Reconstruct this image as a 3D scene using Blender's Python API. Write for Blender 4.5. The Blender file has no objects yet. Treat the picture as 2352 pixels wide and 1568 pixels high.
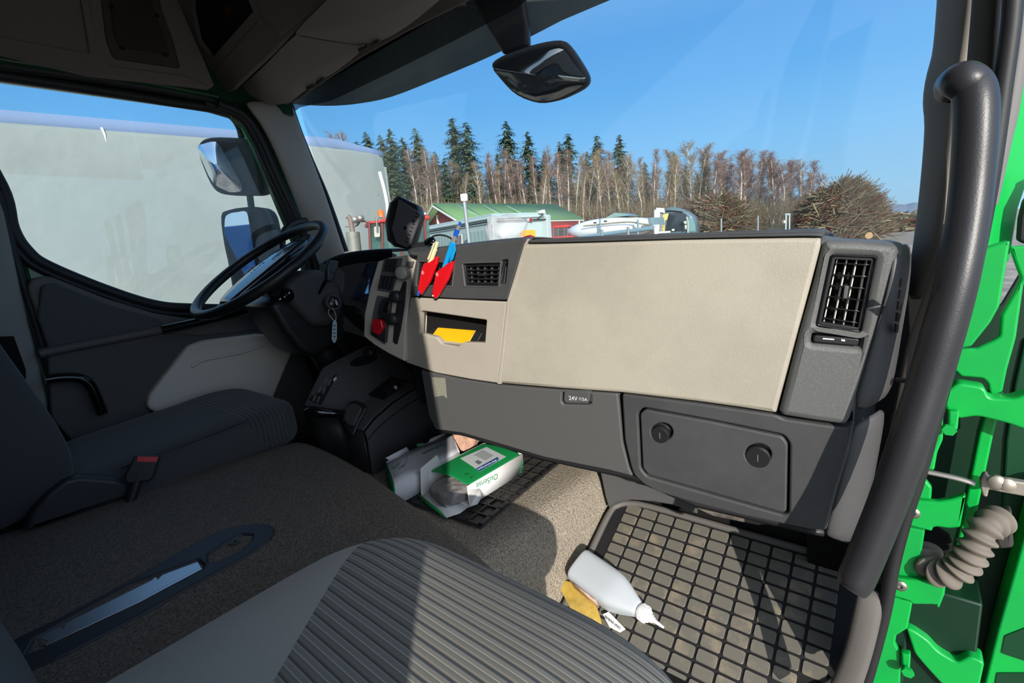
import bpy, bmesh, math, random
from mathutils import Vector, Matrix, noise
R = math.radians
SC = bpy.context.scene
COL = SC.collection
random.seed(7)

# ------------------------------------------------------------------ camera
F = 1090.0
CAM = Vector((0.95, 0.0, 0.85))
_up = -Vector((460, 5560, F)).normalized()
_y = Vector((909, -287.5, F)); _y = (_y - _up * _y.dot(_up)).normalized()
_x = _y.cross(_up).normalized()
M3 = Matrix((_x, _y, _up))                     # camera (right, down, ahead) -> cab axes
cd = bpy.data.cameras.new('camera'); cam = bpy.data.objects.new('camera', cd); COL.objects.link(cam)
cd.lens = 36 * F / 2352; cd.sensor_width = 36; cd.clip_start = 0.01; cd.clip_end = 3000
rot = Matrix((M3 @ Vector((1, 0, 0)), M3 @ Vector((0, -1, 0)), M3 @ Vector((0, 0, -1)))).transposed()
cam.matrix_world = Matrix.Translation(CAM) @ rot.to_4x4()
SC.camera = cam
SC.view_settings.view_transform = 'Standard'; SC.view_settings.look = 'None'
SC.view_settings.gamma = 1; SC.view_settings.use_curve_mapping = False
SC.view_settings.exposure = 0.0
SC.cycles.diffuse_bounces = 8; SC.cycles.max_bounces = 16; SC.cycles.transparent_max_bounces = 24
GZ = -1.15                                      # ground below the cab floor

# ------------------------------------------------------------------ sky and sun
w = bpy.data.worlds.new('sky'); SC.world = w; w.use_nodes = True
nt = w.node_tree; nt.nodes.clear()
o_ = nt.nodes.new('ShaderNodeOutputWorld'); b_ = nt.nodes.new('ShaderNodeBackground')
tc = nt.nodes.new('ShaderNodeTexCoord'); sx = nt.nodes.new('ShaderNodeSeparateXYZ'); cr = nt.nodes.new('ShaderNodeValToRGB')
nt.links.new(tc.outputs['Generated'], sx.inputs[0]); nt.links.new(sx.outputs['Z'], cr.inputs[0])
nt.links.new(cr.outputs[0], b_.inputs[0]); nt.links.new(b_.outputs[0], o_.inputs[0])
def s2l(c):
    return tuple(((v / 255) / 12.92 if v / 255 <= 0.04045 else ((v / 255 + 0.055) / 1.055) ** 2.4) for v in c)
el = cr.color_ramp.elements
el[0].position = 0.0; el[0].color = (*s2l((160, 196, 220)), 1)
el[1].position = 1.0; el[1].color = (*s2l((176, 200, 232)), 1)  # pale upper sky above the view, added to lift the cab's shade
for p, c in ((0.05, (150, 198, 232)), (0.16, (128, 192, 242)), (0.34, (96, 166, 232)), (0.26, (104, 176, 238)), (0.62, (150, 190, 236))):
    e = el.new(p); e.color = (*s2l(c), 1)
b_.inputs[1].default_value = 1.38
sd = bpy.data.lights.new('sun', 'SUN'); sun = bpy.data.objects.new('sun', sd); COL.objects.link(sun)
sd.energy = 5.4; sd.angle = R(0.55); sd.color = (1.0, 0.94, 0.86)
SUNDIR = Vector((-0.670, 0.660, -0.345)).normalized()      # the way the light travels
# pale glow around the sun, added out of view to fill the shaded cab
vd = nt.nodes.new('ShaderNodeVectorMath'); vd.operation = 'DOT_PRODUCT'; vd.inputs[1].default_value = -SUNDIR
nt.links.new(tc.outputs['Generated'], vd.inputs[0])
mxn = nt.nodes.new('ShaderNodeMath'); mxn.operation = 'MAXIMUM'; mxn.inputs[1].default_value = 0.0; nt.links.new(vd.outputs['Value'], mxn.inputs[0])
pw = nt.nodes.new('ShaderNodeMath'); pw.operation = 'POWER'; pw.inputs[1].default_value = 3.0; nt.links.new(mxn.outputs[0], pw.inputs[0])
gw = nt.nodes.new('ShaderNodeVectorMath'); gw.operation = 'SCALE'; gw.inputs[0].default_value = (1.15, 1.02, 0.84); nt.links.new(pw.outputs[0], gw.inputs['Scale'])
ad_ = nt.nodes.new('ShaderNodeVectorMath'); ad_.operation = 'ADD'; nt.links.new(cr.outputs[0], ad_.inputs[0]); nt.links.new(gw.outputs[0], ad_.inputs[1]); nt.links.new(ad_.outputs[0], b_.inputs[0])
sun.rotation_euler = SUNDIR.to_track_quat('-Z', 'Y').to_euler()
sun.location = CAM - SUNDIR * 20

# ------------------------------------------------------------------ rays through pixels of the 2352x1568 frame
def ray(p): return (M3 @ Vector((p[0] - 1176, p[1] - 784, F))).normalized()
def RX(p, X): d = ray(p); return CAM + d * ((X - CAM.x) / d.x)
def RY(p, Y): d = ray(p); return CAM + d * ((Y - CAM.y) / d.y)
def RZ(p, Z): d = ray(p); return CAM + d * ((Z - CAM.z) / d.z)
def RD(p, D): d = ray(p); return CAM + d * (D / math.hypot(d.x, d.y))
class Plane:
    def __init__(s, p0, n=None, pts=None):
        if pts:
            a, b, c = map(Vector, (p0, pts[0], pts[1])); n = (b - a).cross(c - a)
        s.p = Vector(p0); s.n = Vector(n).normalized()
        if s.n.dot(CAM - s.p) < 0: s.n = -s.n
        z = Vector((0, 0, 1))
        s.u = z.cross(s.n) if abs(s.n.z) < 0.95 else Vector((1, 0, 0)).cross(s.n).cross(s.n) * -1
        s.u.normalize(); s.v = s.n.cross(s.u)
    def hit(s, px): d = ray(px); return CAM + d * ((s.p - CAM).dot(s.n) / d.dot(s.n))
    def off(s, t): return Plane(s.p + s.n * t, s.n)
    def uv(s, P): q = P - s.p; return (q.dot(s.u), q.dot(s.v))
    def mat(s, origin=None):
        o = origin or s.p
        return Matrix.Translation(o) @ Matrix((s.u, s.v, s.n)).transposed().to_4x4()

# ------------------------------------------------------------------ materials
MATS = {}
def mat(name, col, rough=0.5, metal=0.0, spec=0.5, bump=None, col2=None, cscale=8, alpha=None, trans=0, ior=1.45, emit=None, coat=0, cpos=(0.4, 0.6), sheen=0):
    if name in MATS: return MATS[name]
    m = bpy.data.materials.new(name); m.use_nodes = True; n = m.node_tree.nodes; l = m.node_tree.links
    b = n['Principled BSDF']; c = s2l(col) if max(col) > 1 else col
    b.inputs['Base Color'].default_value = (*c, 1); b.inputs['Roughness'].default_value = rough
    b.inputs['Metallic'].default_value = metal; b.inputs['Specular IOR Level'].default_value = spec
    b.inputs['Transmission Weight'].default_value = trans; b.inputs['IOR'].default_value = ior
    b.inputs['Coat Weight'].default_value = coat; b.inputs['Coat Roughness'].default_value = 0.05
    b.inputs['Sheen Weight'].default_value = sheen
    if alpha is not None: b.inputs['Alpha'].default_value = alpha
    if emit: b.inputs['Emission Color'].default_value = (*s2l(emit[0]), 1); b.inputs['Emission Strength'].default_value = emit[1]
    tcn = n.new('ShaderNodeTexCoord')
    if col2:
        t = n.new('ShaderNodeTexNoise'); t.inputs['Scale'].default_value = cscale; t.inputs['Detail'].default_value = 6; t.inputs['Roughness'].default_value = 0.65
        r = n.new('ShaderNodeValToRGB'); r.color_ramp.elements[0].position = cpos[0]; r.color_ramp.elements[1].position = cpos[1]
        c2 = s2l(col2) if max(col2) > 1 else col2
        r.color_ramp.elements[0].color = (*c, 1); r.color_ramp.elements[1].color = (*c2, 1)
        l.new(tcn.outputs['Object'], t.inputs['Vector']); l.new(t.outputs['Fac'], r.inputs[0]); l.new(r.outputs[0], b.inputs['Base Color'])
    if bump:
        kind, sc, st = bump[:3]
        bn = n.new('ShaderNodeBump'); bn.inputs['Strength'].default_value = st; bn.inputs['Distance'].default_value = bump[3] if len(bump) > 3 else 0.001
        if kind == 'leather':
            t = n.new('ShaderNodeTexVoronoi'); t.inputs['Scale'].default_value = sc; t.feature = 'DISTANCE_TO_EDGE'; out = t.outputs['Distance']
            nz = n.new('ShaderNodeTexNoise'); nz.inputs['Scale'].default_value = sc * 0.7
            mx = n.new('ShaderNodeMixRGB'); mx.inputs[0].default_value = 0.02
            l.new(tcn.outputs['Object'], nz.inputs['Vector']); l.new(tcn.outputs['Object'], mx.inputs[1]); l.new(nz.outputs['Color'], mx.inputs[2]); l.new(mx.outputs[0], t.inputs['Vector'])
        elif kind == 'wave':
            t = n.new('ShaderNodeTexWave'); t.inputs['Scale'].default_value = sc; t.inputs['Distortion'].default_value = 0; t.bands_direction = bump[4]
            out = t.outputs['Fac']; l.new(tcn.outputs['Object'], t.inputs['Vector'])
        else:
            t = n.new('ShaderNodeTexNoise'); t.inputs['Scale'].default_value = sc; t.inputs['Detail'].default_value = 4; out = t.outputs['Fac']
            l.new(tcn.outputs['Object'], t.inputs['Vector'])
        l.new(out, bn.inputs['Height']); l.new(bn.outputs[0], b.inputs['Normal'])
    MATS[name] = m; return m

def glass_mat(name, tint=(1, 1, 1), haze=0.0, hazecol=(0.8, 0.85, 0.9), refl=1.0):
    if name in MATS: return MATS[name]
    m = bpy.data.materials.new(name); m.use_nodes = True; n = m.node_tree.nodes; l = m.node_tree.links; n.clear()
    out = n.new('ShaderNodeOutputMaterial'); tr = n.new('ShaderNodeBsdfTransparent'); tr.inputs[0].default_value = (*tint, 1)
    gl = n.new('ShaderNodeBsdfGlossy'); gl.inputs['Roughness'].default_value = 0.02
    fr = n.new('ShaderNodeFresnel'); ge = n.new('ShaderNodeNewGeometry')
    io = n.new('ShaderNodeMath'); io.operation = 'MULTIPLY_ADD'; io.inputs[1].default_value = 1 / 1.45 - 1.45; io.inputs[2].default_value = 1.45
    l.new(ge.outputs['Backfacing'], io.inputs[0]); l.new(io.outputs[0], fr.inputs[0])
    mu = n.new('ShaderNodeMath'); mu.operation = 'MULTIPLY'; mu.inputs[1].default_value = refl; l.new(fr.outputs[0], mu.inputs[0])
    mx = n.new('ShaderNodeMixShader'); l.new(mu.outputs[0], mx.inputs[0]); l.new(tr.outputs[0], mx.inputs[1]); l.new(gl.outputs[0], mx.inputs[2])
    last = mx.outputs[0]
    if haze:
        df = n.new('ShaderNodeBsdfDiffuse'); df.inputs[0].default_value = (*hazecol, 1)
        tcn = n.new('ShaderNodeTexCoord'); nz = n.new('ShaderNodeTexNoise'); nz.inputs['Scale'].default_value = 3; nz.inputs['Detail'].default_value = 5
        l.new(tcn.outputs['Object'], nz.inputs['Vector'])
        m2 = n.new('ShaderNodeMath'); m2.operation = 'MULTIPLY'; m2.inputs[1].default_value = haze * 2; l.new(nz.outputs['Fac'], m2.inputs[0])
        mh = n.new('ShaderNodeMixShader'); l.new(m2.outputs[0], mh.inputs[0]); l.new(last, mh.inputs[1]); l.new(df.outputs[0], mh.inputs[2]); last = mh.outputs[0]
    l.new(last, out.inputs[0]); MATS[name] = m; return m

# interior
BEIGE = mat('beige_leather', (171, 165, 150), 0.62, bump=('leather', 230, 0.5, 0.0009), col2=(161, 155, 141), cscale=4)
BEIGEP = mat('beige_plastic', (168, 161, 148), 0.6, bump=('noise', 900, 0.15, 0.0005), col2=(163, 153, 141), cscale=5)
CHAR = mat('charcoal_plastic', (71, 72, 73), 0.5, bump=('leather', 420, 0.3, 0.0008), col2=(64, 65, 66), cscale=6)
CHARS = mat('charcoal_smooth', (80, 80, 81), 0.5, bump=('noise', 700, 0.2, 0.0005))
CHARG = mat('charcoal_grain', (92, 93, 92), 0.42, bump=('leather', 330, 0.4, 0.0010))
BLACK = mat('black_plastic', (34, 34, 36), 0.4, bump=('noise', 600, 0.1, 0.0004))
GLOSSB = mat('gloss_black', (9, 10, 12), 0.12, coat=0.3)
DARK = mat('dark_void', (8, 8, 9), 0.9)
RUB = mat('rubber', (34, 34, 36), 0.55, bump=('noise', 300, 0.2, 0.0006))
RUBM = mat('rubber_mat', (108, 105, 96), 0.6, col2=(152, 138, 116), cscale=13, cpos=(0.52, 0.72), bump=('noise', 260, 0.25, 0.0008))
RUBMD = mat('rubber_mat_small', (62, 60, 58), 0.55, col2=(98, 90, 76), cscale=16, cpos=(0.55, 0.75), bump=('noise', 260, 0.25, 0.0008))
CARP = mat('carpet', (124, 117, 108), 0.95, col2=(78, 73, 68), cscale=260, cpos=(0.35, 0.65), bump=('noise', 240, 1.0, 0.004))
CARPL = mat('carpet_floor', (182, 171, 153), 0.95, col2=(112, 102, 90), cscale=220, cpos=(0.35, 0.65), bump=('noise', 230, 1.0, 0.004))
FAB = mat('seat_fabric', (142, 140, 132), 0.9, bump=('noise', 700, 0.35, 0.001), sheen=0.2)
FABD = mat('seat_fabric_dark', (64, 64, 66), 0.95, bump=('noise', 600, 0.3, 0.001), sheen=0.15)
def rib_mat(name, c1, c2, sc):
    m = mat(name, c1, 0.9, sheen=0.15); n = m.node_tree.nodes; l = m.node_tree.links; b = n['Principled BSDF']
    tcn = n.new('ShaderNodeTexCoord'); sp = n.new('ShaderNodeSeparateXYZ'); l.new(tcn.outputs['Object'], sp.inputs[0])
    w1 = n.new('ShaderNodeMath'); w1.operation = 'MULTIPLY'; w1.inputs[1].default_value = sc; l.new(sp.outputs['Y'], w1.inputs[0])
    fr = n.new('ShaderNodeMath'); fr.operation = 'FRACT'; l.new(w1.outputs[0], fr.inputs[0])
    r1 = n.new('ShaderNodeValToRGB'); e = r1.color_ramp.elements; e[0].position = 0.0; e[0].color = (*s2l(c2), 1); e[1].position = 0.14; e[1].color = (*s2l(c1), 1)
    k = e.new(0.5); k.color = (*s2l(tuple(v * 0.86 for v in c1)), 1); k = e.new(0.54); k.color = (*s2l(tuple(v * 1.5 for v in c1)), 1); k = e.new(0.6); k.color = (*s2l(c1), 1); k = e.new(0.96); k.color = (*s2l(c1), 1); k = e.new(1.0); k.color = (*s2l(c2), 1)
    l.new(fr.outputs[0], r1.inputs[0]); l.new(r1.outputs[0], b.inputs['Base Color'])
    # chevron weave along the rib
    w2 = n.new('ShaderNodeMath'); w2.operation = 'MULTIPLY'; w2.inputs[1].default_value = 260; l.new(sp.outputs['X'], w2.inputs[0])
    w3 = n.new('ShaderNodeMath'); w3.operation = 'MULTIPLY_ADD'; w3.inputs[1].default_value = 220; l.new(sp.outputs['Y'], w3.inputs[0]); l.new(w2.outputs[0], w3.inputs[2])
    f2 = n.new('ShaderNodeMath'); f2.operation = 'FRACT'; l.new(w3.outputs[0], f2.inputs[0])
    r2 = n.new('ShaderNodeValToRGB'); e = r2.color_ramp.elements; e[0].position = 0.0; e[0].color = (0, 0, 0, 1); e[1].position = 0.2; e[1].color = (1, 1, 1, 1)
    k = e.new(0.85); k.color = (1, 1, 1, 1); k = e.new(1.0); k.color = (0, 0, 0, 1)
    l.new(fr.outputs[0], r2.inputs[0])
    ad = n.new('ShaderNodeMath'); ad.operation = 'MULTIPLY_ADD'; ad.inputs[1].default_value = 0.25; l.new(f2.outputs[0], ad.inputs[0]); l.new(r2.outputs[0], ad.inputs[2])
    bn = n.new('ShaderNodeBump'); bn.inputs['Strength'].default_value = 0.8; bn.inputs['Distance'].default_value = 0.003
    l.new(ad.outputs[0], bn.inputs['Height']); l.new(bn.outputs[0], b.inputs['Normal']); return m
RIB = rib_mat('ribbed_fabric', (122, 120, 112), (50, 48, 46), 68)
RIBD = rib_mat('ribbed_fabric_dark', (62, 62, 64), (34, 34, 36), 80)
GREEN = mat('green_paint', (8, 166, 66), 0.36, coat=0.15, col2=(14, 156, 68), cscale=7)
HEAD = mat('headliner', (140, 132, 124), 0.9, bump=('noise', 500, 0.2, 0.0005))
TRIMG = mat('grey_trim', (104, 99, 94), 0.7, bump=('noise', 900, 0.4, 0.0006))
WHITE = mat('white_card', (226, 224, 222), 0.75)
GCARD = mat('green_card', (20, 150, 78), 0.6)
BLUEC = mat('blue_print', (30, 70, 150), 0.6)
GREYP = mat('grey_print', (120, 122, 126), 0.7)
INK = mat('ink', (70, 72, 84), 0.7)
INKG = mat('ink_green', (40, 140, 84), 0.6)
RED = mat('red_plastic', (208, 22, 30), 0.3, coat=0.2)
REDL = mat('red_lens', (170, 20, 28), 0.2, coat=0.4)
BLUE = mat('blue_plastic', (20, 150, 214), 0.3)
BLUED = mat('dark_blue_plastic', (30, 84, 190), 0.25)
CREAM = mat('cream_plastic', (226, 216, 170), 0.4)
YEL = mat('yellow_plastic', (226, 174, 20), 0.45)
YCLOTH = mat('yellow_cloth', (176, 146, 62), 0.95, col2=(196, 166, 84), cscale=30, bump=('noise', 500, 0.5, 0.001))
CHROME = mat('chrome', (200, 200, 204), 0.2, metal=1)
ALU = mat('aluminium', (196, 198, 202), 0.35, metal=1)
STEEL = mat('steel', (150, 146, 138), 0.45, metal=0.9)
PAPER = mat('brown_paper', (196, 156, 134), 0.8, bump=('leather', 38, 0.9, 0.006))
TAPE = mat('masking_tape', (134, 134, 118), 0.8, bump=('noise', 120, 0.6, 0.002))
MIRR = mat('mirror_glass', (225, 230, 235), 0.01, metal=1)
HOSE = mat('rubber_hose', (112, 104, 94), 0.75)
BOT = mat('bottle_plastic', (208, 215, 220), 0.25, trans=0.25, ior=1.1, coat=0.2)
BAGF = mat('clear_bag', (225, 225, 228), 0.12, alpha=0.3, bump=('noise', 40, 0.8, 0.006))
MIST = mat('smoked_bag', (150, 145, 142), 0.15, alpha=0.75, bump=('noise', 50, 0.8, 0.006))

# ------------------------------------------------------------------ object helpers
def link(name, me, m, parent=None):
    o = bpy.data.objects.new(name, me); COL.objects.link(o)
    if m is not None:
        for x in (m if isinstance(m, (list, tuple)) else [m]): me.materials.append(x)
    if parent is not None:
        o.parent = parent
        o.matrix_parent_inverse = (parent.get('_mw') and Matrix.Translation(-Vector(parent['_mw']))) or Matrix.Identity(4)
        o['_mw'] = parent.get('_mw') or (0.0, 0.0, 0.0)
        if parent.get('_child'): o.matrix_parent_inverse = Matrix.Identity(4)
        o['_child'] = 1
    return o
def thing(name, label, cat, loc=(0, 0, 0), group=None, kind=None):
    o = bpy.data.objects.new(name, None); COL.objects.link(o); o.location = loc; o.empty_display_size = 0.05
    o['_mw'] = tuple(loc); tag(o, label, cat, group, kind); return o
def tag(o, label=None, cat=None, group=None, kind=None):
    if label: o['label'] = label
    if cat: o['category'] = cat
    if group: o['group'] = group
    if kind: o['kind'] = kind
    return o
def smooth(me, ang=40):
    for p in me.polygons: p.use_smooth = True
    try:
        me.set_sharp_from_angle(angle=R(ang))
    except Exception: pass
def bmobj(name, bm, m, parent=None, sm=40, bev=0, seg=2, sub=0, solid=0):
    bmesh.ops.recalc_face_normals(bm, faces=bm.faces)
    me = bpy.data.meshes.new(name); bm.to_mesh(me); bm.free(); smooth(me, sm)
    o = link(name, me, m, parent)
    if solid:
        k = o.modifiers.new('solid', 'SOLIDIFY'); k.thickness = abs(solid); k.offset = -1 if solid > 0 else 1
    if bev:
        k = o.modifiers.new('bevel', 'BEVEL'); k.width = bev; k.segments = seg; k.limit_method = 'ANGLE'; k.angle_limit = R(35)
    if sub:
        k = o.modifiers.new('sub', 'SUBSURF'); k.levels = sub; k.render_levels = sub
    return o
def circ(p0, p1, p2, r, n=4):
    """round the corner p1"""
    a = (Vector(p0) - Vector(p1)); b = (Vector(p2) - Vector(p1))
    r = min(r, a.length * 0.45, b.length * 0.45); a.normalize(); b.normalize()
    s = Vector(p1) + a * r; e = Vector(p1) + b * r; out = []
    for i in range(n + 1):
        t = i / n; out.append(s * (1 - t) ** 2 + Vector(p1) * 2 * t * (1 - t) + e * t * t)
    return out
def rnd(poly, r, n=4):
    out = []
    for i in range(len(poly)):
        out += circ(poly[i - 1], poly[i], poly[(i + 1) % len(poly)], r, n)
    return out
def area(p): return sum(p[i - 1][0] * p[i][1] - p[i][0] * p[i - 1][1] for i in range(len(p))) / 2
def slab(name, pix, pl, t, m, parent=None, bev=0.002, r=0, holes=(), hr=0.004, world=False):
    """a plate of real thickness t whose front face lies on plane pl, outlined by points"""
    cu = bpy.data.curves.new(name, 'CURVE'); cu.dimensions = '2D'; cu.fill_mode = 'BOTH'
    def sp(pts, rr, ccw):
        q = [Vector(pl.uv(p if world else pl.hit(p))) for p in pts]
        if rr: q = rnd(q, rr)
        if (area(q) > 0) != ccw: q.reverse()
        s = cu.splines.new('POLY'); s.points.add(len(q) - 1)
        for i, v in enumerate(q): s.points[i].co = (v[0], v[1], 0, 1)
        s.use_cyclic_u = True
    sp(pix, r, True)
    for h in holes: sp(h, hr, False)
    bev = min(bev, t * 0.45); cu.extrude = max(t / 2 - bev, 1e-5); cu.bevel_depth = bev; cu.bevel_resolution = 2; cu.offset = -bev
    tmp = bpy.data.objects.new('tmp', cu); COL.objects.link(tmp)
    me = bpy.data.meshes.new_from_object(tmp); bpy.data.objects.remove(tmp); bpy.data.curves.remove(cu)
    me.transform(pl.mat(pl.p - pl.n * t / 2)); me.name = name
    smooth(me, 35); return link(name, me, m, parent)
def tube(name, pts, r, m, parent=None, n=16, cap=True, closed=False, rs=None, smoothpts=True, flat=None):
    pts = [Vector(p) for p in pts]
    if smoothpts and len(pts) > 2:
        q = []; N = len(pts); rr = []
        segs = range(N if closed else N - 1)
        for i in segs:
            p0 = pts[(i - 1) % N] if closed or i > 0 else pts[0]; p1 = pts[i]; p2 = pts[(i + 1) % N]; p3 = pts[(i + 2) % N] if closed or i < N - 2 else pts[-1]
            for k in range(6):
                t = k / 6
                q.append(0.5 * ((2 * p1) + (p2 - p0) * t + (2 * p0 - 5 * p1 + 4 * p2 - p3) * t * t + (3 * p1 - p0 - 3 * p2 + p3) * t ** 3))
                if rs: rr.append(rs[i] * (1 - t) + rs[(i + 1) % N] * t)
        if not closed:
            q.append(pts[-1])
            if rs: rr.append(rs[-1])
        pts = q; rs = rr if rs else None
    bm = bmesh.new(); rings = []; up = None
    for i, p in enumerate(pts):
        if closed: t = pts[(i + 1) % len(pts)] - pts[i - 1]
        else: t = pts[min(i + 1, len(pts) - 1)] - pts[max(i - 1, 0)]
        t.normalize()
        if up is None: up = t.orthogonal().normalized()
        up = (up - t * up.dot(t)).normalized(); s = t.cross(up); rad = rs[i] if rs else r
        ring = []
        for k in range(n):
            a = 2 * math.pi * k / n; c, d = math.cos(a), math.sin(a)
            ring.append(bm.verts.new(p + up * c * rad + s * d * rad * (flat or 1)))
        rings.append(ring)
    L = len(rings)
    for i in range(L if closed else L - 1):
        a, b = rings[i], rings[(i + 1) % L]
        for k in range(n): bm.faces.new((a[k], a[(k + 1) % n], b[(k + 1) % n], b[k]))
    if cap and not closed:
        bm.faces.new(rings[0][::-1]); bm.faces.new(rings[-1])
    return bmobj(name, bm, m, parent, 60)
def box_bm(bm, c, h, mx=None):
    mx = mx or Matrix.Identity(4); c = Vector(c); vs = []
    for x in (-1, 1):
        for y in (-1, 1):
            for z in (-1, 1): vs.append(bm.verts.new(mx @ (c + Vector((x * h[0], y * h[1], z * h[2])))))
    for f in ((0, 1, 3, 2), (4, 6, 7, 5), (0, 4, 5, 1), (2, 3, 7, 6), (0, 2, 6, 4), (1, 5, 7, 3)): bm.faces.new([vs[i] for i in f])
def box(name, c, h, m, parent=None, mx=None, bev=0.002, seg=2):
    bm = bmesh.new(); box_bm(bm, c, h, mx); return bmobj(name, bm, m, parent, 35, bev, seg)
def box2(name, a, b, m, parent=None, bev=0.002):
    a, b = Vector(a), Vector(b); return box(name, (a + b) / 2, [abs(v) / 2 for v in (b - a)], m, parent, None, bev)
def loft(name, rows, m, parent=None, solid=0.01, sub=2, closed=False, cap=False, bev=0):
    bm = bmesh.new(); g = [[bm.verts.new(Vector(p)) for p in r] for r in rows]
    for i in range(len(g) - 1):
        n = len(g[i])
        for k in range(n if closed else n - 1):
            bm.faces.new((g[i][k], g[i][(k + 1) % n], g[i + 1][(k + 1) % n], g[i + 1][k]))
    if cap: bm.faces.new(g[0][::-1]); bm.faces.new(g[-1])
    return bmobj(name, bm, m, parent, 60 if sub else 35, bev, 2, sub, solid)
def lathe(name, prof, m, parent=None, mx=None, n=32, sm=40):
    bm = bmesh.new(); mx = mx or Matrix.Identity(4); rings = []
    for r, z in prof:
        rings.append([bm.verts.new(mx @ Vector((r * math.cos(2 * math.pi * k / n), r * math.sin(2 * math.pi * k / n), z))) for k in range(n)])
    for a, b in zip(rings, rings[1:]):
        for k in range(n): bm.faces.new((a[k], a[(k + 1) % n], b[(k + 1) % n], b[k]))
    if prof[0][0] > 1e-5: bm.faces.new(rings[0][::-1])
    if prof[-1][0] > 1e-5: bm.faces.new(rings[-1])
    bmesh.ops.remove_doubles(bm, verts=bm.verts, dist=1e-6)
    return bmobj(name, bm, m, parent, sm)
def pillow_bm(c, h, e1=0.35, e2=0.5, nu=48, nv=24, warp=None):
    """superellipsoid cushion; e small = boxier"""
    bm = bmesh.new(); c = Vector(c)
    def sg(v, e): return math.copysign(abs(v) ** e, v)
    rings = []
    for j in range(nv + 1):
        v = -math.pi / 2 + math.pi * j / nv; ring = []
        for i in range(nu):
            u = 2 * math.pi * i / nu
            p = Vector((sg(math.cos(v), e2) * sg(math.cos(u), e1) * h[0], sg(math.cos(v), e2) * sg(math.sin(u), e1) * h[1], sg(math.sin(v), e2) * h[2]))
            if warp: p = warp(p)
            ring.append(bm.verts.new(c + p))
        rings.append(ring)
    for a, b in zip(rings, rings[1:]):
        for k in range(nu): bm.faces.new((a[k], a[(k + 1) % nu], b[(k + 1) % nu], b[k]))
    bmesh.ops.remove_doubles(bm, verts=bm.verts, dist=1e-5)
    return bm
def txt(name, s, size, mx, m, parent=None, ext=0.0003, al='CENTER'):
    cu = bpy.data.curves.new(name, 'FONT'); cu.body = s; cu.size = size; cu.extrude = ext; cu.align_x = al; cu.align_y = 'CENTER'
    tmp = bpy.data.objects.new('tmp', cu); COL.objects.link(tmp)
    me = bpy.data.meshes.new_from_object(tmp); bpy.data.objects.remove(tmp); bpy.data.curves.remove(cu)
    me.transform(mx); me.name = name; return link(name, me, m, parent)
def struct(o): o['kind'] = 'structure'; return o
def copytree(o, parent=None):
    c = o.copy(); COL.objects.link(c)
    if parent is not None: c.parent = parent
    for ch in list(o.children): copytree(ch, c)
    return c
def mean(pts): return sum((Vector(p) for p in pts), Vector()) / len(pts)
def lerp(a, b, t): return Vector(a) * (1 - t) + Vector(b) * t
# ================================================================== the cab shell
cabin = []
def poly_plate(name, pts, t, nrm, m, parent=None, bev=0.002):
    pl = Plane(pts[0], nrm); return slab(name, pts, pl, t, m, parent, bev, world=True)
XL = -1.05
# driver's door: painted frame, inner panel, glass
PLX = Plane((XL, 0, 0), (1, 0, 0))
win_l = [RX(p, XL) for p in [(480, 250), (535, 266), (566, 292), (600, 368), (650, 488), (700, 605), (706, 650), (690, 690), (620, 706), (440, 706), (350, 698), (240, 664), (110, 611), (62, 577), (28, 525), (0, 425)]] + [Vector((XL, 0.13, 1.36)), Vector((XL, 0.05, 1.43))]
door_out = [Vector((XL, -0.06, 1.50)), Vector((XL, 0.93, 1.50)), Vector((XL, 1.02, 1.38)), Vector((XL, 1.14, 0.95)), Vector((XL, 1.14, 0.05)), Vector((XL, 0.55, 0.0)), Vector((XL, 0.2, 0.1)), Vector((XL, 0.12, 0.45)), Vector((XL, 0.14, 0.9)), Vector((XL, 0.05, 1.2))]
d1 = thing('door_1', None, None, (XL, 1.1, 0.0), kind='structure')
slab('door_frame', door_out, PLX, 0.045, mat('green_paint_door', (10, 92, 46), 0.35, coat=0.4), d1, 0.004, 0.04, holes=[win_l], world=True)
tube('window_seal', [p + Vector((0.012, 0, 0)) for p in win_l], 0.016, RUB, d1, n=10, closed=True)
tube('window_seal', [p + Vector((0.02, (p.y - 0.55) * 0.05, (p.z - 1.1) * 0.07)) for p in win_l], 0.009, RUB, d1, n=8, closed=True)
GLSIDE = glass_mat('side_glass', (0.89, 0.91, 0.91), 0.05, (0.75, 0.78, 0.78))
slab('window_glass', [Vector((XL, -0.0, 1.46)), Vector((XL, 1.0, 1.46)), Vector((XL, 1.1, 0.9)), Vector((XL, 1.1, 0.7)), Vector((XL, 0.2, 0.7)), Vector((XL, 0.12, 1.0))], PLX.off(-0.03), 0.004, GLSIDE, d1, 0.0005, world=True)
DP = mat('door_plastic', (94, 90, 86), 0.6, bump=('noise', 500, 0.2, 0.0006))
PD = Plane((-1.0, 0, 0), (1, 0, 0)); PD2 = Plane((-0.985, 0, 0), (1, 0, 0)); PD3 = Plane((-0.95, 0, 0), (1, 0, 0))
slab('inner_panel', [(62, 660), (72, 640), (110, 632), (240, 684), (350, 718), (450, 735), (560, 722), (720, 690), (760, 720), (760, 1000), (500, 1000), (200, 960), (130, 860), (100, 770)], PD, 0.05, DP, d1, 0.006, 0.015)
slab('upper_inset', [(95, 655), (125, 648), (240, 696), (375, 735), (372, 752), (112, 802), (86, 730)], PD2, 0.02, mat('door_inset', (78, 77, 78), 0.8, bump=('noise', 500, 0.3, 0.0006)), d1, 0.006, 0.012)
def tb(px, X): return [RX(p, X) for p in px]
tube('armrest_ledge', tb([(90, 812), (200, 790), (330, 765), (372, 757)], -0.98), 0.014, DP, d1, n=10)
tube('door_handle', tb([(372, 757), (430, 745), (520, 724), (600, 700), (640, 690)], -0.96), 0.016, GLOSSB, d1, n=12)
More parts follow.
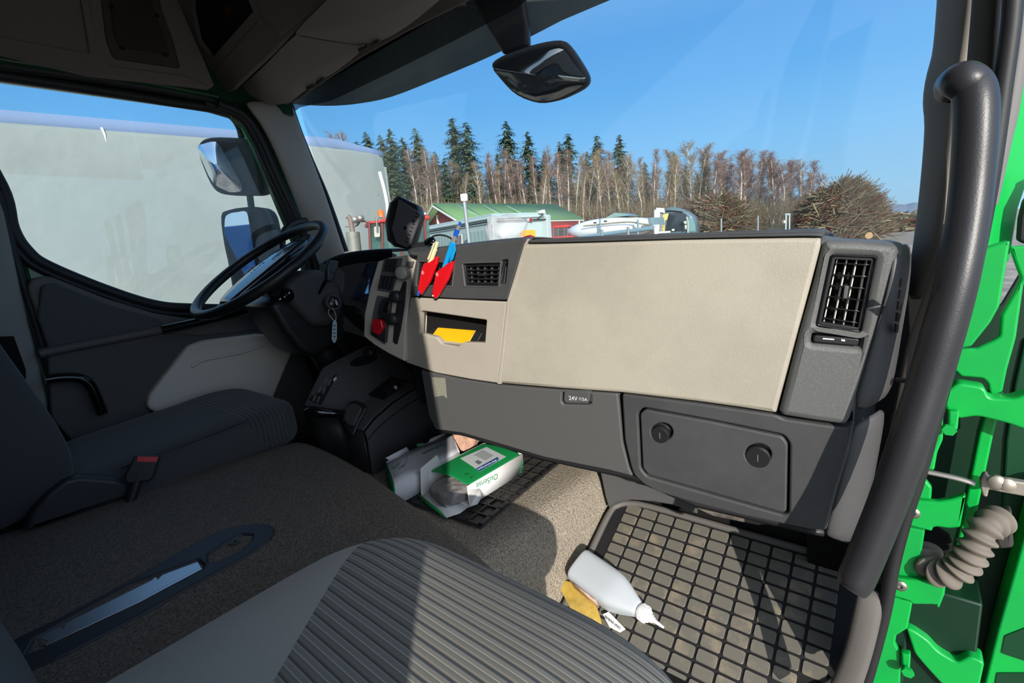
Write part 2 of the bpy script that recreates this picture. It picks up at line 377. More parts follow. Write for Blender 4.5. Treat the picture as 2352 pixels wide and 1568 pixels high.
slab('lower_panel', [(110, 815), (372, 764), (470, 770), (700, 745), (740, 1000), (500, 1050), (200, 1050), (118, 960), (112, 870)], PD2.off(-0.005), 0.03, mat('door_lower', (84, 82, 80), 0.75, bump=('noise', 500, 0.3, 0.0006)), d1, 0.006, 0.012)
pk = slab('map_pocket', [(338, 935), (345, 905), (432, 795), (470, 782), (600, 766), (640, 774), (676, 802), (610, 960), (560, 985), (420, 990)], PD3, 0.05, mat('door_beige', (214, 206, 194), 0.65), d1, 0.012, 0.015)
tube('pocket_crease', tb([(440, 842), (470, 826), (560, 808), (608, 790)], -0.948), 0.006, mat('door_beige', (0, 0, 0)), d1, n=8)

# left: B pillar, header rail, A pillar
bp = thing('trim_1', None, None, (XL, 0, 0.9), kind='structure')
loft('pillar_cover', [[RX(p, -1.03) for p in r] for r in [[(-80, 300), (-30, 380), (10, 470)], [(-80, 500), (-20, 560), (40, 640)], [(-80, 760), (0, 790), (95, 850)], [(-80, 1000), (20, 1000), (140, 1000)]]], mat('pillar_grey', (150, 147, 143), 0.85, bump=('noise', 600, 0.3, 0.0006)), bp, 0.02, 1)
slab('pillar_inset', [(-60, 775), (32, 772), (60, 850), (60, 900), (-60, 900)], Plane((-0.995, 0, 0), (1, 0, 0)), 0.015, DARK, bp, 0.003)
tube('pillar_seal', tb([(-6, 440), (18, 530), (40, 610), (75, 720), (108, 830), (128, 880)], -1.03), 0.013, RUB, bp, n=8)
tube('green_jamb', tb([(10, 500), (36, 590), (62, 680), (98, 790), (126, 866)], -1.06), 0.022, mat('green_paint_door', (0, 0, 0)), bp, n=10)
for a, b in (((54, 680), (62, 702)), ((74, 750), (86, 778)), ((85, 748), (97, 776))):
    tube('jamb_label', tb([a, b], -1.037), 0.004, WHITE, bp, n=6)
hr = thing('trim_2', None, None, (XL, 0.4, 1.48), kind='structure')
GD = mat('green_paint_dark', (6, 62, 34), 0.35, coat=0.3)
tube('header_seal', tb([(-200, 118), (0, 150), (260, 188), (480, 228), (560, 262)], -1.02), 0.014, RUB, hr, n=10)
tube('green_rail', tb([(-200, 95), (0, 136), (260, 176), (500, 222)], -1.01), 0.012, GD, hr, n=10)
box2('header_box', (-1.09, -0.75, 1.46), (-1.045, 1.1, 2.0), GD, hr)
# left A pillar trim
AP = mat('pillar_trim', (156, 150, 142), 0.72, bump=('noise', 700, 0.3, 0.0006))
ap = thing('trim_3', None, None, (-1.0, 1.05, 1.1), kind='structure')
rowsA = []
for L, Rr in (((548, 236), (667, 238)), ((590, 275), (676, 270)), ((628, 350), (700, 335)), ((662, 430), (728, 405)), ((700, 510), (757, 480)), ((722, 560), (782, 556)), ((748, 630), (810, 630))):
    a = RX(L, -0.985); b = RY(Rr, 1.14); m_ = (a + b) / 2 + Vector((0.015, -0.02, 0)); rowsA.append([a, lerp(a, b, .25) + Vector((.012, -.016, 0)), m_, lerp(a, b, .8) + Vector((.008, -.012, 0)), b])
loft('pillar_cover', rowsA, AP, ap, 0.02, 1)
tube('windscreen_edge', [RY(p, 1.15) for p in [(666, 236), (688, 300), (716, 370), (752, 455), (795, 577)]], 0.011, BLACK, ap, n=8)
tube('door_seal', tb([(500, 238), (560, 266), (598, 320), (640, 415), (700, 540), (735, 620)], -1.0), 0.016, RUB, ap, n=10)
tube('door_seal', tb([(470, 236), (548, 268), (584, 320), (622, 402), (676, 520), (708, 610)], -1.02), 0.013, RUB, ap, n=10)
tube('green_strip', tb([(560, 290), (600, 366), (640, 450), (690, 560), (722, 640)], -1.045), 0.012, mat('green_paint', (0, 0, 0)), ap, n=10)

# floor, firewall, back wall, roof
fl = thing('floor', None, None, (0, 0, 0), kind='structure')
box2('floor_base', (-1.05, -0.75, -0.06), (0.9, 1.15, -0.02), DARK, fl)
# sloping passenger footwell
md = ray((2040, -330)); md.x = 0; md.normalize()
MATP0 = RZ((1700, 1500), 0.02); MP = Plane(MATP0, Vector((1, 0, 0)).cross(md))
def onmat(x, y, h=0.0):      # point of the footwell slope at cab x, y
    z = MATP0.z + (y - MATP0.y) * md.z / md.y; return Vector((x, y, z)) + MP.n * h
HZ = 0.215
prof = [(-0.47, 0.0), (-0.45, 0.16), (-0.40, HZ), (-0.1, HZ), (0.18, HZ), (0.27, HZ), (0.318, HZ - 0.012)]
rows = []
for y in (-0.72, 0.2, 0.6, 0.75, 0.9, 1.14):
    edge = onmat(0.34, max(y, 0.6)); ze = min(edge.z, HZ - 0.03)
    rows.append([Vector((x, y, z)) for x, z in prof] + [Vector((0.336, y, max(ze + 0.02, 0.02))), Vector((0.350, y, ze - 0.02))])
loft('floor_carpet', rows, CARPL, fl, 0.01, 2)
loft('footwell_floor', [[onmat(x, y, -0.012) for x in (0.32, 0.7, 0.98)] for y in (0.45, 0.8, 1.06)], RUB, fl, 0.01, 0)
wf = thing('wall_front', None, None, (0, 1.17, 0.4), kind='structure')
box2('firewall', (-1.08, 1.13, -0.06), (0.99, 1.16, 0.78), DARK, wf)
wr = thing('wall_rear', None, None, (0, -0.76, 0.8), kind='structure')
box2('rear_panel', (-1.09, -0.80, -0.1), (1.08, -0.76, 2.02), HEAD, wr)
ce = thing('ceiling', None, None, (0, 0, 1.7), kind='structure')
box2('roof_skin', (-1.09, -0.8, 1.98), (1.08, 1.19, 2.02), HEAD, ce)
wl = thing('wall_left', None, None, (-1.07, -0.4, 0.6), kind='structure')
box2('side_panel', (-1.10, -0.76, -0.1), (-1.06, 0.02, 2.0), HEAD, wl)
box2('lower_side', (-1.14, -0.76, -0.15), (-1.10, 1.16, 0.5), DARK, wl)
wrt = thing('wall_right', None, None, (1.05, -0.45, 0.8), kind='structure')
box2('side_panel', (1.03, -0.76, -0.1), (1.08, -0.32, 2.0), HEAD, wrt)
slab('door_post', [Vector((1.03, -0.34, -0.1)), Vector((1.03, -0.23, -0.1)), Vector((1.03, -0.24, 0.8)), Vector((1.03, -0.262, 1.15)), Vector((1.03, -0.31, 1.6)), Vector((1.03, -0.34, 1.6))], Plane((1.03, 0, 0), (-1, 0, 0)), 0.05, GREEN, wrt, 0.004, world=True)
box2('door_header', (1.02, -0.32, 1.53), (1.08, 1.1, 2.0), HEAD, wrt)

# windscreen
WSP = Plane((0, 1.27, 0.80), pts=[(1, 1.27, 0.80), (0, 1.15, 1.55)])
GLW = glass_mat('windscreen_glass', (0.895, 0.905, 0.905), 0.02, (0.8, 0.85, 0.9))
ws = thing('window_1', None, None, (0, 1.27, 0.8), kind='structure')
slab('windscreen', [Vector((-1.10, 1.27, 0.79)), Vector((1.05, 1.27, 0.79)), Vector((1.03, 1.15, 1.60)), Vector((-1.09, 1.15, 1.60))], WSP, 0.006, GLW, ws, 0.001, world=True)
# dotted frit along the top edge
FR = bpy.data.materials.new('frit_dots'); FR.use_nodes = True; n = FR.node_tree.nodes; l = FR.node_tree.links; b = n['Principled BSDF']
b.inputs['Base Color'].default_value = (0.02, 0.022, 0.022, 1); b.inputs['Roughness'].default_value = 0.5
tcn = n.new('ShaderNodeTexCoord'); sp = n.new('ShaderNodeSeparateXYZ'); l.new(tcn.outputs['Object'], sp.inputs[0])
def fm(op, a, bb=None, c=None):
    k = n.new('ShaderNodeMath'); k.operation = op
    for i, v in enumerate((a, bb, c)):
        if v is None: continue
        if isinstance(v, (int, float)): k.inputs[i].default_value = v
        else: l.new(v, k.inputs[i])
    return k.outputs[0]
u = fm('MULTIPLY', sp.outputs['X'], 160); v = fm('MULTIPLY', sp.outputs['Z'], 160)
p1 = fm('ADD', u, v); p2 = fm('SUBTRACT', u, v)
def dist(a): return fm('ABSOLUTE', fm('SUBTRACT', fm('FRACT', a), 0.5))
d = fm('SQRT', fm('ADD', fm('POWER', dist(p1), 2), fm('POWER', dist(p2), 2)))
l.new(fm('SUBTRACT', 1.0, fm('LESS_THAN', d, 0.3)), b.inputs['Alpha'])
WI = WSP.off(0.001)
slab('dotted_band', [(640, 226), (664, 237), (668, 262), (690, 246), (760, 232), (900, 165), (1050, 90), (1190, 18), (1230, -20), (1090, -20), (900, 80), (760, 150)], WI, 0.0006, FR, ws, 0.0002)
slab('black_band', [(560, 240), (660, 236), (770, 175), (900, 100), (1090, -10), (1100, -160), (600, -100), (450, 150)], WI.off(0.001), 0.0006, DARK, ws, 0.0002)
box2('windscreen_header', (-1.08, 1.11, 1.60), (1.04, 1.19, 2.0), HEAD, ce)
# ================================================================== dashboard
dash = thing('dashboard', 'long truck dashboard with padded beige panel, charcoal lower fascia and round-cornered air vents', 'dashboard', (0.3, 0.95, 0.0))
A0 = Vector((0.806, 0.80, 0.56)); B0 = Vector((0.272, 0.752, 0.56))
FP = Plane(A0, (B0 - A0).cross(Vector((0, 0, 1))))             # upright fascia
nn = FP.n.copy()
LP = Plane(A0 + nn * -0.004, (nn + Vector((0, 0, -0.07))))      # lower fascia, tucked in at the foot
# solid core behind the fascia
core = [Vector((-0.02, 0.76, 0)), Vector((0.27, 0.79, 0)), Vector((0.84, 0.835, 0)), Vector((0.90, 0.90, 0)), Vector((0.93, 1.20, 0)), Vector((-1.0, 1.20, 0)), Vector((-1.0, 1.02, 0)), Vector((-0.30, 0.99, 0)), Vector((-0.15, 0.85, 0))]
loft('core', [[p + Vector((0, 0, z)) for p in core] for z in (0.47, 0.795)], DARK, dash, 0, 0, closed=True, cap=True)
# beige padded panel
slab('padded_panel', [(1203, 561), (1545, 549), (1883, 544), (1887, 560), (1836, 752), (1783, 950), (1700, 937), (1600, 923), (1430, 903), (1290, 893), (1146, 881), (1156, 780), (1166, 690), (1186, 620)], FP.off(0.006), 0.04, BEIGE, dash, 0.007, 0.004)
# charcoal rolled top edge
top = [(1196, 562, 1204, 548), (1400, 556, 1400, 540), (1600, 549, 1600, 533), (1780, 546, 1780, 528), (1872, 544, 1880, 522), (1893, 548, 1895, 528)]
rows = []
for x0, y0, x1, y1 in top:
    a = FP.off(0.004).hit((x0, y0 - 1)); b = FP.off(0.010).hit((x0, y0 - 3)); c = FP.off(0.008).hit((x1, (y0 + y1) / 2 - 2)); d = FP.off(-0.012).hit((x1, y1 + 3)); e = FP.off(-0.03).hit((x1, y1)); f = e + Vector((0, 0.30, -0.035))
    rows.append([a, b, c, d, e, e + Vector((0, 0.1, -0.002)), f])
loft('top_pad', rows, CHAR, dash, 0.012, 2)
# centre top trim (charcoal, carries the two small vents)
ct = [(958, 584), (1000, 570), (1208, 547), (1199, 575), (1178, 640), (1164, 689), (1050, 686), (942, 679), (948, 630)]
vR = [(1062, 605), (1149, 603), (1144, 658), (1068, 656)]; vL = [(962, 601), (1042, 604), (1036, 656), (956, 655)]
slab('centre_trim', ct, FP.off(0.008), 0.02, CHAR, dash, 0.003, 0.004, holes=[vR, vL, [(1152, 598), (1166, 596), (1160, 652), (1147, 652)]], hr=0.003)
rows = []
for x, y0, y1 in ((935, 580, 566), (958, 584, 572), (1000, 574, 566), (1100, 562, 553), (1208, 549, 541)):
    a = FP.off(0.007).hit((x, y0 + 2)); b = FP.off(0.0).hit((x, (y0 + y1) / 2)); c = FP.off(-0.03).hit((x, y1)); rows.append([a, b, c, c + Vector((0, 0.1, 0.0)), c + Vector((0, 0.34, -0.03))])
loft('centre_top', rows, CHAR, dash, 0.01, 2)
slab('trim_back', [(948, 590), (1195, 575), (1160, 680), (948, 672)], FP.off(-0.022), 0.004, DARK, dash, 0.001)
def quadpt(pl, q, s, t, off=0.0):
    P = [pl.off(off).hit(p) if not isinstance(p, Vector) else p + pl.n * off for p in q]
    return lerp(lerp(P[0], P[1], s), lerp(P[3], P[2], s), t)
def vent(name, pl, q, nh, nv, mh, mv, depth, parent, th=0.0014, knob=True, back=DARK, fr=BLACK, wv=0.0012):
    """frame + louvres set in an opening; q = tl, tr, br, bl"""
    qq = [quadpt(pl, q, s, t) for s, t in ((0.02, 0.02), (0.98, 0.02), (0.98, 0.98), (0.02, 0.98))]
    bm = bmesh.new()
    def bar(a, b, w_, d_, o0):
        a = Vector(a); b = Vector(b); ax = (b - a); L = ax.length; ax.normalize(); n_ = pl.n; s_ = n_.cross(ax).normalized()
        mx = Matrix.Translation((a + b) / 2 - n_ * (o0 + d_ / 2)) @ Matrix((ax, s_, n_)).transposed().to_4x4()
        box_bm(bm, (0, 0, 0), (L / 2, w_, d_ / 2), mx)
    f = bmesh.new(); sv = bm; bm = f
    for i in range(4): bar(qq[i], qq[(i + 1) % 4], 0.0022, depth, 0.003)
    bmobj(name, f, fr, parent, bev=0.0006); bm = sv
    for i in range(nh):
        t = (i + 0.5) / nh if nh > 1 else 0.5
        bar(lerp(qq[0], qq[3], t), lerp(qq[1], qq[2], t), th, 0.010, 0.006)
    bmobj('louvre', bm, mh, parent, bev=0.0003); bm = bmesh.new()
    for i in range(nv):
        s = (i + 0.5) / nv; bar(lerp(qq[0], qq[1], s), lerp(qq[3], qq[2], s), wv, 0.010, 0.012)
    bmobj('fin', bm, mv, parent, bev=0.0003)
    bm = bmesh.new(); c = [p - pl.n * (depth + 0.004) for p in qq]; bm.faces.new([bm.verts.new(p) for p in c])
    bmobj('duct', bm, back, parent, solid=0.003)
    if knob:
        c = mean(qq); bm = bmesh.new(); a = (qq[1] - qq[0]).normalized(); mx = Matrix.Translation(c - pl.n * 0.003) @ Matrix((a, pl.n.cross(a), pl.n)).transposed().to_4x4()
        box_bm(bm, (0, 0, 0), (0.009, 0.003, 0.004), mx); bmobj('vent_tab', bm, BLACK, parent, bev=0.001)
FV = FP.off(0.008)
vr = slab('air_vent', [(1058, 602), (1151, 600), (1146, 661), (1064, 659)], FP.off(0.0095), 0.006, CHARS, dash, 0.002, 0.003, holes=[vR], hr=0.002)
vent('vent_frame', FV, vR, 5, 5, BLACK, CHARS, 0.022, vr)
vl = slab('air_vent', [(957, 598), (1045, 601), (1039, 660), (951, 659)], FP.off(0.0095), 0.006, CHARS, dash, 0.002, 0.003, holes=[vL], hr=0.002)
vent('vent_frame', FV, vL, 5, 5, BLACK, CHARS, 0.022, vl)
# thumb wheel beside the vent
tw = [FP.off(0.002).hit(p) for p in ((1163, 598), (1158, 610), (1155, 626), (1152, 640), (1151, 650))]
tube('thumb_wheel', tw, 0.0035, BLACK, dash, n=10)
tube('wheel_mark', [FP.off(0.0062).hit(p) for p in ((1154, 628), (1151, 644))], 0.0008, ALU, dash, n=6)
# beige centre panel with the open cubby
cub = [(966, 716), (972, 714), (1117, 735), (1113, 787), (1066, 786), (1050, 796), (1016, 790), (1002, 774), (964, 765)]
slab('centre_panel', [(942, 683), (1050, 688), (1163, 693), (1154, 780), (1143, 880), (1080, 871), (1000, 856), (931, 832), (929, 800), (933, 740)], FP.off(0.004), 0.016, BEIGEP, dash, 0.003, 0.003, holes=[cub], hr=0.002)
# the cubby tray
cb = thing  # (keeps the name free)
P = FP
def inner(px, o): return FP.off(o).hit(px)
rowsC = []
ring = [(960, 712), (1120, 731), (1117, 800), (958, 780)]
bm = bmesh.new(); a = [bm.verts.new(inner(p, -0.004)) for p in ring]; b = [bm.verts.new(inner(p, -0.004) - FP.n * 0.065 + Vector((0, 0, 0.002))) for p in ring]
for i in range(4): bm.faces.new((a[i], a[(i + 1) % 4], b[(i + 1) % 4], b[i]))
bm.faces.new(b)
bmobj('cubby', bm, BEIGEP, dash, solid=0.002)
slab('seam_strip', [(1150, 882), (1142, 882), (1152, 800), (1164, 692), (1180, 640), (1204, 560), (1211, 548), (1216, 548), (1209, 560), (1187, 640), (1170, 692), (1158, 800)], FP.off(0.0075), 0.012, BEIGEP, dash, 0.001)
# ----- centre stack, turned towards the driver
S0 = FP.hit((944, 700)); ST = Plane(S0, Vector((S0 - CAM).normalized() * -1) * 0.35 + Vector((-0.10, -1, 0.05)))
ST = Plane(S0, Vector((0.55, -1.0, 0.10)))
stk = [(899, 590), (960, 583), (950, 630), (941, 684), (932, 745), (929, 830), (893, 812), (860, 792), (835, 772), (837, 720), (850, 660), (868, 600)]
slab('switch_stack', stk, ST, 0.03, BEIGEP, dash, 0.003, 0.003)
slab('switch_panel', [(882, 594), (924, 592), (916, 625), (900, 672), (867, 667), (874, 630)], ST.off(0.004), 0.01, CHARS, dash, 0.002, 0.002)
def on(pl, pts, name, m, o=0.004, t=0.006, r=0.0015, bev=0.001, par=None): return slab(name, pts, pl.off(o), t, m, par or dash, bev, r)
for row in (((886, 594), (913, 594), (905, 624), (879, 622)), ((875, 632), (908, 635), (900, 666), (867, 660))):
    tl, tr, br, bl = [Vector((p[0], p[1])) for p in row]
    for i in range(4):
        s0, s1 = i / 4 + 0.02, (i + 1) / 4 - 0.03
        q = [tl.lerp(tr, s0), tl.lerp(tr, s1), bl.lerp(br, s1), bl.lerp(br, s0)]
        on(ST, [tuple(v) for v in q], 'rocker_switch', BLACK, 0.010, 0.006, 0.001)
on(ST, [(866, 678), (898, 684), (892, 730), (884, 792), (850, 768), (856, 720)], 'lower_recess', CHARS, 0.002, 0.004, 0.003)
on(ST, [(878, 685), (898, 687), (893, 728), (884, 736), (868, 722), (870, 700)], 'socket_panel', BLACK, 0.014, 0.014, 0.003, 0.003)
on(ST, [(884, 694), (894, 696), (890, 716), (879, 713)], 'socket_cap', GLOSSB, 0.019, 0.006, 0.002, 0.002)
on(ST, [(864, 728), (890, 736), (886, 788), (852, 768), (854, 744)], 'red_button_housing', BLACK, 0.012, 0.012, 0.003, 0.003)
on(ST, [(858, 731), (876, 735), (879, 752), (868, 770), (853, 762), (853, 742)], 'red_push_button', REDL, 0.028, 0.02, 0.003, 0.003)
on(ST, [(926, 646), (934, 646), (930, 700), (920, 760), (912, 792), (902, 786), (906, 730), (914, 680)], 'knob_track', BLACK, 0.002, 0.004, 0.003)
for c, r_, mm in (((929, 627), 0.017, mat('grey_knob', (150, 144, 136), 0.4)), ((913, 681), 0.015, BLACK), ((906, 732), 0.015, BLACK)):
    mx = ST.off(0.002).mat(ST.off(0.002).hit(c))
    lathe('rotary_knob', [(r_, 0), (r_, 0.012), (r_ * 0.85, 0.022), (r_ * 0.55, 0.025), (0, 0.025)], mm, dash, mx, 24)
on(ST, [(934, 600), (950, 600), (946, 614), (932, 614)], 'warning_switch', CHARS, 0.006, 0.006)
# ----- instrument cluster and hood
CP = Plane((-0.45, 0.97, 0.8), (0.35, -1, 0.30))
slab('cluster_body', [(738, 603), (800, 585), (893, 577), (886, 605), (862, 690), (842, 725), (835, 775), (790, 760), (770, 700)], CP.off(-0.004), 0.05, CHARS, dash, 0.004, 0.003)
CL = Plane(CP.off(0.006).hit((830, 650)), (-0.08, -0.90, 0.44))
slab('cluster_lens', [(800, 612), (835, 605), (873, 603), (868, 630), (853, 689), (790, 688), (792, 650)], CL, 0.006, mat('display_glass', (40, 62, 100), 0.03, coat=1.0, spec=1.0, ior=2.2), dash, 0.001, 0.006)
slab('warning_label', [(797, 613), (811, 612), (811, 621), (798, 623)], CL.off(0.001), 0.003, mat('dim_red', (110, 50, 54), 0.6), dash, 0.0005)
for cx, cy in ((808, 646), (811, 664), (829, 655)):
    mx = CL.mat(CL.off(0.0005).hit((cx, cy))); lathe('dial_ring', [(0.0, 0), (0.011, 0), (0.011, 0.0012), (0.0095, 0.0012), (0.0095, 0.0004), (0, 0.0004)], mat('dial_ring', (52, 56, 66), 0.4), dash, mx, 24)
rows = []
for p, q in (((730, 612), (736, 596)), ((770, 592), (775, 577)), ((820, 582), (822, 571)), ((870, 577), (868, 568)), ((900, 578), (900, 567))):
    a = CP.off(0.035).hit(p); b = CP.off(0.03).hit(q); rows.append([CP.off(-0.002).hit((p[0] + 4, p[1] + 24)), a, b, b + Vector((0.02, 0.13, -0.015))])
loft('cluster_hood', rows, BLACK, dash, 0.008, 2)
slab('cluster_cheek', [(735, 603), (768, 600), (800, 640), (775, 700), (770, 728), (745, 690), (730, 640)], Plane((-0.60, 0.90, 0.8), (0.9, -0.8, 0.3)), 0.012, CHARS, dash, 0.003, 0.004)
# knee panel beneath the cluster
loft('knee_panel', [[RY(p, y) for p in r] for y, r in ((0.90, [(640, 690), (720, 700), (790, 690), (850, 700)]), (0.93, [(600, 780), (700, 790), (800, 790), (850, 800)]), (1.0, [(560, 880), (680, 900), (790, 880), (900, 860)]))], BLACK, dash, 0.012, 1)
# ----- lower fascia
low = [(966, 850), (1060, 871), (1146, 884), (1290, 896), (1418, 904), (1424, 960), (1430, 1020), (1444, 1075), (1453, 1094), (1400, 1080), (1250, 1050), (1130, 1014), (1060, 994), (1000, 986), (984, 952)]
pcap = [(1290, 898), (1358, 899), (1358, 926), (1350, 930), (1294, 929), (1289, 924)]
slab('lower_fascia', low, LP, 0.02, mat('fascia_lit', (86, 86, 85), 0.5, bump=('leather', 420, 0.3, 0.0008)), dash, 0.003, 0.004, holes=[pcap], hr=0.003)  # paler charcoal: extra light on this upturned face is in the colour
slab('socket_recess', [(1284, 890), (1366, 890), (1366, 934), (1284, 934)], LP.off(-0.012), 0.008, CHARS, dash, 0.001)
sc = slab('power_socket_cover', [(1296, 898), (1354, 900), (1353, 922), (1347, 927), (1300, 926), (1294, 920)], LP.off(0.002), 0.012, CHARS, dash, 0.002, 0.003)
def on_text(pl, px, s, size, m, par, rot=0, o=0.0006):
    return txt('lettering', s, size, pl.off(o).mat(pl.off(o).hit(px)) @ Matrix.Rotation(rot, 4, 'Z'), m, par)
on_text(LP.off(0.002), (1316, 915), '24V', 0.0125, mat('pale_print', (206, 206, 200), 0.6), sc)
on_text(LP.off(0.002), (1339, 917), '/15A', 0.0095, MATS['pale_print'], sc)
gb = [(1428, 904), (1600, 926), (1783, 953), (1800, 962), (1938, 982), (1962, 974), (1950, 1040), (1925, 1120), (1898, 1219), (1860, 1217), (1700, 1183), (1600, 1157), (1510, 1130), (1478, 1112), (1456, 1092), (1448, 1070), (1434, 1010)]
door_hole = [(1465, 948), (1478, 936), (1640, 966), (1800, 999), (1814, 1018), (1812, 1178), (1800, 1183), (1640, 1138), (1485, 1094), (1471, 1076)]
GB = LP.off(0.004)
slab('glovebox_surround', gb, GB, 0.022, CHAR, dash, 0.004, 0.006, holes=[door_hole], hr=0.006)
dd = [(1470, 950), (1481, 941), (1640, 970), (1797, 1003), (1809, 1020), (1806, 1174), (1798, 1178), (1640, 1133), (1488, 1090), (1476, 1074)]
k1 = [(1520 + 25 * math.cos(a), 992 + 21 * math.sin(a)) for a in [i * math.pi / 10 for i in range(20)]]
k2 = [(1741 + 30 * math.cos(a), 1043 + 24 * math.sin(a)) for a in [i * math.pi / 10 for i in range(20)]]
gd = slab('glovebox_door', dd, GB.off(0.001), 0.02, CHAR, dash, 0.003, 0.005, holes=[k1, k2], hr=0)
slab('glovebox_back', [(1450, 920), (1830, 985), (1830, 1200), (1460, 1110)], GB.off(-0.022), 0.004, DARK, dash, 0.001)
for c, r_ in (((1521, 992), 0.0185), ((1743, 1042), 0.0215)):
    mx = GB.mat(GB.off(-0.014).hit(c)); kn = lathe('lock_knob', [(r_ * 1.12, -0.004), (r_ * 1.12, 0.002), (r_ * 0.9, 0.004), (r_ * 0.9, 0.013), (r_ * 0.8, 0.0155), (0, 0.0155)], BLACK, gd, mx, 32)
    bm = bmesh.new(); box_bm(bm, (0, 0, 0.016), (0.0010, 0.006, 0.0007), mx); bmobj('key_slot', bm, mat('slot_grey', (92, 92, 90), 0.4), kn, bev=0.0004)
# ----- right end: grained vent housing and smooth cheek
RP = Plane(FP.hit((1850, 800)), nn + Vector((0.10, 0.0, 0)))
rv = [(1914, 588), (2010, 592), (1976, 761), (1880, 745)]
slab('vent_housing', [(1892, 552), (1960, 552), (2060, 562), (2067, 575), (2046, 680), (2020, 762), (1990, 860), (1952, 966), (1943, 978), (1870, 968), (1798, 956), (1790, 948), (1838, 760), (1872, 640)], RP.off(0.012), 0.05, CHARG, dash, 0.010, 0.006, holes=[rv, [(1866, 767), (1978, 776), (1975, 797), (1864, 788)]], hr=0.003)
vs = slab('air_vent', [(1909, 584), (2015, 588), (1979, 766), (1875, 749)], RP.off(0.0125), 0.008, GLOSSB, dash, 0.0015, 0.004, holes=[rv], hr=0.003)
vent('vent_frame', RP.off(0.012), rv, 6, 4, GLOSSB, mat('bright_fin', (210, 208, 200), 0.3), 0.03, vs, th=0.0009, knob=False, wv=0.0008)
slab('vent_tab', [(1940, 656), (1950, 657), (1946, 686), (1936, 685)], RP.off(0.010), 0.012, CHARS, vs, 0.001)
pi = slab('air_control', [(1869, 769), (1975, 778), (1972, 795), (1867, 786)], RP.off(0.010), 0.01, BLACK, dash, 0.002, 0.004)
on(RP, [(1890, 776), (1916, 778), (1916, 781), (1889, 779)], 'control_mark', WHITE, 0.0105, 0.002, 0.0005, 0.0003, pi)
on(RP, [(1932, 779), (1941, 780), (1941, 784), (1932, 783)], 'control_mark', WHITE, 0.0105, 0.002, 0.0005, 0.0003, pi)
# top over the housing
rows = []
for x, y0, y1 in ((1880, 552, 534), (1920, 553, 546), (1990, 556, 548), (2060, 566, 550), (2078, 590, 560)):
    a = RP.off(0.008).hit((x, y0 + 3)); b = RP.off(-0.002).hit((x, (y0 + y1) / 2)); c = RP.off(-0.02).hit((x, y1)); rows.append([a, b, c, c + Vector((0, .08, -0.005)), c + Vector((0, 0.30, -0.04))])
loft('housing_top', rows, CHARG, dash, 0.01, 2)
# cheek that turns away towards the door
def chk(L, Rr, y0, y1): return [RY(L, y0), lerp(RY(L, y0), RY(Rr, y1), 0.5) + Vector((0.008, -0.004, 0)), RY(Rr, y1)]
rows = [chk((2060, 563), (2082, 551), 0.815, 0.93), chk((2066, 590), (2097, 575), 0.805, 0.92), chk((2048, 680), (2092, 660), 0.80, 0.90), chk((2020, 765), (2078, 760), 0.80, 0.89), chk((1990, 860), (2062, 870), 0.80, 0.87), chk((1955, 965), (2050, 905), 0.80, 0.86)]
loft('side_cheek', rows, CHARS, dash, 0.012, 1)
rows = [chk((1962, 974), (2046, 925), 0.808, 0.87), chk((1950, 1040), (2033, 1000), 0.81, 0.87), chk((1925, 1120), (2018, 1090), 0.815, 0.865), chk((1898, 1222), (2000, 1170), 0.82, 0.86), chk((1892, 1234), (1962, 1262), 0.83, 0.86)]
loft('lower_cheek', rows, CHARS, dash, 0.012, 1)
# side window demister slots
CKP = Plane(RY((2048, 680), 0.80), pts=[RY((2092, 660), 0.90), RY((2020, 765), 0.80)]).off(0.014)
for i in range(5):
    t = i / 4; on(CKP, [(2074 - 14 * t, 640 + 26 * i), (2079 - 13 * t, 642 + 26 * i), (2077 - 14 * t, 660 + 26 * i), (2070 - 12 * t, 660 + 26 * i)], 'demister_slot', BLACK, 0.0, 0.003, 0.0, 0.0005)
# underside and inner kick panel
loft('underside', [[LP.off(-0.004).hit(p) for p in [(984, 985), (1060, 993), (1250, 1050), (1453, 1094), (1600, 1157), (1860, 1217), (1892, 1222)]], [LP.off(-0.004).hit(p) + Vector((0, 0.30, 0.03)) for p in [(984, 985), (1060, 993), (1250, 1050), (1453, 1094), (1600, 1157), (1860, 1217), (1892, 1222)]]], BLACK, dash, 0.008, 0)
KP = Plane(RY((1450, 1120), 1.075), (0.1, -1, 0.2))
slab('toe_panel', [(1376, 1072), (1440, 1085), (1520, 1120), (1600, 1150), (1600, 1180), (1548, 1160), (1500, 1152), (1450, 1148), (1420, 1153), (1398, 1166), (1390, 1140)], KP, 0.02, CHARS, dash, 0.004)
slab('heater_grille', [(1585, 1146), (1700, 1180), (1762, 1205), (1740, 1206), (1640, 1186), (1590, 1164)], KP.off(0.01), 0.02, mat('dusty_plastic', (104, 98, 90), 0.7, col2=(70, 66, 62), cscale=40), dash, 0.003)
for i in range(8): slab('grille_slot', [(1612 + 11 * i, 1156 + 2.6 * i), (1616 + 11 * i, 1157 + 2.6 * i), (1625 + 11 * i, 1167 + 2.8 * i), (1621 + 11 * i, 1166 + 2.8 * i)], KP.off(0.0115), 0.003, DARK, dash, 0.0003)
tag(slab('masking_tape', [(991, 866), (1005, 867), (1022, 868), (1024, 890), (1026, 915), (1018, 908), (998, 912), (994, 890)], LP.off(0.0012), 0.0012, TAPE, None, 0.0003), 'torn square of greyish masking tape stuck on the lower fascia beneath the beige cubby', 'tape')
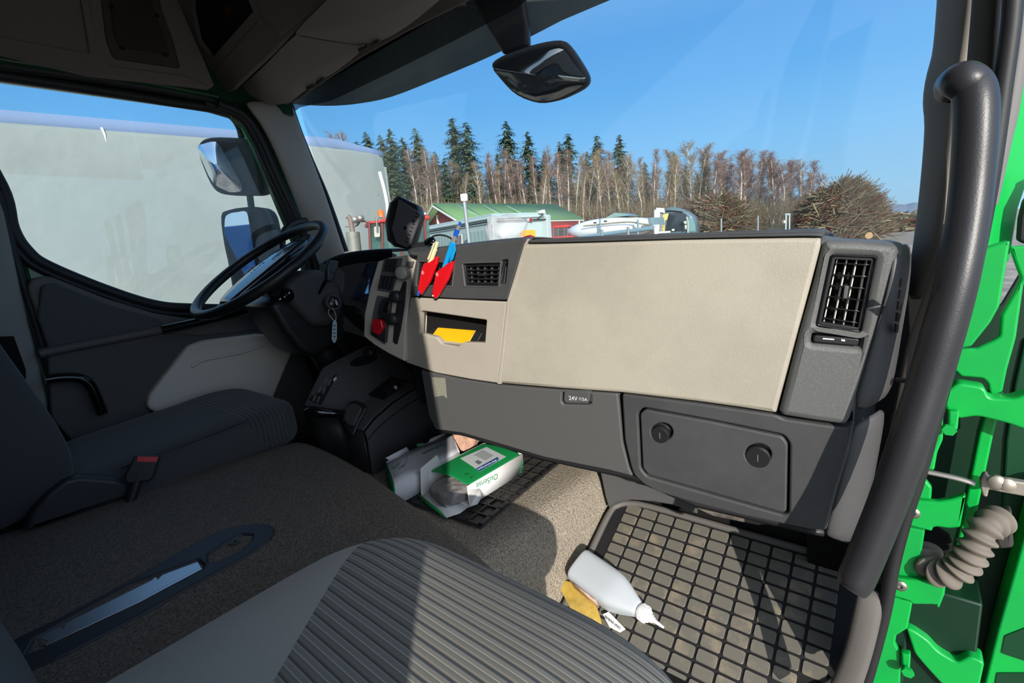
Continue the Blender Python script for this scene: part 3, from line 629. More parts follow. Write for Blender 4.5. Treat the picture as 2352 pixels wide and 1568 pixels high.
# ================================================================== steering wheel, column, console
WC = Vector((-0.65, 0.69, 0.857)); wa = R(33)
WU = Vector((1, 0, 0)); WV = Vector((0, math.cos(wa), math.sin(wa))); WN = WU.cross(WV)       # WN points up at the driver
WM = Matrix.Translation(WC) @ Matrix((WU, WV, WN)).transposed().to_4x4()
sw = thing('steering_wheel', 'black four-spoke truck steering wheel with a glossy centre pad, in front of the side window', 'steering wheel', tuple(WC))
tube('rim', [WM @ Vector((0.232 * math.cos(t), 0.232 * math.sin(t), 0)) for t in [i * math.pi / 24 for i in range(48)]], 0.0155, mat('rim_leather', (26, 26, 28), 0.42, bump=('leather', 500, 0.25, 0.0004)), sw, n=16, closed=True, smoothpts=False)
WM = WM @ Matrix.Rotation(R(90), 4, 'Z')
hubp = [(-0.20, 0.035), (-0.12, 0.075), (0.12, 0.075), (0.20, 0.035), (0.20, -0.0), (0.11, -0.055), (0.07, -0.085), (-0.07, -0.085), (-0.11, -0.055), (-0.20, -0.0)]
WPl = Plane(WC + WN * 0.012, WN); WPl.u = WU; WPl.v = WV; WPl.n = WN
slab('spoke_bridge', [WM @ Vector((x * 1.06, y, 0)) for x, y in hubp], Plane(WC - WN * 0.018, WN), 0.02, BLACK, sw, 0.005, 0.02, world=True)
for s in (-1, 1):
    tube('spoke', [WM @ Vector(p) for p in ((s * 0.06, -0.07, -0.024), (s * 0.11, -0.14, -0.016), (s * 0.15, -0.178, 0))], 0.014, BLACK, sw, n=10, flat=0.7)
def padz(x, y): return 0.004 - 0.35 * x * x - 0.9 * y * y
padr = []
for i in range(-6, 7):
    x = i / 6 * 0.165; hw = 0.072 * math.sqrt(max(0.05, 1 - (x / 0.20) ** 2)); padr.append([WM @ Vector((x, j / 5 * hw - 0.005, padz(x, j / 5 * hw))) for j in range(-5, 6)])
loft('centre_pad', padr, mat('pad_gloss', (30, 34, 42), 0.16, coat=0.6), sw, 0.02, 1)
for k, ch in enumerate('VOLVO'):
    x = (k - 2) * 0.0125; txt('emblem', ch, 0.012, WM @ Matrix.Translation((x, 0.03, padz(x, 0.03) + 0.004)), mat('emblem_grey', (70, 74, 82), 0.3, metal=0.6), sw, 0.0012)
cl = thing('steering_column', 'black plastic steering column shroud with stalk and ignition lock behind the wheel', 'steering column', (-0.62, 0.85, 0.1))
PCl = Plane((-0.54, 0, 0), (1, 0, 0))
slab('lower_shroud', [(618, 700), (660, 672), (740, 690), (796, 690), (812, 730), (836, 748), (790, 786), (745, 812), (718, 822), (690, 806), (650, 758)], PCl.off(-0.015), 0.2, BLACK, cl, 0.02, 0.02)
SH = mat('shroud_plastic', (64, 62, 62), 0.6, bump=('noise', 700, 0.2, 0.0005))
slab('upper_shroud', [(655, 652), (700, 620), (735, 618), (770, 634), (790, 664), (793, 706), (778, 742), (752, 752), (720, 750), (692, 722), (660, 690)], PCl.off(0.01), 0.2, SH, cl, 0.022, 0.02)
tube('column_tube', [WC - WN * 0.02, WC - WN * 0.16], 0.045, BLACK, cl, n=20)
tube('column_foot', [WC - WN * 0.16 + Vector((0, 0.03, -0.04)), Vector((-0.62, 0.98, 0.15))], 0.05, BLACK, cl, n=16)
PK = PCl.off(0.034)
mx = PK.mat(PK.off(-0.02).hit((654, 678))); lathe('control_pad', [(0.021, 0), (0.021, 0.016), (0.018, 0.020), (0, 0.0195)], GLOSSB, cl, mx @ Matrix.Rotation(0.5, 4, 'Y'), 28)
for p in ((643, 686), (654, 680), (664, 672)): slab('pad_mark', [(p[0] - 2, p[1] + 2), (p[0] + 1, p[1] - 2), (p[0] + 3, p[1]), (p[0], p[1] + 3)], PK.off(0.004), 0.001, WHITE, cl, 0.0002)
st_ = tube('stalk', [PK.off(0.0).hit((733, 672)), PK.off(0.03).hit((744, 652)), PK.off(0.05).hit((762, 622))], 0.008, GLOSSB, cl, rs=[0.006, 0.008, 0.013], flat=0.7)
slab('stalk_head', [(752, 612), (758, 596), (779, 600), (778, 612), (762, 648), (752, 645)], PK.off(0.06), 0.02, BLACK, cl, 0.004, 0.003)
KC = PK.off(-0.012).hit((762, 697)); mx = PK.mat(KC) @ Matrix.Rotation(-0.35, 4, 'X')
ig = lathe('ignition_lock', [(0.029, 0), (0.029, 0.012), (0.025, 0.016), (0.021, 0.016), (0.019, 0.006), (0, 0.006)], SH, cl, mx, 32)
lathe('lock_barrel', [(0.016, 0.004), (0.016, 0.014), (0.012, 0.017), (0, 0.017)], mat('dark_metal', (92, 86, 84), 0.3, metal=0.9), ig, mx, 28)
ky = thing('ignition_key', 'dark metal key in the ignition lock with a pale blue plastic tag hanging from it', 'key', tuple(KC))
lathe('key_bow', [(0, 0.014), (0.0105, 0.015), (0.0115, 0.02), (0.010, 0.026), (0, 0.027)], mat('key_metal', (120, 112, 106), 0.25, metal=1), ky, mx @ Matrix.Translation((0.003, -0.006, 0)) @ Matrix.Scale(0.55, 4, (1, 0, 0)), 20)
TG = PK.off(0.022)
tube('tag_loop', [TG.hit(p) for p in ((757, 710), (754, 716), (758, 726), (767, 735), (771, 736), (771, 724), (767, 712), (762, 707))], 0.0011, WHITE, ky, n=6)
tgl = slab('key_tag', [(764, 742), (767, 735), (771, 735), (774, 742), (774, 778), (770, 787), (766, 787), (762, 778)], TG, 0.0018, mat('tag_blue', (190, 214, 228), 0.4), ky, 0.0005, 0.002)
for i in range(4):
    y = 746 + i * 8.5; slab('tag_writing', [(765, y), (771.5, y + 1), (771.5, y + 3), (765, y + 2)], TG.off(0.0006), 0.0006, mat('tag_ink', (50, 60, 80), 0.6), tgl, 0.0001)
# ----- gear console
co = thing('gear_console', 'dark plastic centre console with cup holder and lever, between driver seat and dashboard', 'console', (-0.3, 0.8, 0.1))
def cv(px, X): return [RX(p, X) for p in px]
L0 = cv([(700, 930), (722, 885), (741, 846), (775, 828), (840, 795)], -0.47)
L1 = cv([(733, 945), (762, 900), (793, 853), (850, 835), (905, 800)], -0.43)
L2 = cv([(776, 953), (805, 920), (845, 878), (880, 855), (935, 838)], -0.385)
L3 = cv([(800, 985), (822, 945), (862, 905), (902, 880), (955, 852)], -0.35)
L4 = cv([(836, 990), (858, 962), (900, 925), (945, 895), (990, 870)], -0.27)
CSM = mat('console_plastic', (76, 75, 76), 0.55, bump=('leather', 300, 0.2, 0.0006))
loft('console_shell', [L0, L1, L2, L3, L4], CSM, co, 0.006, 0, bev=0.003)
b0 = cv([(836, 992), (858, 964), (900, 927), (945, 897), (990, 872)], -0.268); b1 = [Vector((-0.262, p.y + 0.0, 0.17)) for p in b0]; b0m = [lerp(a, b, .12) + Vector((.006, 0, 0)) for a, b in zip(b0, b1)]
loft('console_side', [b0, b0m, b1], mat('console_side', (62, 62, 66), 0.7, bump=('noise', 500, 0.3, 0.0006)), co, 0.008, 0, bev=0.002)
tube('side_seam', [p + Vector((0.010, 0, 0.001)) for p in b0m], 0.0012, DARK, co, n=6)
fr_ = [L0[0], L1[0], L2[0], L3[0], L4[0]]; loft('console_front', [fr_, [Vector((p.x, p.y + 0.01, 0.17)) for p in fr_]], BLACK, co, 0.006, 0)
loft('console_left', [L0, [Vector((p.x, p.y, 0.17)) for p in L0]], BLACK, co, 0.006, 0)
LPn = Plane(L0[0], pts=[L1[0], L1[2]]); LQ = LPn.off(0.009)
sp_ = slab('suspension_controls', [(708, 918), (745, 852), (775, 861), (738, 930)], LQ, 0.004, BLACK, co, 0.001, 0.002)
for i in range(3):
    for j in range(2):
        cx = 746 - 13 * i + 9 * j; cy = 872 + 20 * i + 3.5 * j
        slab('push_key', [(cx - 3, cy + 8), (cx + 3, cy - 6), (cx + 7, cy - 5), (cx + 1, cy + 9)], LQ.off(0.003), 0.004, mat('key_grey', (96, 98, 100), 0.5), sp_, 0.0008)
slab('lit_key', [(765, 870), (772, 864), (773, 870), (767, 876)], LQ.off(0.003), 0.003, WHITE, sp_, 0.0005)
CU = Plane(L0[3], pts=[L1[3], L1[4]]).off(0.012)
cue = [(836 + 38 * math.cos(a) - 6 * math.sin(a), 827 + 15 * math.sin(a) - 8 * math.cos(a)) for a in [i * math.pi / 12 for i in range(24)]]
slab('cup_holder', cue, CU, 0.02, CHARS, co, 0.003)
slab('cup_shade', [(836 + (p[0] - 836) * .86, 827 + (p[1] - 827) * .84) for p in cue], CU.off(0.0008), 0.002, DARK, co, 0.0003)  # flat dark disc standing in for the shade inside the cup holder
lathe('cap_knob', [(0.02, 0), (0.02, 0.014), (0.015, 0.018), (0, 0.016)], BLACK, co, Matrix.Translation(RX((851, 812), -0.42)), 24)
tube('gear_lever', [RX(p, X + 0.035) for p, X in (((697, 946), -0.40), ((715, 944), -0.385), ((736, 947), -0.37), ((765, 949), -0.355), ((792, 952), -0.335))], 0.013, GLOSSB, co, rs=[0.006, 0.0145, 0.0150, 0.0125, 0.013])
tube('lever_collar', [RX((736, 947), -0.333), RX((742, 948), -0.330)], 0.0165, GLOSSB, co, n=20, smoothpts=False)
BP = Plane(RX((812, 950), -0.315), (0.5, -0.75, 0.62))
slab('lever_gate', [(806, 1000), (790, 978), (788, 950), (800, 925), (815, 918), (836, 925), (842, 936), (822, 975), (812, 998)], BP, 0.01, BLACK, co, 0.004, 0.004)
slab('lever_disc', [(788, 962), (788, 945), (798, 930), (812, 924), (828, 932), (830, 940), (812, 978), (798, 975)], BP.off(0.012), 0.014, SH, co, 0.004, 0.006)
slab('tray_recess', [(846, 905), (900, 864), (937, 874), (880, 916)], Plane(RX((890, 890), -0.31), (0.25, -0.45, 0.85)), 0.006, DARK, co, 0.001, 0.003)
pb = slab('parking_brake', [(880, 895), (898, 868), (914, 873), (890, 904)], Plane(RX((893, 887), -0.30), (0.25, -0.45, 0.85)), 0.014, BLACK, co, 0.003, 0.003)
slab('brake_mark', [(907, 884), (913, 888), (910, 894), (904, 890)], Plane(RX((893, 887), -0.297), (0.25, -0.45, 0.85)), 0.002, WHITE, co, 0.0003)
# grab handle on the far pillar
gh = thing('pillar_grab_handle', 'black grab handle on the far pillar, seen behind the steering wheel', 'grab handle', (-1.0, 1.0, 0.9))
tube('bar', [RX(p, X) for p, X in (((722, 510), -0.99), ((700, 507), -0.96), ((672, 514), -0.95), ((652, 532), -0.945), ((648, 560), -0.945), ((654, 592), -0.95), ((662, 630), -0.96), ((672, 650), -0.99))], 0.013, BLACK, gh, n=14)
slab('mount', [(700, 500), (735, 494), (740, 505), (728, 518), (704, 516)], Plane((-0.985, 0, 0), (1, 0, 0)), 0.02, BLACK, gh, 0.004, 0.003)
dh = thing('door_pull_bar', 'black curved bar low by the driver door, behind the driver seat base', 'grab handle', (-0.98, 0.2, 0.4))
tube('bar', [RX(p, -0.93) for p in ((104, 872), (140, 867), (180, 868), (205, 882), (222, 915), (236, 950))], 0.014, GLOSSB, dh, n=14)
# ----- things on the dash
mo = thing('reversing_monitor', 'black plastic monitor housing seen from behind, tilted on top of the dash', 'monitor', tuple(RY((930, 570), 0.86)))
MO = Plane(RY((930, 520), 0.84), (0.55, -1.0, 0.05))
back = [(914, 457), (958, 484), (967, 494), (943, 560), (934, 570), (909, 559), (898, 526), (906, 496)]
slab('back_cover', back, MO, 0.012, mat('monitor_grey', (74, 72, 76), 0.45, bump=('noise', 600, 0.2, 0.0005)), mo, 0.003, 0.002)
outl = [(914, 449), (960, 472), (968, 496), (948, 566), (934, 572), (906, 566), (890, 552), (886, 508), (898, 464)]
slab('housing', [(p[0] - 1, p[1]) for p in outl], MO.off(-0.014), 0.035, BLACK, mo, 0.004, 0.003)
loft('hood', [[MO.off(0).hit(p) for p in ((916, 450), (899, 466), (888, 510), (892, 552), (908, 568))], [MO.off(-0.07).hit(p) for p in ((913, 452), (894, 466), (884, 512), (890, 552), (906, 566))]], BLACK, mo, 0.003, 0)
for c in ((950, 508), (931, 523)):
    mx = MO.mat(MO.off(0.0004).hit(c)); lathe('screw_hole', [(0, 0), (0.0042, 0), (0.0048, 0.001), (0.003, 0.0012), (0, -0.0005)], DARK, mo, mx, 16)
for i in range(9):
    y = 492 + i * 8.2; x = 962 - i * 3.1
    slab('cooling_slot', [(x - 6, y - 4), (x, y - 2), (x - 0.3, y), (x - 6.3, y - 2)], MO.off(0.001), 0.002, DARK, mo, 0.0002)
tube('mount_arm', [MO.off(-0.03).hit((938, 562)), RY((950, 566), 0.84), RY((970, 560), 0.84)], 0.006, BLACK, mo, n=10)
slab('mount_foot', [(944, 568), (958, 556), (985, 552), (990, 558), (975, 570), (948, 574)], Plane(RY((965, 562), 0.83), (0.3, -1, 0.5)), 0.012, BLACK, mo, 0.003, 0.002)
tube('plug', [RY((978, 556), 0.83), RY((992, 549), 0.83), RY((996, 556), 0.83)], 0.006, GLOSSB, mo, n=10)
tag(tube('monitor_cable', [RY(p, 0.835) for p in ((988, 556), (992, 545), (1004, 540), (1022, 541), (1038, 549), (1044, 560), (1046, 570))], 0.0022, BLACK, None, n=8), 'thin black cable looping from the monitor base over the dash edge', 'cable')
# pens in red clip-on holders on the left centre vent
def pen_set(hold, pen, lab_h, lab_p, colA, colB, colC, big):
    PP = FP.off(0.022)
    h = thing('pen_holder', lab_h, 'pen holder', tuple(PP.hit(hold[0][0])), 'red pen holders on the dash vent')
    slab('sleeve', hold[0], PP, 0.012, RED, h, 0.004, 0.003)
    c = PP.off(0.0006).hit(hold[1]); lathe('printed_badge', [(0, 0), (0.0040, 0), (0.0044, 0.0003), (0.0036, 0.0005), (0.0028, 0.0002), (0, 0.0002)], mat('badge_pink', (232, 120, 126), 0.5), h, PP.mat(c), 18)
    slab('clip', hold[2], FP.off(0.012), 0.004, RED, h, 0.001)
    if big: lathe('rivet', [(0, 0), (0.0018, 0), (0.0018, 0.001), (0, 0.001)], WHITE, h, PP.mat(PP.off(0.0006).hit((994.5, 679))), 12)
    p = thing('pen', lab_p, 'pen', tuple(PP.hit(pen[0])), 'pens in the red holders')
    P2 = PP.off(-0.006); pts = [P2.hit(q) for q in pen]
    tube('barrel', pts[:2], 0.0058, colA, p, rs=[0.0045, 0.0062], n=14, smoothpts=False)
    if big:
        tube('grip_ring', [pts[1], pts[2]], 0.005, mat('pen_silver', (190, 180, 176), 0.3, metal=0.6), p, rs=[0.0052, 0.0048], smoothpts=False)
        tube('band', [lerp(pts[2], pts[3], 0), pts[3]], 0.0055, colB, p, rs=[0.0052, 0.0052], smoothpts=False)
        tube('neck', [pts[3], pts[4]], 0.005, MATS['pen_silver'], p, rs=[0.005, 0.004], smoothpts=False)
        tube('button', [pts[4], pts[5]], 0.003, colB, p, rs=[0.0032, 0.0026], smoothpts=False)
        slab('pocket_clip', [(1036, 566), (1044, 557), (1046, 575), (1040, 595), (1032, 604), (1034, 590)], PP.off(0.002), 0.002, colA, p, 0.0008, 0.002)
    else:
        tube('button', [pts[1], pts[2]], 0.0045, colB, p, rs=[0.0048, 0.0044], smoothpts=False)
        slab('pocket_clip', [(996, 557), (999, 556), (987, 590), (983, 598), (981, 594)], PP.off(0.004), 0.0016, colC, p, 0.0006)
pen_set(([(984, 601), (990, 598), (1002, 588), (1001, 606), (991, 632), (985, 648), (965, 678), (959, 672), (958, 660), (966, 620), (972, 604)], (971, 626), [(988, 620), (998, 616), (986, 648), (978, 650)]),
        [(975, 640), (999, 572), (1004, 556)], 'left red clip-on pen holder on the dash vent, holding the cream pen', 'short cream pen standing in the left red holder', CREAM, CREAM, CREAM, False)
pen_set(([(1011, 616), (1024, 606), (1038, 599), (1036, 616), (1026, 644), (1004, 680), (997, 687), (991, 680), (992, 664), (1000, 624)], (1004, 630), [(1020, 634), (1030, 626), (1020, 652), (1012, 658)]),
        [(1008, 650), (1041, 555), (1046, 541), (1051, 526), (1055, 517), (1057, 510)], 'right red clip-on pen holder on the dash vent, holding the blue pen', 'long blue pen with silver bands standing in the right red holder', BLUE, BLUED, BLUE, True)
sl = tube('refill_tip', [FP.off(0.022).hit((962, 668)), FP.off(0.022).hit((960, 678))], 0.0026, BLUED, None, n=10); tag(sl, 'dark blue plastic tip poking out of the left red pen holder', 'pen tip')
# yellow item in the cubby
ye = thing('yellow_case', 'yellow and black plastic case lying in the open cubby of the dash', 'case', tuple(FP.off(-0.03).hit((1045, 775))))
YP = Plane(FP.off(-0.02).hit((1045, 790)), FP.n + Vector((0, 0, 0.45)))
slab('yellow_lid', [(1005, 751), (1092, 758), (1078, 784), (1072, 792), (1004, 785), (992, 768)], YP.off(0.004), 0.014, YEL, ye, 0.003, 0.002)
slab('black_end', [(974, 766), (1000, 752), (1010, 752), (996, 770)], YP.off(0.002), 0.012, BLACK, ye, 0.002)
slab('black_end', [(1092, 758), (1108, 764), (1092, 792), (1072, 792)], YP.off(0.002), 0.012, BLACK, ye, 0.002)
slab('black_base', [(996, 780), (1075, 788), (1060, 806), (1000, 798)], YP.off(-0.004), 0.02, BLACK, ye, 0.002)
# clear bag and red thing on top of the dash
bg = bmesh.new(); c0 = RY((1163, 546), 0.98)
bm = pillow_bm((0, 0, 0), (0.056, 0.05, 0.040), 0.8, 0.8, 40, 22)
for v in bm.verts:
    q = v.co * 30; v.co += Vector((noise.noise(q), noise.noise(q + Vector((9, 3, 1))), noise.noise(q + Vector((4, 7, 2))))) * 0.012
    v.co.z = max(v.co.z, -0.03); v.co = v.co + c0 + Vector((0, 0, 0.018))
tag(bmobj('clear_plastic_bag', bm, BAGF, None, 80), 'crumpled clear plastic bag lying on the dash top against the windscreen', 'plastic bag')
tag(slab('red_plastic_piece', [(1192, 547), (1206, 541), (1219, 538), (1221, 544), (1212, 550), (1195, 552)], Plane(RY((1208, 546), 0.88), (0, -1, 0.3)), 0.02, mat('dark_red', (150, 34, 48), 0.4), None, 0.003, 0.003), 'small dark red plastic piece showing behind the dash edge by the clear bag', 'plastic piece')
# ================================================================== engine cover, seats, floor clutter
def zat(px, P):
    d = ray(px); k = math.hypot(P.x - CAM.x, P.y - CAM.y) / math.hypot(d.x, d.y); return CAM.z + d.z * k
EZ = 0.36
ec = thing('engine_cover', 'grey carpeted engine cover between the two seats with a long metal rail let into it', 'engine cover', (0, 0.1, 0.2))
fy = [(-0.42, 0.590), (-0.405, 0.605), (-0.36, 0.612), (-0.2, 0.608), (0.0, 0.585), (0.2, 0.548), (0.38, 0.512), (0.47, 0.492)]
rows = []
for i, (x, y) in enumerate(fy):
    dz = -0.03 if i == 0 else (-0.006 if i == 1 else 0)
    sk = lambda yy: x - (0.13 * (0.6 - yy) if i < 3 else 0)
    rows.append([Vector((sk(-0.7), -0.7, EZ + dz)), Vector((sk(-0.2), -0.2, EZ + dz)), Vector((sk(0.2), 0.2, EZ + dz)), Vector((sk(y), y - 0.06, EZ + dz)), Vector((x, y - 0.018, EZ - 0.004 + dz)), Vector((x, y, EZ - 0.02 + dz)), Vector((x, y + 0.008, EZ - 0.05)), Vector((x, y + 0.012, 0.205))])
left = [Vector((p.x - 0.012, p.y - 0.01, 0.2)) for p in rows[0]]
loft('carpet_cover', [left] + rows + [[Vector((0.475, p.y, min(p.z, EZ - 0.04))) for p in rows[-1]], [Vector((0.48, p.y, 0.05)) for p in rows[-1]]], CARP, ec, 0.01, 2)
EP = Plane((0, 0, EZ + 0.004), (0, 0, 1)); TRB = mat('rail_trim', (48, 50, 56), 0.5, bump=('noise', 600, 0.15, 0.0004))
chan = [(80, 1462), (300, 1340), (455, 1283), (468, 1296), (466, 1306), (320, 1382), (115, 1480), (60, 1500)]
boltp = [(478, 1272), (520, 1243), (555, 1225), (580, 1226), (578, 1240), (545, 1268), (500, 1288), (478, 1290)]
rt = slab('rail_surround', [(40, 1462), (140, 1415), (300, 1330), (420, 1262), (500, 1218), (560, 1203), (615, 1201), (634, 1212), (620, 1240), (560, 1280), (470, 1328), (320, 1412), (150, 1500), (60, 1540), (0, 1560), (-20, 1490)], EP, 0.012, TRB, ec, 0.004, 0.01, holes=[chan, boltp], hr=0.003)
slab('rail_channel', [(70, 1452), (300, 1325), (470, 1262), (600, 1215), (600, 1260), (470, 1320), (320, 1400), (60, 1510)], EP.off(-0.011), 0.002, DARK, ec, 0.0005)
al = slab('metal_rail', [(84, 1463), (116, 1446), (138, 1437), (145, 1444), (152, 1430), (350, 1331), (356, 1322), (363, 1330), (372, 1320), (452, 1286), (462, 1302), (320, 1376), (116, 1474)], EP.off(-0.0035), 0.003, ALU, rt, 0.0006)
slab('rail_lip', [(100, 1476), (320, 1376), (462, 1302), (464, 1306), (320, 1382), (104, 1482)], EP.off(-0.001), 0.002, ALU, rt, 0.0005)
mx = EP.mat(EP.off(-0.008).hit((541, 1251))); bl = lathe('bolt', [(0.013, 0), (0.013, 0.002), (0.009, 0.003), (0.009, 0.007), (0.004, 0.007), (0.004, 0.005), (0, 0.005)], mat('dull_bolt', (84, 80, 74), 0.5, metal=0.6), rt, mx, 18)

def pillow(name, c, h, e1, e2, m, parent, warp=None, lean=0, split=None, nu=56, nv=28, names=None, mats=None):
    bm = pillow_bm((0, 0, 0), h, e1, e2, nu, nv, warp)
    mx = Matrix.Translation(Vector(c)) @ Matrix.Rotation(lean, 4, 'X')
    bm.transform(mx)
    if not split: return bmobj(name, bm, m, parent, 80)
    p0, nrm = split
    out = []
    for side in (0, 1):
        b2 = bm.copy(); bmesh.ops.bisect_plane(b2, geom=b2.verts[:] + b2.edges[:] + b2.faces[:], plane_co=p0, plane_no=nrm, clear_outer=(side == 0), clear_inner=(side == 1))
        out.append(bmobj(names[side], b2, mats[side], parent, 80))
    bm.free(); return out
# driver's seat
ds = thing('driver_seat', 'dark blue-grey fabric driver seat behind the steering wheel', 'seat', (-0.66, 0.2, 0.0), 'cab seats')
def cw(p):
    s = abs(p.x) / 0.24; p = p.copy()
    if p.z > 0: p.z += 0.02 * max(0, s - 0.45) - 0.03 * max(0, 0.1 - p.y) + (0.02 if p.y > 0.1 else 0) * (p.y - 0.1) * 4
    return p
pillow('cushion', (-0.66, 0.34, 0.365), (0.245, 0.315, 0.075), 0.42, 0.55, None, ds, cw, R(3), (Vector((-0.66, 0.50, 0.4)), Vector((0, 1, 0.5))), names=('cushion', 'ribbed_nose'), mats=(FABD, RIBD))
def bw(p):
    p = p.copy(); s = max(0, abs(p.x) - 0.12) / 0.13
    if p.y > 0: p.y += 0.05 * s * s - 0.02 * (1 - s)
    if p.z > 0.1: p.x *= 1 - 0.5 * (p.z - 0.1)
    return p
pillow('backrest', (-0.645, -0.05, 0.74), (0.25, 0.11, 0.39), 0.45, 0.4, FABD, ds, bw, R(15))
tube('seam', [Vector((-0.43, 0.20, 0.425)), Vector((-0.435, 0.42, 0.437)), Vector((-0.45, 0.55, 0.44))], 0.002, BLACK, ds, n=6)
pillow('headrest', (-0.645, -0.20, 1.22), (0.14, 0.05, 0.1), 0.5, 0.5, FABD, ds, None, R(12))
slab('side_cover', [(70, 1185), (110, 1135), (150, 1103), (185, 1095), (275, 1103), (300, 1112), (300, 1140), (60, 1220)], Plane((-0.40, 0, 0), (1, 0, 0)), 0.05, mat('seat_side_plastic', (46, 47, 50), 0.5), ds, 0.008, 0.006)
box2('seat_base', (-0.86, 0.02, -0.02), (-0.46, 0.58, 0.31), BLACK, ds, 0.02)
bk = thing('seat_belt_buckle', 'black seat belt buckle with a red release button beside the driver seat', 'buckle', (-0.385, 0.25, 0.36))
BKP = Plane(RX((333, 1075), -0.375), (1, -0.3, 0.25))
slab('buckle_body', [(308, 1047), (369, 1047), (352, 1098), (345, 1105), (290, 1112), (284, 1096)], BKP, 0.022, BLACK, bk, 0.004, 0.003)
slab('release_button', [(315, 1048), (364, 1049), (360, 1061), (314, 1061)], BKP.off(0.003), 0.01, mat('buckle_red', (196, 54, 60), 0.4), bk, 0.001, 0.002)
tube('buckle_stalk', [BKP.off(-0.01).hit((318, 1095)), BKP.off(-0.01).hit((300, 1150))], 0.011, BLACK, bk, n=10)

# passenger seat
ps = thing('passenger_seat', 'grey fabric passenger seat with a ribbed cushion in the foreground', 'seat', (0.57, 0.1, 0.0), 'cab seats')
def pw(p):
    p = p.copy()
    if p.z > 0: p.z -= 0.08 * max(0, p.y - 0.16) ; 
    s = p.x / 0.26
    if p.z > 0 : p.z += 0.012 * max(0, -s - 0.4) - 0.01 * max(0, s - 0.4)
    return p
spl = (Vector((0.52, 0.14, 0.4)), Vector((0.17, 0.13, 0)).normalized())
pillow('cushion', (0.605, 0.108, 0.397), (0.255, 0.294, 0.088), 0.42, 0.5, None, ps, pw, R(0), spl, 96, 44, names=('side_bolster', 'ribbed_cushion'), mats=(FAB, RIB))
def pbw(p):
    p = p.copy(); s = max(0, abs(p.x) - 0.12) / 0.15
    if p.y > 0: p.y += 0.03 * s * s
    return p
pillow('backrest', (0.56, -0.170, 0.77), (0.25, 0.10, 0.37), 0.45, 0.4, mat('backrest_fabric', (70, 73, 76), 0.95, bump=('noise', 600, 0.3, 0.001)), ps, pbw, R(15))
box2('seat_base', (0.5, -0.2, -0.08), (0.80, 0.34, 0.33), BLACK, ps, 0.02)

# ----- rubber mats
def tiles(bm, place, cols, rows_, w_, h_, rr=0.004, dz=0.003):
    for cx in cols:
        for cy in rows_:
            ok = place(cx, cy)
            if ok is None: continue
            base = [(-w_ / 2, -h_ / 2), (w_ / 2, -h_ / 2), (w_ / 2, h_ / 2), (-w_ / 2, h_ / 2)]
            q = rnd(base, rr, 3)
            lo = [bm.verts.new(place(cx + a * 1.06, cy + b * 1.06, 0.0005, True)) for a, b in q]
            up = [bm.verts.new(place(cx + a, cy + b, dz, True)) for a, b in q]
            n_ = len(q)
            for i in range(n_): bm.faces.new((lo[i], lo[(i + 1) % n_], up[(i + 1) % n_], up[i]))
            bm.faces.new(up)
MO0 = MATP0.copy(); MO0.x = 0
def mpt(x, s, h=0.0): return MO0 + Vector((x, 0, 0)) + md * s + MP.n * h
fm_ = thing('floor_mat', 'large black rubber mat of raised blocks, dusty with dirt, in the passenger footwell', 'floor mat', tuple(mpt(0.6, 0.0)), 'rubber floor mats')
def inside_mat(x, s):
    if x < 0.392 or x > 0.895: return False
    if s > 0.253: return False
    if x < 0.43 and s > 0.245: return False
    if x - 0.83 > (s + 0.02) * 0.9 and s < 0.05: return False
    return True
mo_ = [mpt(0.353, -0.27), mpt(0.353, 0.20), mpt(0.366, 0.240), mpt(0.40, 0.262), mpt(0.46, 0.268), mpt(0.93, 0.268), mpt(0.93, 0.05), mpt(0.86, -0.03), mpt(0.80, -0.27)]
slab('mat_sheet', mo_, MP, 0.008, RUB, fm_, 0.002, world=True)
rim = [mpt(0.362, -0.27, .002), mpt(0.362, 0.05, .002), mpt(0.362, 0.20, .002), mpt(0.374, 0.234, .002), mpt(0.405, 0.252, .002), mpt(0.46, 0.259, .002), mpt(0.60, 0.261, .002), mpt(0.92, 0.261, .002)]
tube('raised_rim', rim, 0.0085, mat('rim_grey', (98, 96, 92), 0.6), fm_, n=10)
tube('corner_rim', [mpt(0.90, 0.02, .002), mpt(0.872, -0.012, .002), mpt(0.84, -0.045, .002), mpt(0.80, -0.09, .002), mpt(0.76, -0.14, .002)], 0.010, MATS['rim_grey'], fm_, n=10)
bm = bmesh.new()
def plc(x, s, h=0.0, force=False):
    if not force and not inside_mat(x, s): return None
    return mpt(x, s, h)
tiles(bm, plc, [0.422 - 0.0025 + 0.0446 * k for k in range(0, 12)], [0.2355 - 0.0302 * j for j in range(0, 17)], 0.0375, 0.0235)
o = bmobj('raised_blocks', bm, RUBM, fm_, 50)
SZ = 0.224
sa, sb_, sc_ = RZ((1105, 1213), SZ), RZ((1030, 1183), SZ), RZ((1290, 1060), SZ)
su = (sc_ - sa).normalized(); sv = Vector((-su.y, su.x, 0)); SL = (sc_ - sa).length
fm2 = thing('floor_mat', 'narrow black rubber mat of square wells on the centre floor, under the cardboard boxes', 'floor mat', tuple(sa), 'rubber floor mats')
def spt(u, v, h=0.0): return Vector((sa.x, sa.y, SZ)) + su * u + sv * v + Vector((0, 0, h))
bm = bmesh.new(); PT = 0.0385; W_ = PT * 7 + 0.008; ncol = int(SL / PT)
bma = bmesh.new()
def lbar(a, b, w0):
    ax = (b - a); L = ax.length; ax.normalize(); s_ = Vector((0, 0, 1)).cross(ax); box_bm(bma, (0, 0, 0), (L / 2, w0, 0.003), Matrix.Translation((a + b) / 2) @ Matrix((ax, s_, Vector((0, 0, 1)))).transposed().to_4x4())
for j in range(8): lbar(spt(0, 0.006 + j * PT, 0.004), spt(SL, 0.006 + j * PT, 0.004), 0.0028 if j else 0.006)
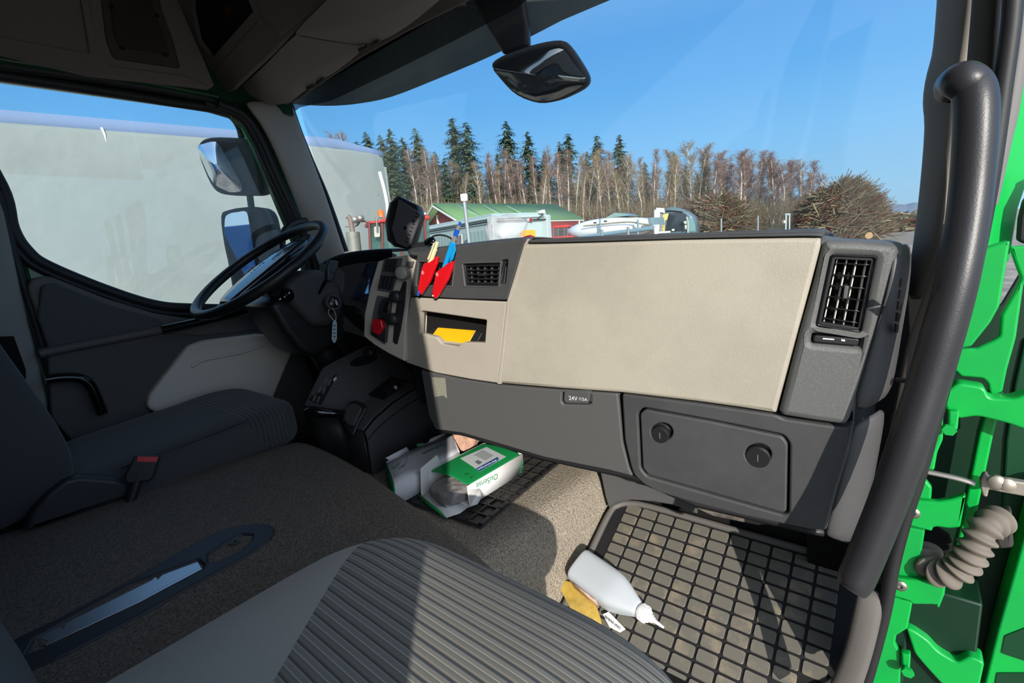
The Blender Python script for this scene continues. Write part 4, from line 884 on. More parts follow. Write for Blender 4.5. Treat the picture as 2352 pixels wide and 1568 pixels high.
for i in range(ncol + 1): lbar(spt(0.004 + i * PT, 0, 0.004), spt(0.004 + i * PT, W_, 0.004), 0.0028 if i else 0.004)
bmobj('mat_grid', bma, mat('mat_grid', (44, 43, 42), 0.5), fm2, bev=0.0012)
slab('mat_sheet', [spt(0, 0), spt(SL, 0), spt(SL, W_), spt(0, W_)], Plane((0, 0, SZ + 0.001), (0, 0, 1)), 0.003, RUBMD, fm2, 0.001, world=True)

# ----- cardboard boxes
def quad(name, P4, m, parent, t=0.0012): 
    bm = bmesh.new(); bm.faces.new([bm.verts.new(Vector(p)) for p in P4]); return bmobj(name, bm, m, parent, solid=t)
def face_txt(name, s, a, b, nrm, size, m, par, lift=0.0008):
    x = (b - a).normalized(); n_ = Vector(nrm).normalized(); y = n_.cross(x); c = (a + b) / 2 + n_ * lift
    return txt(name, s, size, Matrix.Translation(c) @ Matrix((x, y, n_)).transposed().to_4x4(), m, par, 0.0002)
BZ = 0.232
br, frr = RZ((1203, 1083), BZ), RZ((1077, 1163), BZ)
ht = zat((1203, 1045), br); hf = zat((1075, 1111), frr); H = (ht + hf) / 2
d_ = (frr - br).normalized(); wv_ = Vector((d_.y, -d_.x, 0)); wv_ = -wv_ if wv_.x > 0 else wv_
TLp = RZ((1012, 1067), H); Wd = (TLp - Vector((frr.x, frr.y, H))).dot(wv_)
LB = (frr - br).length
bx = thing('sensor_box', 'open green-topped carton with a white shipping label, lying on the small rubber mat', 'cardboard box', tuple(br), 'cartons on the centre floor')
def bp_(l, w0, z): return Vector((br.x, br.y, 0)) + d_ * l + wv_ * w0 + Vector((0, 0, z))
tp = [bp_(0, 0, H), bp_(LB, 0, H), bp_(LB, Wd, H), bp_(0, Wd, H)]
g = []
for i in range(7):
    l = LB * i / 6; bow = 0.0 
    g.append([bp_(l - (0.010 * (j / 6) * (1 - j / 6) * 4 if i == 6 else 0), Wd * j / 6, H + 0.004 * math.sin(math.pi * j / 6)) for j in range(7)])
loft('green_lid', g, GCARD, bx, 0.0015, 1)
quad('near_side', [bp_(0, 0, BZ), bp_(LB, 0, BZ), bp_(LB, 0, H), bp_(0, 0, H)], WHITE, bx)
quad('far_side', [bp_(0, Wd, BZ), bp_(LB, Wd, BZ), bp_(LB, Wd, H), bp_(0, Wd, H)], WHITE, bx)
quad('end_panel', [bp_(0, 0, BZ), bp_(0, Wd, BZ), bp_(0, Wd, H), bp_(0, 0, H)], WHITE, bx)
quad('base_panel', [bp_(0, 0, BZ), bp_(LB, 0, BZ), bp_(LB, Wd, BZ), bp_(0, Wd, BZ)], WHITE, bx)
BTP = Plane((0, 0, H + 0.0045), (0, 0, 1))
lbp = [(1057, 1052), (1117, 1026), (1162, 1048), (1101, 1082), (1085, 1070)]
lab = slab('shipping_label', lbp, BTP, 0.0006, mat('label_white', (214, 220, 222), 0.5), bx, 0.0001)
slab('label_band', [(1093, 1076), (1143, 1049), (1147, 1056), (1101, 1082)], BTP.off(0.0004), 0.0004, BLUEC, lab, 0.0001)
a_, b__ = BTP.hit((1146, 1054)), BTP.hit((1098, 1079)); face_txt('label_lettering', 'Telemecanique', a_, b__, (0, 0, 1), (b__ - a_).length / 6.2, WHITE, lab)
for i in range(8):
    t = i / 8; a = (1110 + 24 * t, 1033 + 13 * t); slab('label_line', [a, (a[0] + 1.5, a[1] + 0.8), (a[0] - 20 + 4 * t, a[1] + 12.5), (a[0] - 21.5 + 4 * t, a[1] + 11.8)], BTP.off(0.0003), 0.0003, GREYP, lab, 0.00005)
slab('label_picture', [(1090, 1060), (1098, 1056), (1108, 1061), (1100, 1067)], BTP.off(0.0003), 0.0003, GREYP, lab, 0.0001)
nside = (d_.cross(Vector((0, 0, 1)))); nside = nside if nside.dot(CAM - br) > 0 else -nside
PSd = Plane(br, nside)
a_, b__ = PSd.hit((1144, 1090)), PSd.hit((1090, 1117)); face_txt('carton_lettering', 'OsiSense', a_, b__, nside, (b__ - a_).length / 4.0, INKG, bx, 0.0022)
a_, b__ = PSd.hit((1194, 1087)), PSd.hit((1197, 1056)); face_txt('carton_lettering', 'nse', a_, b__, nside, (b__ - a_).length / 1.5, INKG, bx, 0.0022)
for s_, p in (('ST', (1073, 1088)), ('5', (1083, 1096))):
    on_text(BTP, p, s_, 0.012, mat('pen_green', (10, 104, 58), 0.7), bx, rot=3.4)
# open end: flaps and the item inside
fl_ = lambda px, z: RZ(px, z)
def flap(name, pts, m=WHITE, par=None):
    bm = bmesh.new(); bm.faces.new([bm.verts.new(p) for p in pts]); return bmobj(name, bm, m, par or bx, solid=0.0012)
e0, e1_ = bp_(LB, 0, H), bp_(LB, Wd, H); f0, f1 = bp_(LB, 0, BZ), bp_(LB, Wd, BZ)
fq = fl_((968, 1138), BZ + 0.004); fh = bp_(LB, Wd, BZ); FPf = Plane(fh, (fq - fh).cross(Vector((0.05, 0.0, 1))))
slab('far_flap', [(1004, 1044), (1013, 1068), (1016, 1118), (990, 1134), (968, 1140), (966, 1076)], FPf, 0.0015, WHITE, bx, 0.0003)
flap('bottom_flap', [f0, f1, fl_((968, 1137), BZ + 0.006), fl_((990, 1158), BZ + 0.006), fl_((1006, 1168), BZ + 0.004), fl_((1025, 1188), BZ + 0.004), fl_((1056, 1178), BZ + 0.004)])
flap('near_flap', [f0, bp_(LB, 0, H - 0.01), fl_((1102, 1122), BZ + 0.03), fl_((1110, 1136), BZ + 0.01), fl_((1096, 1158), BZ + 0.006), fl_((1058, 1172), BZ + 0.006)])
flap('tuck_flap', [fl_((958, 1132), BZ + 0.012), fl_((970, 1150), BZ + 0.002), fl_((1022, 1189), BZ - 0.001), fl_((1026, 1186), BZ + 0.003), fl_((1004, 1166), BZ + 0.006)], GCARD)
cc = bp_(LB - 0.005, Wd * 0.42, BZ + (H - BZ) * 0.45)
bm = pillow_bm((0, 0, 0), (0.045, Wd * 0.34, (H - BZ) * 0.36), 0.5, 0.5, 36, 18)
for v in bm.verts:
    q = v.co * 55; v.co += Vector((noise.noise(q), noise.noise(q + Vector((5, 1, 2))), noise.noise(q + Vector((1, 8, 3))))) * 0.006
bm.transform(Matrix.Translation(cc) @ Matrix((d_, wv_, Vector((0, 0, 1)))).transposed().to_4x4())
tag(bmobj('bagged_sensor', bm, MIST, None, 80), 'part in a crumpled clear bag sticking out of the open green-topped carton', 'bagged part')
# second carton
a0 = RZ((905, 1114), 0.29); b0_ = RZ((1057, 1041), 0.29); c0_ = RZ((888, 1062), 0.29)
u2 = (b0_ - a0); L2 = u2.length; u2.normalize(); v2 = Vector((-u2.y, u2.x, 0)); W2 = (c0_ - a0).dot(v2); H2 = 0.29
cA, cB, cC, cD = [RZ(p, 0.29) for p in ((905.6, 1111.7), (1056, 1038), (1036, 991.5), (887, 1060))]; L2 = (cB - cA).length; W2 = (cD - cA).length
def b2(l, w0, z):
    s, t = l / L2, w0 / W2; q = (cA * (1 - s) + cB * s) * (1 - t) + (cD * (1 - s) + cC * s) * t; return Vector((q.x, q.y, z))
bx2 = thing('sensor_box', 'white-topped carton with handwriting, nearest the gear console on the centre floor', 'cardboard box', tuple(a0), 'cartons on the centre floor')
loft('white_lid', [[b2(L2 * i / 6, W2 * j / 4, H2 + 0.002 * math.sin(i * 1.7 + j)) for j in range(5)] for i in range(7)], mat('grey_card', (212, 212, 216), 0.75), bx2, 0.0015, 0)
quad('near_side', [b2(0.0, 0, BZ), b2(L2, 0, BZ), b2(L2, 0, H2), b2(0, 0, H2)], mat('grey_card', (0, 0, 0)), bx2)
quad('far_side', [b2(0.0, W2, BZ), b2(L2, W2, BZ), b2(L2, W2, H2), b2(0, W2, H2)], WHITE, bx2)
quad('green_end', [b2(-0.006, 0, BZ), b2(-0.006, W2, BZ), b2(-0.003, W2, H2 - 0.004), b2(-0.003, 0, H2 - 0.004)], GCARD, bx2, 0.003)
quad('end_panel', [b2(L2, 0, BZ), b2(L2, W2, BZ), b2(L2, W2, H2), b2(L2, 0, H2)], WHITE, bx2)
quad('back_flap', [b2(0.01, W2, H2), b2(L2 * 0.33, W2, H2), b2(L2 * 0.30, W2 + 0.004, H2 + 0.014), b2(0.0, W2 + 0.004, H2 + 0.010)], MATS['grey_card'], bx2)
quad('back_flap', [b2(L2 * .62, W2, H2), b2(L2 * .97, W2, H2), b2(L2 * .93, W2 + 0.006, H2 + 0.006), b2(L2 * .66, W2 + 0.006, H2 + 0.006)], MATS['grey_card'], bx2)
TP2 = Plane((0, 0, H2 + 0.003), (0, 0, 1))
a_, b__ = TP2.hit((1024, 1018)), TP2.hit((970, 1043)); face_txt('carton_lettering', 'OsiSense', a_, b__, (0, 0, 1), (b__ - a_).length / 4.0, INKG, bx2)
def scrawl(pts, par=bx2): return tube('handwriting', [TP2.hit(p) for p in pts], 0.0005, INK, par, n=5)
scrawl([(897, 1070), (898, 1076), (903, 1075), (902, 1068), (905, 1076), (908, 1066), (911, 1074), (914, 1062), (912, 1068), (916, 1066)])
scrawl([(913, 1060), (917, 1066), (919, 1059)])
scrawl([(916, 1078), (919, 1071), (917, 1076), (921, 1074), (923, 1069), (925, 1073), (927, 1066), (929, 1070), (932, 1062), (934, 1058), (936, 1047)])
mx = Matrix.Translation(b2(L2 * 0.50, W2 - 0.001, H2 + 0.004)); tb_ = lathe('seal_tab', [(0, 0), (0.0125, 0), (0.0125, 0.0008), (0, 0.0008)], mat('tab_green', (120, 190, 160), 0.5), bx2, mx, 24)
# brown paper
bm = pillow_bm((0, 0, 0), (0.045, 0.04, 0.03), 0.8, 0.8, 44, 24)
pc = RZ((1068, 1012), 0.265)
for v in bm.verts:
    q = v.co * 34; v.co += Vector((noise.noise(q), noise.noise(q + Vector((9, 3, 1))), noise.noise(q + Vector((4, 7, 2))))) * 0.014
    v.co = v.co + pc; v.co.z = max(v.co.z, 0.222)
tag(bmobj('crumpled_paper', bm, PAPER, None, 15), 'crumpled brown paper ball between the cartons, under the dash', 'paper')
# ----- bottle, cloth, card on the mat
bt = thing('plastic_bottle', 'milky white plastic bottle with a ribbed cap and nozzle lying on the large rubber mat', 'bottle', tuple(MP.off(0.02).hit((1420, 1370))))
BO = MP.off(0.036)
p_base, p_neck, p_tip = BO.hit((1330, 1300)), BO.hit((1471, 1402)), BO.hit((1513, 1438))
ax = (p_neck - p_base); LBt = ax.length; ax.normalize(); n_ = MP.n; sd_ = n_.cross(ax).normalized()
BM = Matrix.Translation(p_base) @ Matrix((ax, sd_, n_)).transposed().to_4x4()
rows = []
for t, hw, hh in ((0.0, 0.032, 0.026), (0.0, 0.040, 0.031), (0.02, 0.0425, 0.033), (0.06, 0.043, 0.033), (0.3, 0.0435, 0.033), (0.56, 0.043, 0.033), (0.64, 0.042, 0.032), (0.80, 0.031, 0.025), (0.95, 0.018, 0.016), (1.0, 0.0145, 0.0135)):
    rows.append([BM @ Vector((t * LBt, math.copysign(abs(math.cos(a)) ** 0.55, math.cos(a)) * hw, math.copysign(abs(math.sin(a)) ** 0.55, math.sin(a)) * hh)) for a in [2 * math.pi * k / 28 for k in range(28)]])
loft('bottle_body', rows, BOT, bt, 0, 1, closed=True, cap=True)
AXM = Matrix.Translation(p_neck) @ Matrix((n_, sd_ * -1, ax)).transposed().to_4x4()
PWH = mat('cap_white', (236, 236, 234), 0.4)
cp_ = lathe('ribbed_cap', [(0.0165, -0.002), (0.0175, 0.0), (0.0172, 0.018), (0.014, 0.020), (0.0125, 0.024), (0.009, 0.026), (0.0085, 0.030), (0, 0.030)], PWH, bt, AXM, 32)
bm = bmesh.new()
for k in range(20):
    a = 2 * math.pi * k / 20; box_bm(bm, (0.0176 * math.cos(a), 0.0176 * math.sin(a), 0.009), (0.001, 0.001, 0.007), AXM)
bmobj('cap_rib', bm, PWH, cp_, bev=0.0003)
nz_ = lathe('nozzle', [(0.0065, 0.028), (0.0065, 0.034), (0.0045, 0.036), (0.004, 0.044), (0.0025, 0.058), (0, 0.058)], PWH, bt, AXM, 18)
LBp = BM @ Vector((0.33 * LBt, -0.0395 if (BM @ Vector((0, -1, 0)) - BM @ Vector((0, 1, 0))).dot(CAM - p_base) > 0 else 0.0395, 0)); 
sgn = -1 if (BM @ Vector((0, -1, 0)) - BM @ Vector((0, 1, 0))).dot(CAM - p_base) > 0 else 1
slab_n = (sd_ * sgn)
quad('printed_label', [BM @ Vector((0.08 * LBt, 0.0445 * sgn, 0.018)), BM @ Vector((0.52 * LBt, 0.0447 * sgn, 0.018)), BM @ Vector((0.52 * LBt, 0.0447 * sgn, -0.02)), BM @ Vector((0.08 * LBt, 0.0445 * sgn, -0.02))], mat('bottle_label', (214, 196, 184), 0.5, col2=(196, 150, 126), cscale=90), bt, 0.0006)
CLO = MP.off(0.012)
rows = []
cl_px = [[(1278, 1336), (1300, 1334), (1322, 1344), (1345, 1356)], [(1282, 1350), (1310, 1352), (1335, 1358), (1362, 1372)], [(1296, 1368), (1325, 1378), (1350, 1386), (1374, 1402)], [(1300, 1384), (1340, 1402), (1362, 1412), (1382, 1420)], [(1320, 1420), (1350, 1430), (1370, 1438), (1384, 1436)]]
for i, r_ in enumerate(cl_px): rows.append([CLO.hit(p) + Vector((0, 0, 0.006 * math.sin(i * 2.1 + j * 1.3))) for j, p in enumerate(r_)])
tag(loft('yellow_cloth', rows, YCLOTH, None, 0.004, 2), 'folded yellow cleaning cloth wedged beside the seat, under the white bottle', 'cloth')
CDP = MP.off(0.014)
cdx = slab('white_card', [(1384, 1410), (1398, 1404), (1437, 1444), (1424, 1452), (1400, 1440)], CDP, 0.0008, WHITE, None, 0.0002); tag(cdx, 'small white card printed SIEMENS VDO sticking out between seat and bottle', 'card')
a_, b__ = CDP.hit((1385, 1412)), CDP.hit((1428, 1446)); face_txt('card_lettering', 'SIEMENS VDO', a_, b__, MP.n, (b__ - a_).length / 7.2, mat('black_ink', (30, 30, 36), 0.6), cdx, 0.0004)
# ================================================================== right pillar, grab handle, hinge jamb, open door
tp4 = thing('trim_4', None, None, (0.98, 0.95, 0.9), kind='structure')
def strip(name, rows_, m, par, y0, y1, sol=0.015, sub=1, bulge=0.012):
    rr = []
    for i, (L, Rr) in enumerate(rows_):
        t = i / (len(rows_) - 1); ya = y0[0] * (1 - t) + y0[1] * t; yb = y1[0] * (1 - t) + y1[1] * t
        a, b = RY(L, ya), RY(Rr, yb); rr.append([a, lerp(a, b, .3) + Vector((0, -bulge, 0)), lerp(a, b, .7) + Vector((0, -bulge, 0)), b])
    return loft(name, rr, m, par, sol, sub)
strip('pillar_cover', [((2196, -420), (2310, -420)), ((2180, -200), (2285, -200)), ((2174, -40), (2266, -40)), ((2172, 0), (2262, 0)), ((2166, 80), (2252, 80)), ((2160, 132), (2240, 150)), ((2147, 165), (2235, 190)), ((2138, 215), (2230, 230)), ((2139, 250), (2225, 270)), ((2146, 275), (2220, 300)), ((2138, 380), (2205, 400)), ((2126, 497), (2190, 520)), ((2112, 600), (2168, 600)), ((2100, 690), (2130, 690))], AP, tp4, (1.06, 0.98), (0.95, 0.92))
strip('outer_cover', [((2305, -420), (2375, -420)), ((2280, -200), (2340, -200)), ((2258, -40), (2312, -40)), ((2256, 20), (2302, 20)), ((2244, 140), (2290, 150)), ((2230, 300), (2280, 300)), ((2205, 460), (2262, 460)), ((2172, 575), (2240, 580)), ((2130, 690), (2200, 700)), ((2088, 800), (2170, 810)), ((2062, 920), (2140, 930)), ((2046, 1037), (2112, 1050)), ((2018, 1190), (2075, 1200)), ((1992, 1325), (2040, 1345))], TRIMG, tp4, (0.93, 0.87), (0.90, 0.87), bulge=0.006)
slab('handle_socket', [(2160, 195), (2170, 178), (2200, 180), (2202, 232), (2172, 234), (2163, 222)], Plane(RY((2180, 210), 0.905), (0, -1, 0.1)), 0.01, DARK, tp4, 0.003, 0.006)
tube('pillar_seal', [RY(p, 0.84) for p in [(2380, -420), (2352, -220), (2330, -40), (2322, 60), (2302, 210), (2282, 360), (2262, 480), (2238, 600), (2205, 740), (2172, 860), (2140, 980), (2110, 1090), (2078, 1190), (2052, 1290), (2034, 1390), (2012, 1480), (1984, 1580)]], 0.0092, RUB, tp4, n=12)
fpx = [(2262, 480), (2238, 600), (2205, 740), (2172, 860), (2140, 980), (2110, 1090), (2078, 1190), (2052, 1290), (2034, 1390), (2012, 1480), (1984, 1580)]
loft('seal_gap_block', [[RY(p, 0.845), RY(p, 0.845) + Vector((0.006, 0.06, 0))] for p in fpx], BLACK, tp4, 0.006, 0)  # strip added behind the seal to stop streaks of sun on the mat
tube('pillar_bead', [RY(p, 0.86) for p in [(2400, -420), (2376, -220), (2352, -40), (2344, 60), (2318, 240), (2296, 340), (2268, 470)]], 0.010, mat('grey_seal', (110, 108, 106), 0.6), tp4, n=10)
strip('sill_cover', [((1983, 1340), (2022, 1353)), ((1975, 1369), (2018, 1390)), ((1963, 1453), (2006, 1453)), ((1942, 1525), (1990, 1520)), ((1912, 1580), (1972, 1580)), ((1880, 1640), (1950, 1640))], mat('sill_grey', (92, 88, 84), 0.7, bump=('noise', 400, 0.2, 0.0006)), tp4, (0.86, 0.80), (0.86, 0.80), 0.02, 1, 0.004)
slab('shade_backing', [(1850, 1200), (1968, 1260), (2050, 1180), (2060, 1290), (1990, 1450), (1930, 1600), (1840, 1600), (1860, 1400)], Plane((0, 1.085, 0), (0, -1, 0)), 0.01, DARK, tp4, 0.001)  # black sheet: the footwell corner's shade is put into its colour
tube('clip', [RY((2062, 872), 0.85), RY((2072, 873), 0.84), RY((2092, 876), 0.83)], 0.0035, BLACK, tp4, n=10)
hd = thing('door_grab_handle', 'long curved black grab handle running down the right windscreen pillar', 'grab handle', (0.99, 0.7, 0.9))
hp = [((2176, 212), 0.911), ((2178, 196), 0.881), ((2188, 186), 0.851), ((2210, 184), 0.811), ((2232, 200), 0.811), ((2241, 235), 0.806), ((2240, 310), 0.801), ((2232, 420), 0.796), ((2220, 520), 0.786), ((2198, 640), 0.773), ((2166, 760), 0.766), ((2131, 880), 0.760), ((2086, 1020), 0.749), ((2040, 1150), 0.742), ((2000, 1250), 0.732), ((1966, 1330), 0.722), ((1954, 1352), 0.717)]
tube('grip_bar', [RY(p, y) for p, y in hp], 0.0203, mat('handle_black', (44, 44, 47), 0.38, bump=('noise', 500, 0.3, 0.0006)), hd, n=24, rs=[0.013, 0.0145, 0.0155] + [0.0203] * 7 + [0.0213] * 6 + [0.017])
# ----- green hinge pillar
hpil = thing('trim_5', None, None, (1.0, 0.87, 0.4), kind='structure')
def JP(y, tilt=0.0): return Plane((1.0, y - 0.015, 0.5), (tilt, -1, 0))
def gs(name, px, y, t=0.012, m=GREEN, par=None, r=0.003, tilt=0.0, bev=0.003): return slab(name, px, JP(y, tilt), t, m, par or hpil, bev, r)
gs('pillar_post', [(2400, -420), (2352, -40), (2330, 120), (2291, 348), (2256, 520), (2252, 572), (2244, 603), (2320, 600), (2340, 480), (2420, 240), (2430, -40), (2480, -420)], 0.94, 0.03, GREEN, tilt=0.9)
gs('pillar_post', [(2251, 573), (2321, 552), (2318, 570), (2311, 614), (2296, 703), (2275, 741), (2231, 796), (2188, 802), (2150, 800), (2200, 650), (2244, 590)], 0.90, 0.03)
gs('outer_flange', [(2319, 566), (2420, 560), (2400, 640), (2352, 650), (2334, 776), (2313, 851), (2301, 910), (2274, 913), (2270, 882), (2258, 869), (2207, 865), (2193, 851), (2165, 848), (2160, 803), (2189, 801), (2241, 801), (2282, 782), (2296, 772), (2300, 724), (2325, 680), (2345, 640), (2330, 600)], 0.915, 0.012)
gs('recess', [(2130, 780), (2300, 700), (2420, 500), (2420, 1600), (2000, 1600), (2080, 1150)], 0.99, 0.01, mat('shaded_green', (6, 44, 26), 0.5), bev=0.001)  # darker copy of the green, with the shade of the gaps in it
box2('sun_block_body', (0.985, 0.885, -0.3), (1.07, 0.965, 0.28), mat('shaded_green', (6, 44, 26), 0.5), hpil, 0.003)  # box added behind the jamb plates to keep sun off the mat
box2('sun_block_foot', (0.955, 0.878, -0.3), (0.99, 0.965, 0.30), MATS['shaded_green'], hpil, 0.003)  # second added box, carrying the sun block further inboard
gs('post_rail', [(2274, 905), (2306, 900), (2292, 960), (2282, 1000), (2240, 1200), (2192, 1400), (2152, 1600), (2104, 1600), (2160, 1390), (2206, 1210), (2248, 1000)], 0.93, 0.03, GREEN)
gs('jamb_plate', [(2120, 860), (2176, 850), (2190, 862), (2186, 890), (2163, 910), (2168, 960), (2166, 1010), (2153, 1040), (2146, 1081), (2090, 1072)], 0.875, 0.012)
gs('jamb_plate', [(2085, 1087), (2119, 1093), (2141, 1121), (2139, 1148), (2070, 1145)], 0.875, 0.012)
gs('bracket', [(2075, 1147), (2153, 1152), (2182, 1147), (2219, 1136), (2206, 1212), (2179, 1214), (2153, 1210), (2143, 1212), (2141, 1221), (2065, 1202)], 0.868, 0.012)
gs('jamb_plate', [(2060, 1205), (2125, 1219), (2108, 1328), (2040, 1322)], 0.878, 0.012)
gs('bracket', [(2040, 1326), (2117, 1333), (2153, 1330), (2173, 1339), (2170, 1366), (2157, 1398), (2150, 1389), (2096, 1388), (2088, 1380), (2030, 1364)], 0.868, 0.012)
gs('jamb_plate', [(2030, 1366), (2096, 1384), (2085, 1444), (2059, 1460), (2056, 1478), (2070, 1507), (2067, 1600), (1985, 1600), (2010, 1500)], 0.878, 0.012)
for c, y in (((2097, 1177), 0.868), ((2068, 1344), 0.868)):
    pl = JP(y); mx = pl.mat(pl.off(0.0005).hit(c)); lathe('screw', [(0.0085, 0), (0.0085, 0.002), (0.006, 0.004), (0.003, 0.004), (0.003, 0.002), (0, 0.002)], STEEL, hpil, mx, 20)
gs('hose_opening', [(2122, 1222), (2150, 1212), (2185, 1232), (2190, 1262), (2170, 1290), (2118, 1300), (2112, 1280)], 0.905, 0.01, DARK, r=0.006)
for c in ((2183, 835), (2180, 985), (2085, 1540)):
    pl = JP(0.865); mx = pl.mat(pl.hit(c)); lathe('bolt', [(0.008, 0), (0.008, 0.006), (0, 0.006)], GREEN, hpil, mx, 6, 20)
# ----- the open door beyond the hinges
dr2 = thing('door_2', None, None, (1.2, 0.95, 0.4), kind='structure')
gs('hinge_arm', [(2165, 905), (2200, 880), (2262, 890), (2272, 915), (2327, 917), (2420, 880), (2420, 1010), (2313, 972), (2244, 955), (2200, 962), (2176, 950)], 0.885, 0.03, GREEN, dr2, 0.006)
gs('hinge_pin', [(2178, 945), (2204, 945), (2200, 988), (2186, 992), (2176, 985)], 0.87, 0.014, GREEN, dr2)
gs('hinge_arm', [(2080, 1440), (2100, 1449), (2132, 1471), (2154, 1496), (2197, 1522), (2226, 1507), (2262, 1522), (2245, 1600), (2180, 1590), (2125, 1530), (2100, 1500)], 0.885, 0.03, GREEN, dr2, 0.006)
gs('hinge_pin', [(2070, 1500), (2092, 1505), (2090, 1540), (2072, 1545)], 0.87, 0.014, GREEN, dr2)
gs('door_shell', [(2352, 1232), (2291, 1449), (2262, 1568), (2250, 1620), (2500, 1620), (2500, 1100), (2380, 1130)], 0.93, 0.05, GREEN, dr2, 0.004)
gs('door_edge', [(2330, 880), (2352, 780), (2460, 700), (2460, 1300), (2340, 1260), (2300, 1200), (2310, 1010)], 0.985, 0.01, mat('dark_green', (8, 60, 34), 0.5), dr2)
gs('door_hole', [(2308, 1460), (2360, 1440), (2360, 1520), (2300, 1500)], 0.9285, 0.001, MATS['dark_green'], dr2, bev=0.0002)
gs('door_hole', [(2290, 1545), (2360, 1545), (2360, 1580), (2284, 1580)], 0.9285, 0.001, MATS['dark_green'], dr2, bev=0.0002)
gs('window_frame', [(2352, 460), (2420, 380), (2440, 560), (2352, 560), (2338, 552), (2342, 500)], 0.97, 0.02, BLACK, dr2)
cs = thing('door_check_strap', 'dusty steel check strap and bracket reaching from the hinge pillar to the open door', 'door strap', tuple(RY((2200, 1100), 0.88)))
tube('strap', [RY(p, 0.857) for p in ((2098, 1077), (2150, 1087), (2200, 1098), (2240, 1110))], 0.004, STEEL, cs, n=8, flat=0.5)
slab('strap_bracket', [(2251, 1105), (2258, 1090), (2268, 1088), (2272, 1098), (2320, 1103), (2420, 1120), (2420, 1150), (2352, 1140), (2298, 1130), (2272, 1124), (2268, 1142), (2258, 1140), (2252, 1122)], JP(0.865), 0.012, mat('pale_steel', (170, 162, 148), 0.5, metal=0.6), cs, 0.002, 0.002)
for c in ((2290, 1106), (2312, 1112)): mx = JP(0.858).mat(JP(0.858).hit(c)); lathe('rivet', [(0.009, -0.002), (0.009, 0.003), (0.005, 0.006), (0, 0.006)], MATS['pale_steel'], cs, mx, 16)
hs = thing('corrugated_hose', 'dusty grey corrugated rubber hose looping between hinge pillar and open door', 'hose', tuple(RY((2220, 1270), 0.86)))
hpts = [RY(p, y) for p, y in (((2128, 1262), 0.895), ((2132, 1292), 0.870), ((2152, 1314), 0.855), ((2182, 1318), 0.845), ((2210, 1300), 0.845), ((2232, 1270), 0.845), ((2248, 1238), 0.850), ((2268, 1208), 0.860), ((2300, 1190), 0.885))]
q = []; N = len(hpts)
for i in range(N - 1):
    p0, p1, p2, p3 = hpts[max(i - 1, 0)], hpts[i], hpts[i + 1], hpts[min(i + 2, N - 1)]
    for k in range(16):
        t = k / 16; q.append(0.5 * ((2 * p1) + (p2 - p0) * t + (2 * p0 - 5 * p1 + 4 * p2 - p3) * t * t + (3 * p1 - p0 - 3 * p2 + p3) * t ** 3))
L = [0]
for a, b in zip(q, q[1:]): L.append(L[-1] + (b - a).length)
tube('bellows', q, 0.02, HOSE, hs, n=24, rs=[0.0172 + 0.0032 * math.sin(v / 0.0145 * 2 * math.pi) for v in L], smoothpts=False)
slab('hose_boot', [(2270, 1185), (2325, 1170), (2330, 1260), (2290, 1262)], JP(0.90), 0.02, mat('boot_grey', (52, 48, 46), 0.8), hs, 0.005, 0.006)
# ================================================================== overhead shelf, visors, mirrors
def dome(name, px, pl, bulge, m, par, n=8, world=False):
    P = [pl.hit(p) for p in px]; c = mean(P); bm = bmesh.new(); rings = []
    for k in range(n, 0, -1):
        t = k / n; rings.append([bm.verts.new(c + (p - c) * t + pl.n * bulge * (1 - t * t)) for p in P])
    cvt = bm.verts.new(c + pl.n * bulge); N = len(P)
    for a, b in zip(rings, rings[1:]):
        for i in range(N): bm.faces.new((a[i], a[(i + 1) % N], b[(i + 1) % N], b[i]))
    for i in range(N): bm.faces.new((rings[-1][i], rings[-1][(i + 1) % N], cvt))
    return bmobj(name, bm, m, par, 80)
def smoothpoly(px, k=4):
    N = len(px); out = []
    for i in range(N):
        p0, p1, p2, p3 = [Vector(px[(i + j) % N]) for j in (-1, 0, 1, 2)]
        for s in range(k):
            t = s / k; out.append(0.5 * ((2 * p1) + (p2 - p0) * t + (2 * p0 - 5 * p1 + 4 * p2 - p3) * t * t + (3 * p1 - p0 - 3 * p2 + p3) * t ** 3))
    return [tuple(v) for v in out]
oh = thing('overhead_console', 'dark grey overhead storage console with speaker and radio slot above the driver window', 'overhead console', (-0.8, 0.8, 1.55))
OHM = mat('overhead_plastic', (118, 110, 104), 0.8, bump=('noise', 500, 0.2, 0.0006)); OHD = mat('overhead_dark', (72, 66, 62), 0.8)
SX = Plane((-0.995, 0, 0), (1, 0, 0))
spk = [(236, -30), (232, 0), (244, 95), (260, 134), (413, 156), (398, 95), (370, 18), (360, -30)]
slab('side_panel', [(-300, -400), (420, -400), (400, -20), (470, 140), (492, 196), (478, 206), (200, 174), (0, 128), (-300, 70)], SX, 0.03, OHM, oh, 0.004, 0.004, holes=[spk], hr=0.01)
slab('panel_rib', [(-300, 20), (0, 82), (205, 122), (195, 60), (178, -40), (200, -40), (228, 110), (240, 140), (250, 150), (420, 172), (480, 196), (472, 203), (200, 168), (0, 122), (-300, 66)], SX.off(0.006), 0.012, OHM, oh, 0.004, 0.004)
sg = slab('speaker_grille', spk, SX.off(-0.004), 0.01, OHD, oh, 0.003, 0.008)
slab('speaker_mesh', [(256, -30), (254, 5), (262, 80), (276, 108), (392, 128), (378, 80), (352, 14), (345, -30)], SX.off(0.0), 0.006, mat('speaker_cloth', (62, 57, 54), 0.95, bump=('noise', 700, 1, 0.002)), sg, 0.002, 0.01)
for c in ((257, 15), (360, 35), (281, 110), (380, 126)):
    mx = SX.mat(SX.off(0.003).hit(c)); lathe('speaker_screw', [(0.006, 0), (0.006, 0.001), (0, 0.001)], DARK, sg, mx, 14)
SHP = Plane((-0.9, 0.86, 1.52), (0.12, -0.85, -0.45))
